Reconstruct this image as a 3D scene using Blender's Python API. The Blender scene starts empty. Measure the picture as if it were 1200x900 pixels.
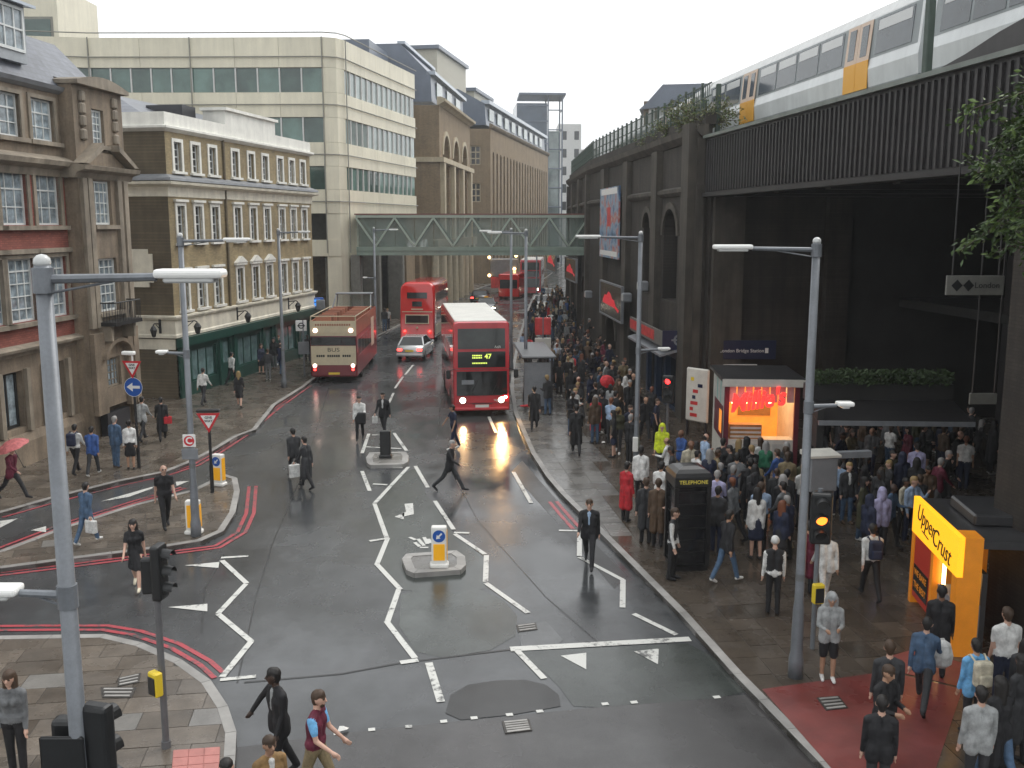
import bpy, bmesh, math, random
import numpy as np
from mathutils import Vector, Matrix
random.seed(7)
R = math.radians
SC = bpy.context.scene
COL = SC.collection

# ------------------------------------------------------------------ camera, sky, sun, exposure
CAM_H, FOC, PITCH = 8.5, 1150.0, R(9.28)
cam = bpy.data.cameras.new('camera')
cam.sensor_width = 36.0
cam.lens = FOC / 1200.0 * 36.0
cam.clip_start = 0.1
cam.clip_end = 6000.0
cam_o = bpy.data.objects.new('camera', cam)
COL.objects.link(cam_o)
cam_o.location = (0, 0, CAM_H)
cam_o.rotation_euler = (R(90) - PITCH, 0, 0)
SC.camera = cam_o

SUN_EL, SUN_AZ = R(50), R(48)          # azimuth measured clockwise from +Y
world = bpy.data.worlds.new('World')
SC.world = world
world.use_nodes = True
wn = world.node_tree
wn.nodes.clear()
wo = wn.nodes.new('ShaderNodeOutputWorld')
wb = wn.nodes.new('ShaderNodeBackground')
ws = wn.nodes.new('ShaderNodeTexSky')
ws.sky_type = 'NISHITA'
ws.sun_disc = False
ws.sun_elevation = SUN_EL
ws.sun_rotation = SUN_AZ
ws.dust_density = 6.0
ws.air_density = 1.0
ws.ozone_density = 1.0
wh = wn.nodes.new('ShaderNodeHueSaturation')
wh.inputs['Saturation'].default_value = 0.10
wg = wn.nodes.new('ShaderNodeMix')
wg.data_type = 'RGBA'
wg.inputs[0].default_value = 0.62       # an even cloud layer over the sky
wg.inputs[7].default_value = (14.0, 14.3, 14.5, 1)
wn.links.new(ws.outputs[0], wh.inputs['Color'])
wn.links.new(wh.outputs[0], wg.inputs[6])
wn.links.new(wg.outputs[2], wb.inputs['Color'])
wb.inputs['Strength'].default_value = 0.105
wn.links.new(wb.outputs[0], wo.inputs['Surface'])

sun = bpy.data.lights.new('sun', 'SUN')
sun.energy = 0.95
sun.angle = R(30)
sun.color = (1.0, 0.96, 0.9)
sun_o = bpy.data.objects.new('sun', sun)
COL.objects.link(sun_o)
sd = Vector((math.sin(SUN_AZ) * math.cos(SUN_EL), math.cos(SUN_AZ) * math.cos(SUN_EL), math.sin(SUN_EL)))
sun_o.rotation_euler = sd.to_track_quat('Z', 'Y').to_euler()
sun_o.location = sd * 60

SC.view_settings.view_transform = 'Standard'
SC.view_settings.look = 'None'
SC.view_settings.gamma = 1.0
SC.view_settings.use_curve_mapping = False
SC.view_settings.exposure = 0.28

# ------------------------------------------------------------------ ground positions taken from image pixels
_c, _s = math.cos(PITCH), math.sin(PITCH)
def G(px, py, z=0.0):
    """ground point (at height z) of a image pixel"""
    u, v = (px - 600) / FOC, -(py - 450) / FOC
    d = (u, _c + v * _s, -_s + v * _c)
    t = (z - CAM_H) / d[2]
    return (d[0] * t, d[1] * t)
KERB = 0.12

# ------------------------------------------------------------------ object helpers
def new_empty(name, loc=(0, 0, 0), rz=0.0, label=None, cat=None, group=None):
    o = bpy.data.objects.new(name, None)
    COL.objects.link(o)
    o.empty_display_size = 0.2
    o.location = loc
    o.rotation_euler = (0, 0, rz)
    if label: tag(o, label, cat, group)
    return o

def tag(o, label, cat, group=None):
    o['label'] = label
    o['category'] = cat
    if group: o['group'] = group
    return o

def kind(o, k):
    o['kind'] = k
    return o

def obj(name, mesh, parent=None, loc=(0, 0, 0), rot=(0, 0, 0), scale=None):
    o = bpy.data.objects.new(name, mesh)
    COL.objects.link(o)
    o.location = loc
    o.rotation_euler = rot
    if scale: o.scale = scale
    if parent is not None: o.parent = parent
    return o

def copy_tree(o, parent=None):
    c = o.copy()
    COL.objects.link(c)
    c.parent = parent
    for ch in list(o.children):
        copy_tree(ch, c)
    return c

class MB:
    """collects shapes into one mesh"""
    def __init__(s):
        s.v, s.f = [], []
    def add(s, vs, fs):
        b = len(s.v)
        s.v.extend(vs)
        s.f.extend([tuple(i + b for i in f) for f in fs])
        return s
    def box(s, x0, x1, y0, y1, z0, z1):
        return s.add([(x0, y0, z0), (x1, y0, z0), (x1, y1, z0), (x0, y1, z0), (x0, y0, z1), (x1, y0, z1), (x1, y1, z1), (x0, y1, z1)],
                     [(0, 3, 2, 1), (4, 5, 6, 7), (0, 1, 5, 4), (1, 2, 6, 5), (2, 3, 7, 6), (3, 0, 4, 7)])
    def obox(s, a, b, w, h):
        """a bar from a to b, w wide, h high"""
        a, b = Vector(a), Vector(b)
        d = (b - a).normalized()
        up = Vector((0, 0, 1)) if abs(d.z) < 0.95 else Vector((1, 0, 0))
        sx = d.cross(up).normalized() * (w / 2)
        sz = sx.cross(d).normalized() * (h / 2)
        vs = []
        for p in (a, b):
            for i, j in ((-1, -1), (1, -1), (1, 1), (-1, 1)):
                vs.append(tuple(p + sx * i + sz * j))
        return s.add(vs, [(3, 2, 1, 0), (4, 5, 6, 7), (0, 1, 5, 4), (1, 2, 6, 5), (2, 3, 7, 6), (3, 0, 4, 7)])
    def prism(s, poly, z0, z1):
        n = len(poly)
        ar = sum(poly[i][0] * poly[(i + 1) % n][1] - poly[(i + 1) % n][0] * poly[i][1] for i in range(n))
        if ar < 0: poly = poly[::-1]
        vs = [(p[0], p[1], z0) for p in poly] + [(p[0], p[1], z1) for p in poly]
        fs = [tuple(range(n, 2 * n)), tuple(range(n - 1, -1, -1))]
        fs += [(i, (i + 1) % n, n + (i + 1) % n, n + i) for i in range(n)]
        return s.add(vs, fs)
    def vprism(s, poly, y0, y1):
        """polygon in (x, z), swept from y0 (front) to y1"""
        n = len(poly)
        ar = sum(poly[i][0] * poly[(i + 1) % n][1] - poly[(i + 1) % n][0] * poly[i][1] for i in range(n))
        if ar < 0: poly = poly[::-1]
        vs = [(p[0], y0, p[1]) for p in poly] + [(p[0], y1, p[1]) for p in poly]
        fs = [tuple(range(n)), tuple(range(2 * n - 1, n - 1, -1))]
        fs += [(i, n + i, n + (i + 1) % n, (i + 1) % n) for i in range(n)]
        return s.add(vs, fs)
    def xprism(s, poly, x0, x1):
        """polygon in (y, z), swept from x0 to x1"""
        n = len(poly)
        ar = sum(poly[i][0] * poly[(i + 1) % n][1] - poly[(i + 1) % n][0] * poly[i][1] for i in range(n))
        if ar < 0: poly = poly[::-1]
        vs = [(x0, p[0], p[1]) for p in poly] + [(x1, p[0], p[1]) for p in poly]
        fs = [tuple(range(n - 1, -1, -1)), tuple(range(n, 2 * n))]
        fs += [(i, (i + 1) % n, n + (i + 1) % n, n + i) for i in range(n)]
        return s.add(vs, fs)
    def tube(s, a, b, r0, r1=None, n=10, cap=True):
        r1 = r0 if r1 is None else r1
        a, b = Vector(a), Vector(b)
        d = (b - a).normalized()
        up = Vector((0, 0, 1)) if abs(d.z) < 0.95 else Vector((1, 0, 0))
        x = d.cross(up).normalized()
        y = d.cross(x)
        vs = []
        for p, r in ((a, r0), (b, r1)):
            for i in range(n):
                t = 2 * math.pi * i / n
                vs.append(tuple(p + x * (r * math.cos(t)) + y * (r * math.sin(t))))
        fs = [(i, n + i, n + (i + 1) % n, (i + 1) % n) for i in range(n)]
        if cap: fs += [tuple(range(n)), tuple(range(2 * n - 1, n - 1, -1))]
        return s.add(vs, fs)
    def path(s, pts, r, n=8, r1=None):
        m = len(pts) - 1
        for i in range(m):
            ra = r if r1 is None else r + (r1 - r) * i / m
            rb = r if r1 is None else r + (r1 - r) * (i + 1) / m
            s.tube(pts[i], pts[i + 1], ra, rb, n)
        return s
    def lathe(s, prof, n=16, c=(0, 0, 0)):
        vs, fs = [], []
        k = len(prof)
        for i in range(n):
            t = 2 * math.pi * i / n
            for r, z in prof:
                vs.append((c[0] + r * math.cos(t), c[1] + r * math.sin(t), c[2] + z))
        for i in range(n):
            j = (i + 1) % n
            for q in range(k - 1):
                fs.append((i * k + q, j * k + q, j * k + q + 1, i * k + q + 1))
        fs.append(tuple(i * k for i in range(n - 1, -1, -1)))
        fs.append(tuple(i * k + k - 1 for i in range(n)))
        return s.add(vs, fs)
    def disc(s, c, r, y, n=24):
        """flat disc facing -y"""
        return s.add([(c[0] + r * math.cos(2 * math.pi * i / n), y, c[1] + r * math.sin(2 * math.pi * i / n)) for i in range(n)], [tuple(range(n))])
    def rbox(s, x0, x1, y0, y1, z0, z1, r=0.05, seg=2):
        bm = bmesh.new()
        bmesh.ops.create_cube(bm, size=1.0)
        for v in bm.verts:
            v.co = ((x0 + x1) / 2 + v.co.x * (x1 - x0), (y0 + y1) / 2 + v.co.y * (y1 - y0), (z0 + z1) / 2 + v.co.z * (z1 - z0))
        bmesh.ops.bevel(bm, geom=bm.edges[:], offset=r, segments=seg, profile=0.5, affect='EDGES')
        bm.verts.index_update()
        s.add([tuple(v.co) for v in bm.verts], [tuple(v.index for v in f.verts) for f in bm.faces])
        bm.free()
        return s
    def quad(s, a, b, c, d):
        return s.add([a, b, c, d], [(0, 1, 2, 3)])
    def wall(s, x0, x1, z0, z1, ops=(), y=0.0, dep=0.25):
        """wall face at y looking to -y, with rectangular openings and their reveals"""
        xs = sorted({x0, x1, *[o[0] for o in ops], *[o[1] for o in ops]})
        zs = sorted({z0, z1, *[o[2] for o in ops], *[o[3] for o in ops]})
        for i in range(len(xs) - 1):
            for j in range(len(zs) - 1):
                cx, cz = (xs[i] + xs[i + 1]) / 2, (zs[j] + zs[j + 1]) / 2
                if any(o[0] < cx < o[1] and o[2] < cz < o[3] for o in ops): continue
                s.quad((xs[i], y, zs[j]), (xs[i + 1], y, zs[j]), (xs[i + 1], y, zs[j + 1]), (xs[i], y, zs[j + 1]))
        for a, b, c, d in ops:
            q = y + dep
            s.quad((a, y, c), (a, y, d), (a, q, d), (a, q, c))
            s.quad((b, y, d), (b, y, c), (b, q, c), (b, q, d))
            s.quad((a, y, d), (b, y, d), (b, q, d), (a, q, d))
            s.quad((b, y, c), (a, y, c), (a, q, c), (b, q, c))
        return s
    def mesh(s, name, m, smooth=False):
        me = bpy.data.meshes.new(name)
        me.from_pydata(s.v, [], s.f)
        me.update()
        if m is not None: me.materials.append(m)
        if smooth:
            me.polygons.foreach_set('use_smooth', [True] * len(me.polygons))
        return me
    def build(s, name, m, parent=None, smooth=False, loc=(0, 0, 0), rot=(0, 0, 0)):
        return obj(name, s.mesh(name, m, smooth), parent, loc, rot)

def text_part(name, txt, size, m, parent, loc, rot, ext=0.004, shear=0.0, align='CENTER', sx=1.0, bold=0.0):
    cu = bpy.data.curves.new(name, 'FONT')
    cu.body = txt
    cu.size = size
    cu.extrude = ext
    cu.shear = shear
    cu.offset = bold
    cu.resolution_u = 3
    cu.align_x = align
    cu.align_y = 'CENTER'
    t = bpy.data.objects.new(name + '_tmp', cu)
    COL.objects.link(t)
    dg = bpy.context.evaluated_depsgraph_get()
    me = bpy.data.meshes.new_from_object(t.evaluated_get(dg))
    bpy.data.objects.remove(t)
    bpy.data.curves.remove(cu)
    me.materials.clear()
    me.materials.append(m)
    return obj(name, me, parent, loc, rot, (sx, 1, 1))

# ------------------------------------------------------------------ materials
MATS = {}
def mat(name, col=(0.5, 0.5, 0.5), rough=0.6, metal=0.0, spec=0.5, var=0.0, vs=3.0, rnd=0.0, bump=0.0, bs=40.0,
        streak=0.0, emit=None, es=0.0, alpha=None, coat=0.0, rvar=0.0, trans=0.0, fine=0.0, grid=None):
    m = bpy.data.materials.new(name)
    MATS[name] = m
    m.use_nodes = True
    nt = m.node_tree
    N, L = nt.nodes, nt.links
    p = N['Principled BSDF']
    p.inputs['Roughness'].default_value = rough
    p.inputs['Metallic'].default_value = metal
    p.inputs['Specular IOR Level'].default_value = spec
    p.inputs['Coat Weight'].default_value = coat
    p.inputs['Coat Roughness'].default_value = 0.08
    p.inputs['Transmission Weight'].default_value = trans
    if emit:
        p.inputs['Emission Color'].default_value = (*emit, 1)
        p.inputs['Emission Strength'].default_value = es
    if alpha is not None:
        p.inputs['Alpha'].default_value = alpha
    p.inputs['Base Color'].default_value = (*col, 1)
    tc = N.new('ShaderNodeTexCoord')
    out = None
    def mul(a, facsock, lo, hi, frm=0.3, to=0.7):
        mr = N.new('ShaderNodeMapRange')
        mr.inputs[1].default_value, mr.inputs[2].default_value = frm, to
        mr.inputs[3].default_value, mr.inputs[4].default_value = lo, hi
        L.new(facsock, mr.inputs[0])
        mx = N.new('ShaderNodeMix')
        mx.data_type = 'RGBA'
        mx.blend_type = 'MULTIPLY'
        mx.inputs[0].default_value = 1.0
        if a is None: mx.inputs[6].default_value = (*col, 1)
        else: L.new(a, mx.inputs[6])
        L.new(mr.outputs[0], mx.inputs[7])
        return mx.outputs[2]
    def noise(scale, detail=5.0, mapscale=None):
        n = N.new('ShaderNodeTexNoise')
        n.inputs['Scale'].default_value = scale
        n.inputs['Detail'].default_value = detail
        n.inputs['Roughness'].default_value = 0.62
        if mapscale:
            mp = N.new('ShaderNodeMapping')
            mp.inputs['Scale'].default_value = mapscale
            L.new(tc.outputs['Object'], mp.inputs[0])
            L.new(mp.outputs[0], n.inputs['Vector'])
        else:
            L.new(tc.outputs['Object'], n.inputs['Vector'])
        return n.outputs['Fac']
    if var: out = mul(out, noise(vs), 1 - var, 1 + var)
    if fine: out = mul(out, noise(vs * 14, 3), 1 - fine, 1 + fine)
    if streak: out = mul(out, noise(1.0, 4, (2.2, 2.2, 0.22)), 1 - streak, 1 + streak * 0.5)
    if grid:   # brick courses too small to build: (brick width, row height, mortar brightness)
        br = N.new('ShaderNodeTexBrick')
        br.inputs['Color1'].default_value = (0.8, 0.8, 0.8, 1)
        br.inputs['Color2'].default_value = (1.12, 1.12, 1.12, 1)
        br.inputs['Mortar'].default_value = (grid[2],) * 3 + (1,)
        br.inputs['Scale'].default_value = 1.0
        br.inputs['Brick Width'].default_value = grid[0]
        br.inputs['Row Height'].default_value = grid[1]
        br.inputs['Mortar Size'].default_value = 0.012
        mp = N.new('ShaderNodeMapping')
        mp.inputs['Rotation'].default_value = (R(90), 0, 0)
        L.new(tc.outputs['Object'], mp.inputs[0])
        L.new(mp.outputs[0], br.inputs['Vector'])
        mx = N.new('ShaderNodeMix')
        mx.data_type = 'RGBA'
        mx.blend_type = 'MULTIPLY'
        mx.inputs[0].default_value = 1.0
        if out is None: mx.inputs[6].default_value = (*col, 1)
        else: L.new(out, mx.inputs[6])
        L.new(br.outputs['Color'], mx.inputs[7])
        out = mx.outputs[2]
    if rnd:
        oi = N.new('ShaderNodeObjectInfo')
        out = mul(out, oi.outputs['Random'], 1 - rnd, 1 + rnd, 0, 1)
    if out is not None: L.new(out, p.inputs['Base Color'])
    if rvar:
        mr = N.new('ShaderNodeMapRange')
        mr.inputs[1].default_value, mr.inputs[2].default_value = 0.35, 0.65
        mr.inputs[3].default_value, mr.inputs[4].default_value = max(0.04, rough - rvar), min(1, rough + rvar)
        L.new(noise(vs * 0.7, 4), mr.inputs[0])
        L.new(mr.outputs[0], p.inputs['Roughness'])
    if bump:
        b = N.new('ShaderNodeBump')
        b.inputs['Strength'].default_value = bump
        b.inputs['Distance'].default_value = 0.02
        L.new(noise(bs, 4), b.inputs['Height'])
        L.new(b.outputs[0], p.inputs['Normal'])
    return m

M = MATS
mat('asphalt_far', (0.055, 0.055, 0.055), 0.6, var=0.2, vs=0.3)
mat('kerb_stone', (0.30, 0.29, 0.275), 0.42, var=0.25, vs=1.5, rnd=0.12, bump=0.1, bs=30)
mat('slab', (0.112, 0.094, 0.076), 0.27, var=0.28, vs=1.6, rnd=0.24, bump=0.12, bs=25, rvar=0.14, fine=0.12)
mat('slab_grey', (0.165, 0.157, 0.145), 0.26, var=0.22, vs=1.2, rnd=0.18, bump=0.1, bs=25, rvar=0.16, fine=0.1)
mat('slab_bed', (0.075, 0.066, 0.056), 0.5, var=0.2, vs=2)
mat('slab_wet', (0.075, 0.061, 0.048), 0.2, var=0.28, vs=1.2, rnd=0.22, bump=0.08, bs=25, rvar=0.15, fine=0.1)
mat('tactile', (0.42, 0.17, 0.15), 0.5, var=0.15, vs=4, rnd=0.1)
mat('red_paving', (0.19, 0.045, 0.04), 0.38, var=0.3, vs=1.0, rvar=0.15, bump=0.1, bs=40, rnd=0.08)
mat('cover_iron', (0.06, 0.055, 0.05), 0.45, metal=0.4, var=0.3, vs=6)
mat('steel_grey', (0.20, 0.215, 0.235), 0.42, metal=0.25, var=0.16, vs=2, streak=0.28, fine=0.08)
mat('steel_dark', (0.04, 0.04, 0.045), 0.45, metal=0.2)
mat('lamp_white', (0.88, 0.88, 0.85), 0.3, var=0.04)
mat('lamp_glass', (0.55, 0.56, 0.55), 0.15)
mat('black_plastic', (0.014, 0.015, 0.016), 0.4, var=0.2, vs=6)
mat('black_gloss', (0.012, 0.012, 0.014), 0.12)
mat('yellow_paint', (0.85, 0.42, 0.015), 0.4, emit=(1.0, 0.45, 0.02), es=0.12)
mat('yellow_box', (0.75, 0.55, 0.03), 0.45)
mat('white_plastic', (0.78, 0.77, 0.73), 0.4, var=0.06, vs=5)
mat('sign_blue', (0.015, 0.09, 0.38), 0.35)
mat('sign_red', (0.55, 0.02, 0.03), 0.4)
mat('sign_white', (0.78, 0.78, 0.76), 0.4)
mat('sign_back', (0.16, 0.165, 0.17), 0.5, metal=0.3)
mat('glass_dark', (0.018, 0.021, 0.023), 0.06, spec=0.6)
# ------------------------------------------------------------------ wet asphalt
def asphalt(name, base, rlo, rhi, seed):
    m = bpy.data.materials.new(name)
    M[name] = m
    m.use_nodes = True
    N, L = m.node_tree.nodes, m.node_tree.links
    p = N['Principled BSDF']
    tc = N.new('ShaderNodeTexCoord')
    def nz(scale, det, ms=(1, 1, 1), off=0):
        mp = N.new('ShaderNodeMapping')
        mp.inputs['Scale'].default_value = ms
        mp.inputs['Location'].default_value = (seed + off, seed * 1.7, 0)
        L.new(tc.outputs['Object'], mp.inputs[0])
        n = N.new('ShaderNodeTexNoise')
        n.inputs['Scale'].default_value = scale
        n.inputs['Detail'].default_value = det
        n.inputs['Roughness'].default_value = 0.6
        L.new(mp.outputs[0], n.inputs['Vector'])
        return n.outputs['Fac']
    def mrange(s, a, b, c, d):
        r = N.new('ShaderNodeMapRange')
        r.inputs[1].default_value, r.inputs[2].default_value, r.inputs[3].default_value, r.inputs[4].default_value = a, b, c, d
        L.new(s, r.inputs[0])
        return r.outputs[0]
    def mult(a, b):
        r = N.new('ShaderNodeMath')
        r.operation = 'MULTIPLY'
        L.new(a, r.inputs[0]); L.new(b, r.inputs[1])
        return r.outputs[0]
    large = nz(0.22, 5)
    tracks = nz(1.0, 3, (0.55, 0.05, 1), 5)       # worn wheel tracks along the street
    mid = nz(1.6, 6, off=3)
    fine = nz(90, 2)
    v = mult(mult(mrange(large, 0.35, 0.65, 0.72, 1.25), mrange(mid, 0.3, 0.7, 0.82, 1.18)), mult(mrange(fine, 0.3, 0.7, 0.75, 1.25), mrange(tracks, 0.35, 0.65, 0.88, 1.12)))
    mx = N.new('ShaderNodeMix')
    mx.data_type = 'RGBA'
    mx.blend_type = 'MULTIPLY'
    mx.inputs[0].default_value = 1
    mx.inputs[6].default_value = (*base, 1)
    L.new(v, mx.inputs[7])
    L.new(mx.outputs[2], p.inputs['Base Color'])
    wet = nz(0.38, 5, (1, 0.55, 1), 11)
    L.new(mrange(wet, 0.38, 0.62, rlo, rhi), p.inputs['Roughness'])
    b = N.new('ShaderNodeBump')
    b.inputs['Distance'].default_value = 0.008
    L.new(mrange(wet, 0.40, 0.60, 0.04, 0.2), b.inputs['Strength'])
    L.new(nz(55, 3), b.inputs['Height'])
    L.new(b.outputs[0], p.inputs['Normal'])
    p.inputs['Specular IOR Level'].default_value = 0.5
asphalt('asphalt', (0.056, 0.059, 0.062), 0.10, 0.34, 0)
asphalt('asphalt_new', (0.026, 0.027, 0.028), 0.22, 0.42, 9)
asphalt('asphalt_pale', (0.078, 0.081, 0.083), 0.12, 0.32, 4)
asphalt('asphalt_green', (0.048, 0.055, 0.051), 0.14, 0.36, 21)
asphalt('asphalt_brown', (0.050, 0.048, 0.048), 0.16, 0.36, 31)

def worn_paint(name, col, wear):
    m = bpy.data.materials.new(name)
    M[name] = m
    m.use_nodes = True
    N, L = m.node_tree.nodes, m.node_tree.links
    p = N['Principled BSDF']
    tc = N.new('ShaderNodeTexCoord')
    def nz(s, d):
        n = N.new('ShaderNodeTexNoise')
        n.inputs['Scale'].default_value = s
        n.inputs['Detail'].default_value = d
        n.inputs['Roughness'].default_value = 0.7
        L.new(tc.outputs['Object'], n.inputs['Vector'])
        return n.outputs['Fac']
    a, b = nz(9, 8), nz(1.1, 3)
    ad = N.new('ShaderNodeMath'); ad.operation = 'ADD'
    L.new(a, ad.inputs[0]); L.new(b, ad.inputs[1])
    mr = N.new('ShaderNodeMapRange')
    mr.inputs[1].default_value, mr.inputs[2].default_value = wear, wear + 0.16
    L.new(ad.outputs[0], mr.inputs[0])
    mx = N.new('ShaderNodeMix'); mx.data_type = 'RGBA'
    mx.inputs[6].default_value = (*col, 1)
    mx.inputs[7].default_value = (0.075, 0.075, 0.075, 1)
    L.new(mr.outputs[0], mx.inputs[0])
    L.new(mx.outputs[2], p.inputs['Base Color'])
    p.inputs['Roughness'].default_value = 0.36
worn_paint('paint_white', (0.60, 0.60, 0.565), 1.05)
worn_paint('paint_red', (0.40, 0.06, 0.075), 0.99)

def sheet(name, poly, z, m):
    me = bpy.data.meshes.new(name)
    n = len(poly)
    ar = sum(poly[i][0] * poly[(i + 1) % n][1] - poly[(i + 1) % n][0] * poly[i][1] for i in range(n))
    if ar < 0: poly = poly[::-1]
    me.from_pydata([(p[0], p[1], z) for p in poly], [], [tuple(range(n))])
    me.materials.append(m)
    return obj(name, me)

kind(sheet('ground', [(-2500, -600), (2500, -600), (2500, 4000), (-2500, 4000)], -0.03, M['asphalt_far']), 'structure')
kind(sheet('road', [(-90, -12), (60, -12), (60, 330), (-90, 330)], 0.0, M['asphalt']), 'structure')

def pxs(L, z=0.0): return [G(x, y, z) for x, y in L]
# resurfaced patches lie a few millimetres proud of the old surface
def patch(L, m, z=0.004, nm='road_patch'):
    kind(sheet(nm, pxs(L), z, M[m]), 'structure')
patch([(-60, 1120), (1010, 1120), (985, 912), (962, 845), (905, 812), (720, 826), (690, 830), (560, 843), (395, 860), (250, 880), (0, 1000)], 'asphalt_brown')
patch([(603, 764), (806, 754), (898, 806), (835, 819), (700, 829), (672, 828), (655, 805), (640, 790)], 'asphalt_green', 0.005)
patch([(522, 836), (528, 815), (548, 803), (580, 798), (615, 797), (640, 803), (655, 815), (657, 828), (600, 838), (540, 844)], 'asphalt_new', 0.009)
patch([(470, 697), (500, 688), (560, 690), (590, 703), (606, 722), (604, 745), (575, 762), (520, 771), (488, 764), (468, 735)], 'asphalt_green', 0.004)
patch([(487, 548), (500, 580), (534, 628), (570, 655), (568, 690), (540, 695), (470, 692), (444, 660), (455, 631), (441, 592), (470, 556)], 'asphalt_green', 0.0042)
patch([(606, 735), (640, 728), (660, 750), (645, 762), (612, 762)], 'asphalt_pale', 0.004)
patch([(599, 553), (612, 540), (640, 572), (700, 640), (735, 675), (720, 690), (655, 615)], 'asphalt_new', 0.004)
patch([(375, 452), (428, 446), (440, 410), (395, 412), (372, 440)], 'asphalt_brown', 0.004)

# tarred joints between old and new surfacing
def seam(L, w=0.03):
    W = pxs(L)
    mb = MB()
    for i in range(len(W) - 1):
        a, b = Vector(W[i]), Vector(W[i + 1])
        d = (b - a).normalized()
        n = Vector((-d.y, d.x)) * (w / 2)
        mb.quad((*(a - n), 0.0065 + 0.0004 * (i % 2)), (*(b + d * w / 2 - n), 0.0065 + 0.0004 * (i % 2)), (*(b + d * w / 2 + n), 0.0065 + 0.0004 * (i % 2)), (*(a + n), 0.0065 + 0.0004 * (i % 2)))
    kind(mb.build('tar_seam', M['asphalt_new']), 'structure')
seam([(385, 455), (372, 500), (352, 560), (318, 640), (300, 700), (278, 800)])
seam([(236, 742), (240, 690), (262, 650)], 0.05)
seam([(520, 430), (512, 520), (560, 610), (640, 700), (700, 752)])
seam([(286, 800), (400, 790), (470, 777), (560, 766), (603, 761)], 0.06)
# ------------------------------------------------------------------ pavements with kerbs and slabs
def offset_in(poly, d):
    n = len(poly)
    ar = sum(poly[i][0] * poly[(i + 1) % n][1] - poly[(i + 1) % n][0] * poly[i][1] for i in range(n))
    if ar < 0: poly = poly[::-1]
    out = []
    for i in range(n):
        a, b, c = Vector(poly[i - 1]), Vector(poly[i]), Vector(poly[(i + 1) % n])
        n1 = Vector((-(b - a).y, (b - a).x)).normalized()
        n2 = Vector((-(c - b).y, (c - b).x)).normalized()
        k = (n1 + n2)
        k = k / max(0.35, k.dot(n1)) if k.length > 1e-6 else n1
        out.append(tuple(b + k * d))
    return out

def clip_cell(poly, x0, x1, y0, y1):
    def cut(P, f, inter):
        o = []
        for i in range(len(P)):
            a, b = P[i - 1], P[i]
            fa, fb = f(a), f(b)
            if fb >= 0:
                if fa < 0: o.append(inter(a, b, fa, fb))
                o.append(b)
            elif fa >= 0: o.append(inter(a, b, fa, fb))
        return o
    it = lambda a, b, fa, fb: (a[0] + (b[0] - a[0]) * fa / (fa - fb), a[1] + (b[1] - a[1]) * fa / (fa - fb))
    for f in (lambda p: p[0] - x0, lambda p: x1 - p[0], lambda p: p[1] - y0, lambda p: y1 - p[1]):
        poly = cut(poly, f, it)
        if len(poly) < 3: return []
    return poly

def poly_area(P): return abs(sum(P[i][0] * P[(i + 1) % len(P)][1] - P[(i + 1) % len(P)][0] * P[i][1] for i in range(len(P)))) / 2

def pavement(name, poly, m_slab, sw, sd_, ang, near_y, kerb_edges, odd=(), pick=None):
    """raised pavement: bed, slabs laid in courses (near ones each its own piece), kerb stones along kerb_edges"""
    bed = MB().prism(poly, -0.02, KERB - 0.012).build(name, M['slab_bed'])
    kind(bed, 'structure')
    inner = offset_in(poly, 0.18)
    ca, sa = math.cos(-ang), math.sin(-ang)
    rot = [(p[0] * ca - p[1] * sa, p[0] * sa + p[1] * ca) for p in inner]
    xs, ys = [p[0] for p in rot], [p[1] for p in rot]
    cells = []
    ny = int((max(ys) - min(ys)) / sd_) + 1
    nx = int((max(xs) - min(xs)) / sw) + 2
    rg = random.Random(hash(name) % 100)
    rg = random.Random(len(name))
    y = min(ys)
    while y < max(ys):
        x = min(xs) - rg.random() * sw
        while x < max(xs):
            w = sw * rg.choice((0.8, 1.0, 1.0, 1.25))
            c = clip_cell(rot, x + 0.008, x + w - 0.008, y + 0.008, y + sd_ - 0.008)
            if len(c) >= 3 and poly_area(c) > 0.02:
                cw = [(p[0] * ca + p[1] * sa, -p[0] * sa + p[1] * ca) for p in c]
                cells.append(cw)
            x += w
        y += sd_
    def vis(c):
        mx_, my_ = sum(p[0] for p in c) / len(c), sum(p[1] for p in c) / len(c)
        return my_ > 9 and abs(mx_) < my_ * 0.54 + 0.5
    cells = [c for c in cells if sum(p[1] for p in c) / len(c) > 8.5]
    cells.sort(key=lambda c: (not vis(c), sum(p[1] for p in c) / len(c)))
    rest = {}
    nn = 0
    for c in cells:
        yy = sum(p[1] for p in c) / len(c)
        dz = rg.uniform(-0.004, 0.003)
        if vis(c) and yy < near_y and nn < 290:
            nn += 1
            mm = pick(c) if pick else (m_slab if rg.random() > 0.1 or not odd else rg.choice(odd))
            MB().prism(c, KERB - 0.03, KERB + dz).build('slab', M[mm], bed)
        else:
            mm = pick(c) if pick else m_slab
            rest.setdefault(mm, MB()).prism(c, KERB - 0.03, KERB + dz)
    for mm in rest:
        kind(rest[mm].build('far_slabs', M[mm], bed), 'stuff')
    # kerb stones
    for i in kerb_edges:
        a, b = Vector(poly[i]), Vector(poly[(i + 1) % len(poly)])
        cen = Vector((sum(p[0] for p in poly) / len(poly), sum(p[1] for p in poly) / len(poly)))
        d = (b - a)
        ln = d.length
        d.normalize()
        nrm = Vector((-d.y, d.x))
        ia, ib = Vector(inner_at(poly, inner, i)), Vector(inner_at(poly, inner, i + 1))
        k = max(1, round(ln / (0.92 if a.y < 60 else 6)))
        for q in range(k):
            t0, t1 = q / k + 0.006 / ln, (q + 1) / k - 0.006 / ln
            P = [a.lerp(b, t0), a.lerp(b, t1), ia.lerp(ib, t1), ia.lerp(ib, t0)]
            MB().prism([tuple(v) for v in P], -0.01, KERB + 0.004).build('kerb_stone', M['kerb_stone'], bed)
    return bed

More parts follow.
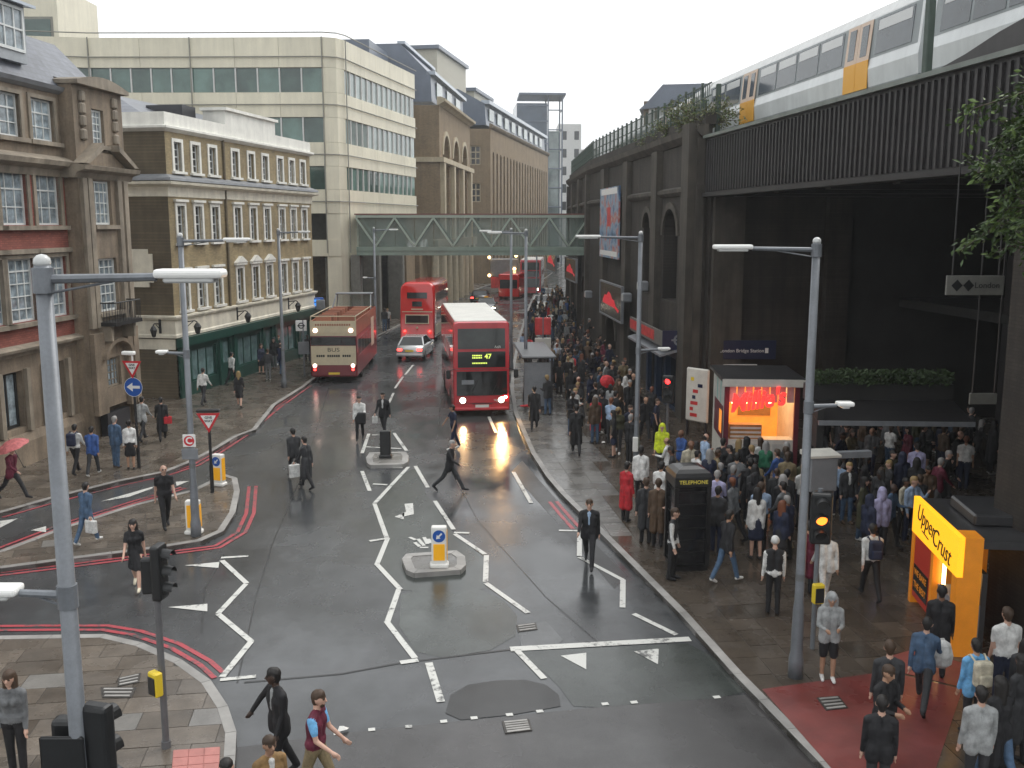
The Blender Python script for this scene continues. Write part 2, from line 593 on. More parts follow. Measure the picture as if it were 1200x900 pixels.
def inner_at(poly, inner, i):
    n = len(poly)
    ar = sum(poly[j][0] * poly[(j + 1) % n][1] - poly[(j + 1) % n][0] * poly[j][1] for j in range(n))
    i %= n
    return inner[i] if ar > 0 else inner[n - 1 - i]

KR = pxs([(1100, 1040), (960, 893), (860, 790), (796, 718), (703, 624), (658, 579), (640, 558), (622, 530), (602, 483), (598, 454), (600, 430), (606, 400), (615, 370), (625, 345), (632, 330)], KERB)
KR = [(6.4, 6.0)] + KR + [(9.0, 190.0), (17.0, 240.0)]
def kerb_x(y):
    for a, b in zip(KR[:-1], KR[1:]):
        if a[1] <= y <= b[1]: return a[0] + (b[0] - a[0]) * (y - a[1]) / (b[1] - a[1])
    return 0.0
def station_slab(c):
    x, y = sum(p[0] for p in c) / len(c), sum(p[1] for p in c) / len(c)
    return 'slab_grey' if y > 25.5 and x - kerb_x(y) < 0.7 + 1.9 * min(1, (y - 25.5) / 10) and y < 60 else 'slab_wet'
pavement('pavement_station_side', KR + [(60, 240), (60, 6.0)], 'slab_wet', 0.75, 0.6, R(97), 27.0, range(len(KR) - 1), (), station_slab)

L1 = pxs([(0, 745), (123, 743), (167, 753), (213, 773), (247, 797), (267, 827), (277, 857), (276, 885), (272, 930)], KERB)
L1 = [(-40, 15.9)] + L1 + [(-3.85, 11.5), (-3.6, 7.0), (-40, 7.0)]
pavement('pavement_near_corner', L1, 'slab', 0.85, 0.6, R(8), 30, range(0, 10), ('slab_grey', 'slab_wet'))

L2 = pxs([(-150, 676), (0, 666), (83, 655), (178, 643), (235, 634), (262, 622), (276, 600), (281, 575), (278, 560), (262, 555), (225, 574), (156, 591), (75, 617), (0, 645)], KERB)
pavement('pavement_island', L2, 'slab', 0.75, 0.6, R(20), 40, range(0, 14), ('slab_grey',))

KL = pxs([(-300, 660), (0, 601), (64, 583), (139, 564), (194, 553), (222, 542), (250, 528), (278, 511), (300, 503), (323, 474), (358, 452), (365, 446), (440, 395), (470, 380), (505, 365), (530, 350)], KERB)
KL = KL + [(-3.5, 135), (2.5, 165), (9, 200), (9, 240)]
pavement('pavement_shop_side', KL + [(-60, 240), (-60, KL[0][1])], 'slab', 0.9, 0.7, R(84), 44.0, range(0, len(KL) - 1), ('slab_wet',))

# tactile paving, red paving and covers
tp = pxs([(203, 880), (258, 876), (256, 915), (200, 920)], KERB)
def lerp2(a, b, t): return (a[0] + (b[0] - a[0]) * t, a[1] + (b[1] - a[1]) * t)
def grid_pieces(quad, nu, nv, z, h, name, m, parent, gap=0.03):
    for i in range(nu):
        for j in range(nv):
            P = []
            for u, v in ((i + gap, j + gap), (i + 1 - gap, j + gap), (i + 1 - gap, j + 1 - gap), (i + gap, j + 1 - gap)):
                a = lerp2(quad[0], quad[1], u / nu)
                b = lerp2(quad[3], quad[2], u / nu)
                P.append(lerp2(a, b, v / nv))
            MB().prism(P, z, z + h).build(name, M[m], parent)
tpo = kind(sheet('tactile_paving', tp, KERB + 0.006, M['tactile']), 'structure')
grid_pieces(tp, 3, 4, KERB + 0.007, 0.012, 'tactile_slab', 'tactile', tpo)
rp = pxs([(893, 808), (1040, 787), (1128, 808), (1060, 1010), (1000, 930)], KERB)
kind(sheet('red_paving', rp, KERB + 0.008, M['red_paving']), 'structure')
rp2 = pxs([(1040, 770), (1075, 760), (1130, 778), (1128, 806), (1042, 785)], KERB)
kind(sheet('red_paving', rp2, KERB + 0.008, M['red_paving']), 'structure')

def cover(L, z, label, bars=5):
    P = pxs(L, z)
    c = (sum(p[0] for p in P) / 4, sum(p[1] for p in P) / 4)
    e = new_empty('drain_cover', (c[0], c[1], z), 0, label, 'drain cover')
    Q = [(p[0] - c[0], p[1] - c[1]) for p in P]
    MB().prism(Q, -0.01, 0.012).build('frame', M['cover_iron'], e)
    for i in range(bars):
        a, b = lerp2(Q[0], Q[3], (i + 0.5) / bars), lerp2(Q[1], Q[2], (i + 0.5) / bars)
        MB().obox((*lerp2(a, b, 0.08), 0.014), (*lerp2(a, b, 0.92), 0.014), 0.05, 0.012).build('bar', M['kerb_stone'], e)
cover([(588, 846), (620, 843), (624, 856), (592, 860)], 0.01, 'rectangular iron drain cover in the road beside the dark round patch')
cover([(957, 818), (983, 816), (994, 830), (968, 833)], KERB + 0.008, 'dark iron cover set in the red paving at lower right', 4)
cover([(118, 806), (160, 806), (154, 818), (120, 818)], KERB, 'dark inspection cover in the near left pavement, lower one', 3)
cover([(138, 795), (165, 789), (163, 800), (138, 805)], KERB, 'dark inspection cover in the near left pavement, upper one', 3)
cover([(605, 733), (628, 730), (630, 738), (607, 741)], 0.005, 'small square drain cover in the middle of the road', 3)

# ------------------------------------------------------------------ painted markings
MZ = [0.012]
def strip(pts, w, m, z=0.012):
    """flat painted strip along world points"""
    mb = MB()
    for i in range(len(pts) - 1):
        a, b = Vector(pts[i]), Vector(pts[i + 1])
        d = (b - a).normalized()
        n = Vector((-d.y, d.x)) * (w / 2)
        e = d * (w * 0.25 if i < len(pts) - 2 else 0)
        zz = z + 0.0006 * (i % 2)
        mb.quad((*(a - n), zz), (*(b + e - n), zz), (*(b + e + n), zz), (*(a + n), zz))
    return mb
def mark(name, pieces, m='paint_white', label=None):
    root = new_empty(name, (0, 0, 0))
    kind(root, 'structure')
    for mb in pieces: mb.build('stroke', M[m], root)
    return root
def S(p0, p1, w=0.13):
    a, b = Vector(G(*p0)), Vector(G(*p1))
    d = (b - a).normalized() * (0.07 if (b - a).length > 1.0 else 0.0)
    S.n = (S.n + 1) % 5
    return strip([tuple(a - d), tuple(b + d)], w, None, 0.012 + 0.0007 * S.n)
S.n = 0
def T(*P):
    mb = MB()
    L = pxs(P)
    n = len(L)
    ar = sum(L[i][0] * L[(i + 1) % n][1] - L[(i + 1) % n][0] * L[i][1] for i in range(n))
    if ar < 0: L = L[::-1]
    return mb.add([(p[0], p[1], 0.0125) for p in L], [tuple(range(n))])

mark('zigzag_marking', [S((478, 548), (440, 589)), S((439, 591), (453, 630)), S((454, 632), (442.5, 660)), S((442, 662), (468, 690)), S((467, 692), (454.5, 728)), S((454, 730), (485, 770)),
      S((433, 634.5), (455, 631)), S((424.5, 553), (433, 575)), S((437, 567.5), (454, 568.5)), S((460, 548.5), (472, 548.5)), S((469, 777), (490, 774), 0.16)])
mark('zigzag_marking', [S((510, 588), (531, 620)), S((532, 624.5), (550, 625)), S((534, 627), (567, 649)), S((570, 652), (569, 681)), S((570.5, 684.5), (617, 717.5)), S((487, 547), (501, 571))])
mark('zigzag_marking', [S((655, 622), (680, 622.5)), S((679, 624), (679, 651)), S((680.5, 654), (728, 679)), S((730, 681), (729.5, 711)), S((745, 721), (790, 743)), S((602, 554), (622, 589)), S((573, 489), (581, 507))])
mark('zigzag_marking', [S((259, 654), (291, 652)), S((261, 658), (288, 683)), S((287, 686), (257, 718)), S((257, 721), (293, 751)), S((293, 754), (262, 792)), S((258, 797), (300, 793))])
mark('crossing_marking', [S((602, 761), (805, 749.5), 0.22), T((657, 769), (687, 765.5), (687, 785)), T((743, 764), (772, 760.6), (771, 779)), S((608, 765), (636, 794)), S((503, 779), (516, 821), 0.15)])
mark('approach_marking', [S((432, 509), (424.5, 531)), S((462, 508), (476, 528)), S((436, 510), (448, 510)), S((431, 524), (468, 526))])
mark('centre_line', [S((484, 428), (475, 439), 0.12), S((472, 442), (463, 455), 0.12), S((461, 461), (456, 472), 0.12), S((497, 412), (489, 421), 0.12), S((451, 480), (447, 490), 0.12), S((446, 395), (436, 402), 0.1), S((452, 391), (460, 386), 0.1)])
mark('turn_arrow', [T((474, 591), (484, 590), (485, 603), (472, 606), (471, 602), (476, 600)), T((462, 606), (474, 601), (473, 609))])
mark('lane_symbol', [S((480, 630), (487, 633), 0.1), S((486, 636), (492, 641), 0.1), S((490, 632), (497, 640), 0.1), S((497, 630), (501, 638), 0.1), S((502, 632), (505, 637), 0.1), S((492, 642), (502, 642), 0.1)])
mark('give_way_wedge', [T((216, 663), (257, 659), (256, 666)), T((197, 712), (243, 708), (243, 717))])
mark('slip_lane_arrow', [T((0, 611), (21, 608), (0, 619)), T((36, 622), (54, 617), (54, 624)), T((118, 588), (150, 579), (181, 570), (178, 573), (150, 583)), T((206, 565), (222, 564), (207, 570))])
studs = [(435.6, 855.5), (479, 852), (520, 846), (555.6, 842), (597, 838), (632.5, 834), (709, 825.5), (743, 823.6), (840, 817.6), (395, 860)]
mark('crossing_studs', [S((x - 4, y + 0.4), (x + 4, y - 0.4), 0.1) for x, y in studs])
RED = [
    [(-60, 737), (60, 736), (123, 736), (160, 742), (205, 757), (240, 777), (258, 793)],
    [(0, 673), (83, 663), (178, 651), (255, 641), (283, 624), (293, 602), (296, 570)],
    [(0, 644), (75, 615), (156, 589), (215, 572)],
    [(0, 606), (64, 588), (139, 569), (194, 557), (230, 545), (256, 530), (284, 512), (325, 478), (362, 452)],
    [(648, 588), (664, 607), (676, 620)]]
def offset_line(pts, d):
    out = []
    for i, p in enumerate(pts):
        a, b = Vector(pts[max(0, i - 1)]), Vector(pts[min(len(pts) - 1, i + 1)])
        n = Vector((-(b - a).y, (b - a).x)).normalized()
        out.append(tuple(Vector(p) + n * d))
    return out
for L in RED:
    W = pxs(L)
    mark('red_route_lines', [strip(offset_line(W, d), 0.11, None, 0.011) for d in (-0.11, 0.11)], 'paint_red')
# ------------------------------------------------------------------ building materials
mat('stone_brown', (0.225, 0.175, 0.125), 0.75, var=0.32, vs=0.9, streak=0.35, bump=0.25, bs=14, fine=0.12)
mat('stone_trim', (0.255, 0.215, 0.165), 0.7, var=0.3, vs=1.3, streak=0.35, bump=0.2, bs=18)
mat('red_brick', (0.25, 0.075, 0.055), 0.75, var=0.2, vs=1.5, grid=(0.22, 0.075, 0.75), bump=0.1, bs=30)
mat('slate', (0.115, 0.125, 0.15), 0.35, var=0.25, vs=1.5, grid=(0.3, 0.2, 0.6), bump=0.15, bs=12)
mat('slate_pale', (0.27, 0.29, 0.31), 0.3, var=0.2, vs=2)
mat('window_white', (0.62, 0.64, 0.63), 0.45, var=0.08)
mat('glass_pale', (0.25, 0.30, 0.33), 0.08, spec=0.7, var=0.7, vs=2.2, rnd=0.35)  # pale bluish base, tone varied within and between panes
mat('glass_pub', (0.05, 0.05, 0.052), 0.06, spec=0.6, var=0.6, vs=2.5, rnd=0.4)
mat('lead_grey', (0.20, 0.21, 0.225), 0.45, var=0.2, vs=2)
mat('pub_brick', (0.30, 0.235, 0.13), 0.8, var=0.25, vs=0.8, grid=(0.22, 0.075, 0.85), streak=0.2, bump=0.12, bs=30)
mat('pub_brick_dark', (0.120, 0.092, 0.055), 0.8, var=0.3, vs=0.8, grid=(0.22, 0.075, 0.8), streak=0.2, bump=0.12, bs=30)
mat('pub_cream', (0.70, 0.655, 0.54), 0.6, var=0.14, vs=1.5, streak=0.16)
mat('pub_white', (0.76, 0.75, 0.69), 0.55, var=0.1, vs=1.5, streak=0.14)
mat('pub_green', (0.012, 0.055, 0.042), 0.3, var=0.2, vs=2)
mat('green_glass', (0.10, 0.16, 0.16), 0.08, spec=0.6, var=0.5, vs=1.5, rnd=0.3)
mat('iron_black', (0.018, 0.018, 0.018), 0.5)
mat('office_cream', (0.72, 0.675, 0.53), 0.45, var=0.07, vs=0.5, streak=0.10, rnd=0.05)
mat('office_grey', (0.24, 0.235, 0.20), 0.5, var=0.1)
mat('office_glass', (0.085, 0.145, 0.125), 0.05, spec=0.8, var=0.5, vs=0.35, rnd=0.55)
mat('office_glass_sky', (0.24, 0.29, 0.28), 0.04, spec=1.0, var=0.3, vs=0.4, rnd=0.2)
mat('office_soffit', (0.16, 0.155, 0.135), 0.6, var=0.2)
mat('brown_brick', (0.26, 0.19, 0.115), 0.8, var=0.2, vs=0.5, grid=(0.22, 0.075, 0.85), streak=0.2)
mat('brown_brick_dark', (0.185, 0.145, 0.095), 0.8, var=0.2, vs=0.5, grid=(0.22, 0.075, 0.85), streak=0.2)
mat('stone_cream', (0.46, 0.39, 0.27), 0.65, var=0.15, vs=1, streak=0.2)
mat('roof_blue', (0.13, 0.155, 0.20), 0.3, var=0.15, vs=0.6)
mat('roof_rim', (0.42, 0.47, 0.53), 0.25, var=0.1)
mat('plant_cream', (0.42, 0.40, 0.33), 0.6, var=0.1)
mat('far_white', (0.62, 0.62, 0.60), 0.6, var=0.06)
mat('tower_blue', (0.06, 0.085, 0.12), 0.15, spec=0.7, var=0.3, vs=0.3)

WCACHE = {}
def window(parent, x, z, w, h, y=0.1, fm='window_white', pm='glass_pale', nx=2, nz=3, bar=0.05, rim=0.08, name='window', trans=None):
    """frame with glazing bars (part) and its pane (sub-part); x is the centre, z the bottom"""
    key = (round(w, 3), round(h, 3), fm, pm, nx, nz, bar, rim, trans)
    if key not in WCACHE:
        f = MB()
        f.box(-w / 2, -w / 2 + rim, -0.03, 0.05, 0, h)
        f.box(w / 2 - rim, w / 2, -0.03, 0.05, 0, h)
        f.box(-w / 2 + rim, w / 2 - rim, -0.03, 0.05, 0, rim)
        f.box(-w / 2 + rim, w / 2 - rim, -0.03, 0.05, h - rim, h)
        for i in range(1, nx):
            c = -w / 2 + w * i / nx
            f.box(c - bar / 2, c + bar / 2, -0.015, 0.045, rim, h - rim)
        for i in range(1, nz):
            c = h * i / nz
            b2 = bar / 2 * (1.6 if trans == i else 1)
            f.box(-w / 2 + rim, w / 2 - rim, -0.019, 0.041, c - b2, c + b2)
        WCACHE[key] = (f.mesh(name, M[fm]), MB().box(-w / 2 + 0.01, w / 2 - 0.01, 0.022, 0.032, 0.01, h - 0.01).mesh('pane', M[pm]))
    a, b = WCACHE[key]
    o = obj(name, a, parent, (x, y, z))
    obj('pane', b, o)
    return o

def arch_fill(mb, x0, x1, z0, zs, y0, y1, n=10, pointed=False):
    """fills the corners above a round arch springing at zs between x0 and x1 up to z0"""
    r = (x1 - x0) / 2
    cx = (x0 + x1) / 2
    pts = [(cx - r * math.cos(math.pi * i / n), zs + min(r, z0 - zs) * math.sin(math.pi * i / n)) for i in range(n + 1)]
    h = n // 2
    mb.vprism(pts[:h + 1] + [(cx, z0 + 0.001), (x0, z0 + 0.001)], y0, y1)
    mb.vprism(pts[h:] + [(x1, z0 + 0.001), (cx, z0 + 0.001)], y0, y1)
    return mb
def arch_ring(x0, x1, zs, t, y0, y1, n=12, rise=None):
    r = (x1 - x0) / 2
    cx = (x0 + x1) / 2
    k = (rise or r) / r
    mb = MB()
    for i in range(n):
        a, b = math.pi * i / n, math.pi * (i + 1) / n
        P = [(cx - q * math.cos(w_), zs + k * q * math.sin(w_)) for q, w_ in ((r, a), (r, b), (r + t, b), (r + t, a))]
        mb.vprism(P, y0, y1)
    return mb

# ------------------------------------------------------------------ red brick and stone building at the left edge
oA, angA = (-17.288, 32.187), R(84.3)
A = new_empty('corner_building', (*oA, 0), angA, 'old red brick and brown stone building with small paned windows at left edge', 'building')
A_L = -10.0
opsA = []
wins = []
for cx in (-7.1, -4.9, -2.2, 0.3, 2.05, 4.15):
    wins += [(cx, 8.45, 1.55, 1.85, 3, 3), (cx, 5.1, 1.7, 2.2, 4, 5), (cx, 11.45, 1.45, 1.45, 3, 3)]
for cx, z, w, h, nx, nz in wins: opsA.append((cx - w / 2, cx + w / 2, z, z + h))
gw = []
for cx in (-6.2, -3.6, -1.1, 1.1, 3.75):
    gw.append(cx); opsA.append((cx - 0.62, cx + 0.62, 1.45, 3.45))
lowstone = [o for o in opsA if o[2] < 4]
MB().wall(A_L, 5.3, 1.25, 3.95, lowstone, 0, 0.4).build('ground_floor_wall', M['stone_brown'], A)
MB().wall(A_L, 5.3, 4.35, 10.2, [o for o in opsA if 4.4 < o[2] < 9], 0, 0.3).build('brick_wall', M['red_brick'], A)
MB().wall(A_L, 5.3, 10.95, 13.2, [o for o in opsA if o[2] > 11], 0, 0.3).build('attic_wall', M['stone_brown'], A)
MB().box(A_L, 9.0, 6.0, 6.3, 0, 13.0).box(A_L, A_L + 0.3, 0, 6, 0, 13).build('back_wall', M['stone_brown'], A)
for cx, z, w, h, nx, nz in wins:
    window(A, cx, z, w, h, 0.14, 'window_white', 'glass_pale', nx, nz, 0.035, 0.07, trans=(nz - 1 if nz > 3 else 2))
    s = MB()
    s.box(cx - w / 2 - 0.17, cx - w / 2, -0.06, 0.1, z - 0.02, z + h + 0.14).box(cx + w / 2, cx + w / 2 + 0.17, -0.06, 0.1, z - 0.02, z + h + 0.14)
    s.box(cx - w / 2, cx + w / 2, -0.06, 0.1, z + h, z + h + 0.14)
    s.build('window_surround', M['stone_trim'], A)
    MB().box(cx - w / 2 - 0.28, cx + w / 2 + 0.28, -0.2, 0.16, z - 0.17, z - 0.021).build('sill', M['stone_trim'], A)
    if 4.5 < z < 6:
        MB().box(cx - w / 2 - 0.3, cx + w / 2 + 0.3, -0.16, 0.02, z + h + 0.16, z + h + 0.32).build('hood', M['stone_trim'], A)
for cx in gw:
    window(A, cx, 1.46, 1.2, 1.98, 0.25, 'iron_black', 'glass_pale', 2, 1, 0.09, 0.1)
    for sx in (-1, 1):
        MB().box(cx + sx * 0.8 - 0.11, cx + sx * 0.8 + 0.11, -0.14, 0.05, 1.3, 3.5).build('pilaster', M['stone_trim'], A)
    MB().box(cx - 0.55, cx + 0.55, -0.05, 0.06, 0.45, 1.05).build('plinth_panel', M['stone_trim'], A)
def moulding(parent, x0, x1, z, prof, m, name='cornice'):
    """prof: (out, up) steps"""
    mb = MB()
    pts = [(0.12, 0)] + [(-o, u) for o, u in prof] + [(0.12, prof[-1][1])]
    mb.xprism([(p[0], z + p[1]) for p in pts], x0, x1)
    return mb.build(name, M[m], parent)
moulding(A, A_L, 5.45, 3.95, [(0.06, 0), (0.12, 0.16), (0.34, 0.2), (0.38, 0.3), (0.2, 0.36), (0.05, 0.40)], 'stone_trim')
moulding(A, A_L, 5.45, 10.2, [(0.05, 0), (0.1, 0.25), (0.45, 0.38), (0.5, 0.55), (0.3, 0.65), (0.05, 0.75)], 'stone_trim')
moulding(A, A_L, 5.45, 13.2, [(0.05, 0), (0.22, 0.1), (0.3, 0.24), (0.05, 0.3)], 'lead_grey')
moulding(A, A_L, 9.1, 0.0, [(0.16, 0), (0.16, 0.95), (0.06, 1.25)], 'stone_brown', 'plinth')
# projecting stone end bay with pediment and iron balcony
BX0, BX1, BY = 5.3, 9.0, -0.55
bo = [(6.4, 7.7, 8.45, 10.15), (6.3, 7.8, 5.05, 7.15), (6.6, 7.5, 11.5, 12.85), (6.5, 7.6, 2.0, 3.2)]
MB().wall(BX0, BX1, 1.25, 13.6, bo, BY, 0.35).build('bay_wall', M['stone_brown'], A)
b = MB()
b.box(BX0 - 0.0, BX0 + 0.02, BY + 0.01, 0.1, 0, 13.6).box(BX1 - 0.02, BX1, BY + 0.01, 6.0, 0, 13.6)
b.build('bay_return', M['stone_brown'], A)
window(A, 7.05, 8.46, 1.28, 1.68, BY + 0.15, nx=4, nz=4, bar=0.035, trans=3)
window(A, 7.05, 5.06, 1.48, 2.08, BY + 0.15, nx=4, nz=6, bar=0.035, trans=4)
window(A, 7.05, 11.51, 0.88, 1.33, BY + 0.15, nx=3, nz=5, bar=0.035)
window(A, 7.05, 2.01, 1.08, 1.18, BY + 0.15, nx=4, nz=4, bar=0.03, fm='stone_trim')
for a in bo[:3]:
    MB().box(a[0] - 0.25, a[1] + 0.25, BY - 0.18, BY + 0.05, a[2] - 0.16, a[2] - 0.01).build('sill', M['stone_trim'], A)
for x in (5.55, 5.95, 8.2, 8.7):
    MB().box(x - 0.16, x + 0.16, BY - 0.14, BY + 0.05, 4.5, 10.2).build('pilaster', M['stone_trim'], A)
    MB().box(x - 0.2, x + 0.2, BY - 0.18, BY + 0.05, 1.1, 4.3).build('pier', M['stone_brown'], A)
moulding(A, BX0 - 0.3, BX1 + 0.35, 10.2, [(0.6, 0), (0.7, 0.2), (1.0, 0.3), (1.05, 0.45), (0.75, 0.5)], 'stone_trim', 'bay_cornice')
MB().vprism([(5.35, 10.72), (6.45, 11.3), (6.45, 11.55), (5.0, 10.72)], BY - 0.5, BY).build('pediment_rake', M['stone_trim'], A)
MB().vprism([(8.85, 10.72), (7.65, 11.3), (7.65, 11.55), (9.2, 10.72)], BY - 0.5, BY).build('pediment_rake', M['stone_trim'], A)
MB().vprism([(5.5, 10.71), (8.7, 10.71), (7.7, 11.2), (6.4, 11.2)], BY - 0.16, BY - 0.02).build('tympanum', M['stone_brown'], A)
pts = [(BX0 - 0.1, 13.6), (BX1 + 0.1, 13.6)] + [(BX1 + 0.1 - (BX1 - BX0 + 0.2) * i / 12, 13.75 + 0.28 * math.sin(math.pi * i / 12)) for i in range(13)]
MB().vprism(pts, BY - 0.3, 0.5).build('bay_parapet', M['stone_trim'], A)
for z in (11.6, 12.1, 12.55, 13.0):
    for x in (5.85, 8.3): MB().rbox(x - 0.18, x + 0.18, BY - 0.14, BY + 0.05, z, z + 0.42, 0.06, 1).build('carved_block', M['stone_trim'], A)
bc = MB().box(6.0, 8.2, BY - 0.75, BY + 0.02, 4.55, 4.7).build('balcony', M['iron_black'], A)
rail = MB()
rail.path([(6.05, BY, 5.45), (6.05, BY - 0.7, 5.45), (8.15, BY - 0.7, 5.45), (8.15, BY, 5.45)], 0.03, 6)
for i in range(17): rail.tube((6.07 + i * 0.13, BY - 0.7, 4.7), (6.07 + i * 0.13, BY - 0.74 - 0.06 * math.sin(i), 5.45), 0.012, n=5)
for i in range(1, 6): rail.tube((6.05, BY - i * 0.12, 4.7), (6.05, BY - i * 0.12, 5.45), 0.012, n=5).tube((8.15, BY - i * 0.12, 4.7), (8.15, BY - i * 0.12, 5.45), 0.012, n=5)
rail.build('railing', M['iron_black'], bc)
for x in (6.2, 8.0): MB().vprism([(x - 0.12, 4.55), (x + 0.12, 4.55), (x + 0.06, 3.95), (x - 0.06, 3.95)], BY - 0.5, BY).build('bracket', M['stone_trim'], A)
dp = MB().box(6.3, 8.1, BY - 0.004, BY + 0.3, 0.1, 1.0).build('dark_recess', M['steel_dark'], A)
h = arch_ring(6.1, 8.0, 3.25, 0.22, BY - 0.35, BY, rise=0.6)
h.build('door_hood', M['stone_brown'], A)
# mansard roof with dormers
r = MB()
r.xprism([(-0.05, 13.5), (1.9, 16.3), (6.0, 16.3), (6.0, 13.5)], A_L, 5.4)
r.xprism([(0.3, 13.9), (2.0, 15.6), (6.0, 15.6), (6.0, 13.9)], 5.4, 8.8)
roofA = r.build('roof', M['slate'], A)
for cx in (-6.5, -1.2, 2.6):
    d = MB().box(cx - 1.0, cx + 1.0, 0.05, 2.0, 14.0, 16.0).build('dormer', M['slate_pale'], A)
    window(A, cx, 14.35, 1.7, 1.5, 0.02, 'window_white', 'glass_pale', 3, 2, 0.06, 0.1)
    MB().xprism([(-0.25, 16.0), (2.2, 16.5), (2.2, 16.25), (-0.25, 15.9)], cx - 1.25, cx + 1.25).build('dormer_roof', M['roof_rim'], A)

# ------------------------------------------------------------------ brown brick public house
oB, angB = (-16.156, 46.882), R(79.97)
B = new_empty('public_house', (*oB, 0), angB, 'four storey brown brick pub with white trim and dark green ground floor', 'building')
BW, BD = 18.0, 11.0
cols = [1.1, 2.86, 4.63, 7.23, 9.2, 11.07, 13.2, 14.97, 16.73]
rows = [(4.35, 1.75), (7.6, 1.75), (10.98, 1.35)]
ops = [(c - 0.36, c + 0.36, z, z + h) for c in cols for z, h in rows]
MB().wall(0, BW, 3.95, 13.0, ops, 0, 0.3).build('front_wall', M['pub_brick'], B)
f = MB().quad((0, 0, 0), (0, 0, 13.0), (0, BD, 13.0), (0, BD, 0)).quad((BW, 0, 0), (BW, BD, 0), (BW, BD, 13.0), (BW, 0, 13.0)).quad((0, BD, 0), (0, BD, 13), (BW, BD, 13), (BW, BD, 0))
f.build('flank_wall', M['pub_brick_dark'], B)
for c in cols:
    for k, (z, h) in enumerate(rows):
        window(B, c, z, 0.72, h, 0.16, 'window_white', 'glass_pub', 2, 4, 0.035, 0.06, 'sash_window', trans=2)
        s = MB()
        s.box(c - 0.52, c - 0.36, -0.05, 0.08, z - 0.02, z + h + 0.16).box(c + 0.36, c + 0.52, -0.05, 0.08, z - 0.02, z + h + 0.16)
        s.box(c - 0.36, c + 0.36, -0.05, 0.08, z + h, z + h + 0.16)
        s.build('window_surround', M['pub_white'], B)
        MB().box(c - 0.6, c + 0.6, -0.17, 0.12, z - 0.14, z - 0.021).build('sill', M['pub_white'], B)
        if k == 0 and 6 < c < 12:
            MB().vprism([(c - 0.68, z + h + 0.32), (c + 0.68, z + h + 0.32), (c, z + h + 0.66)], -0.2, 0.02).box(c - 0.66, c + 0.66, -0.16, 0.02, z + h + 0.18, z + h + 0.319).build('pediment', M['pub_white'], B)
        elif k < 2:
            MB().box(c - 0.62, c + 0.62, -0.15, 0.02, z + h + 0.18, z + h + 0.3).build('hood', M['pub_white'], B)
def wrap(parent, z, prof, m, name):
    """moulding along the front and round both flanks of the pub"""
    mb = MB()
    loops = []
    for o, u in prof:
        loops.append([(-o, BD, z + u), (-o, -o, z + u), (BW + o, -o, z + u), (BW + o, BD, z + u)])
    for a, b in zip(loops[:-1], loops[1:]):
        for i in range(3): mb.quad(a[i], a[i + 1], b[i + 1], b[i])
    return mb.build(name, M[m], parent)
wrap(B, 3.05, [(0, 0), (0.1, 0.02), (0.1, 0.15), (0.05, 0.2), (0.05, 0.85), (0.14, 0.9), (0.2, 1.0), (0.2, 1.08), (0, 1.1)], 'pub_cream', 'fascia_band')
wrap(B, 9.75, [(0, 0), (0.06, 0.02), (0.06, 0.45), (0.14, 0.5), (0.42, 0.58), (0.45, 0.7), (0, 0.75)], 'pub_cream', 'cornice')
wrap(B, 10.5, [(0.40, 0), (0.38, 0.12), (0.0, 0.3)], 'lead_grey', 'cornice_lead')
wrap(B, 12.75, [(0, 0), (0.06, 0.02), (0.24, 0.15), (0.24, 0.25), (0.05, 0.3), (0.05, 0.88), (-0.25, 0.9)], 'pub_white', 'parapet')
MB().box(6.2, 12.6, -0.045, 1.2, 13.6, 14.35).box(6.05, 12.75, -0.2, 1.3, 14.35, 14.5).build('raised_parapet', M['pub_white'], B)
r = MB()
r.add([(0.4, 0.6, 13.2), (BW - 0.4, 0.6, 13.2), (BW - 0.4, BD, 13.2), (0.4, BD, 13.2), (4.2, 5.0, 15.0), (BW - 4.2, 5.0, 15.0)],
      [(0, 1, 5, 4), (1, 2, 5), (2, 3, 4, 5), (3, 0, 4)])
r.build('roof', M['slate'], B)
MB().box(4.6, 6.0, 1.5, 3.5, 13.3, 14.5).build('roof_box', M['steel_dark'], B)
sp = [(-0.0, 5.95), (-0.0, 5.95)]
# blank sign board on the flank
sg = MB()
yy0, yy1, zz0, zz1, nk = 0.95, 2.45, 5.5, 7.3, 0.22
P = [(yy0 + nk, zz0), (yy1 - nk, zz0), (yy1 - nk, zz0 + nk), (yy1, zz0 + nk), (yy1, zz1 - nk), (yy1 - nk, zz1 - nk), (yy1 - nk, zz1), (yy0 + nk, zz1), (yy0 + nk, zz1 - nk), (yy0, zz1 - nk), (yy0, zz0 + nk), (yy0 + nk, zz0 + nk)]
sg.xprism(P, -0.1, -0.01)
sg.build('blank_sign_board', M['pub_cream'], B)
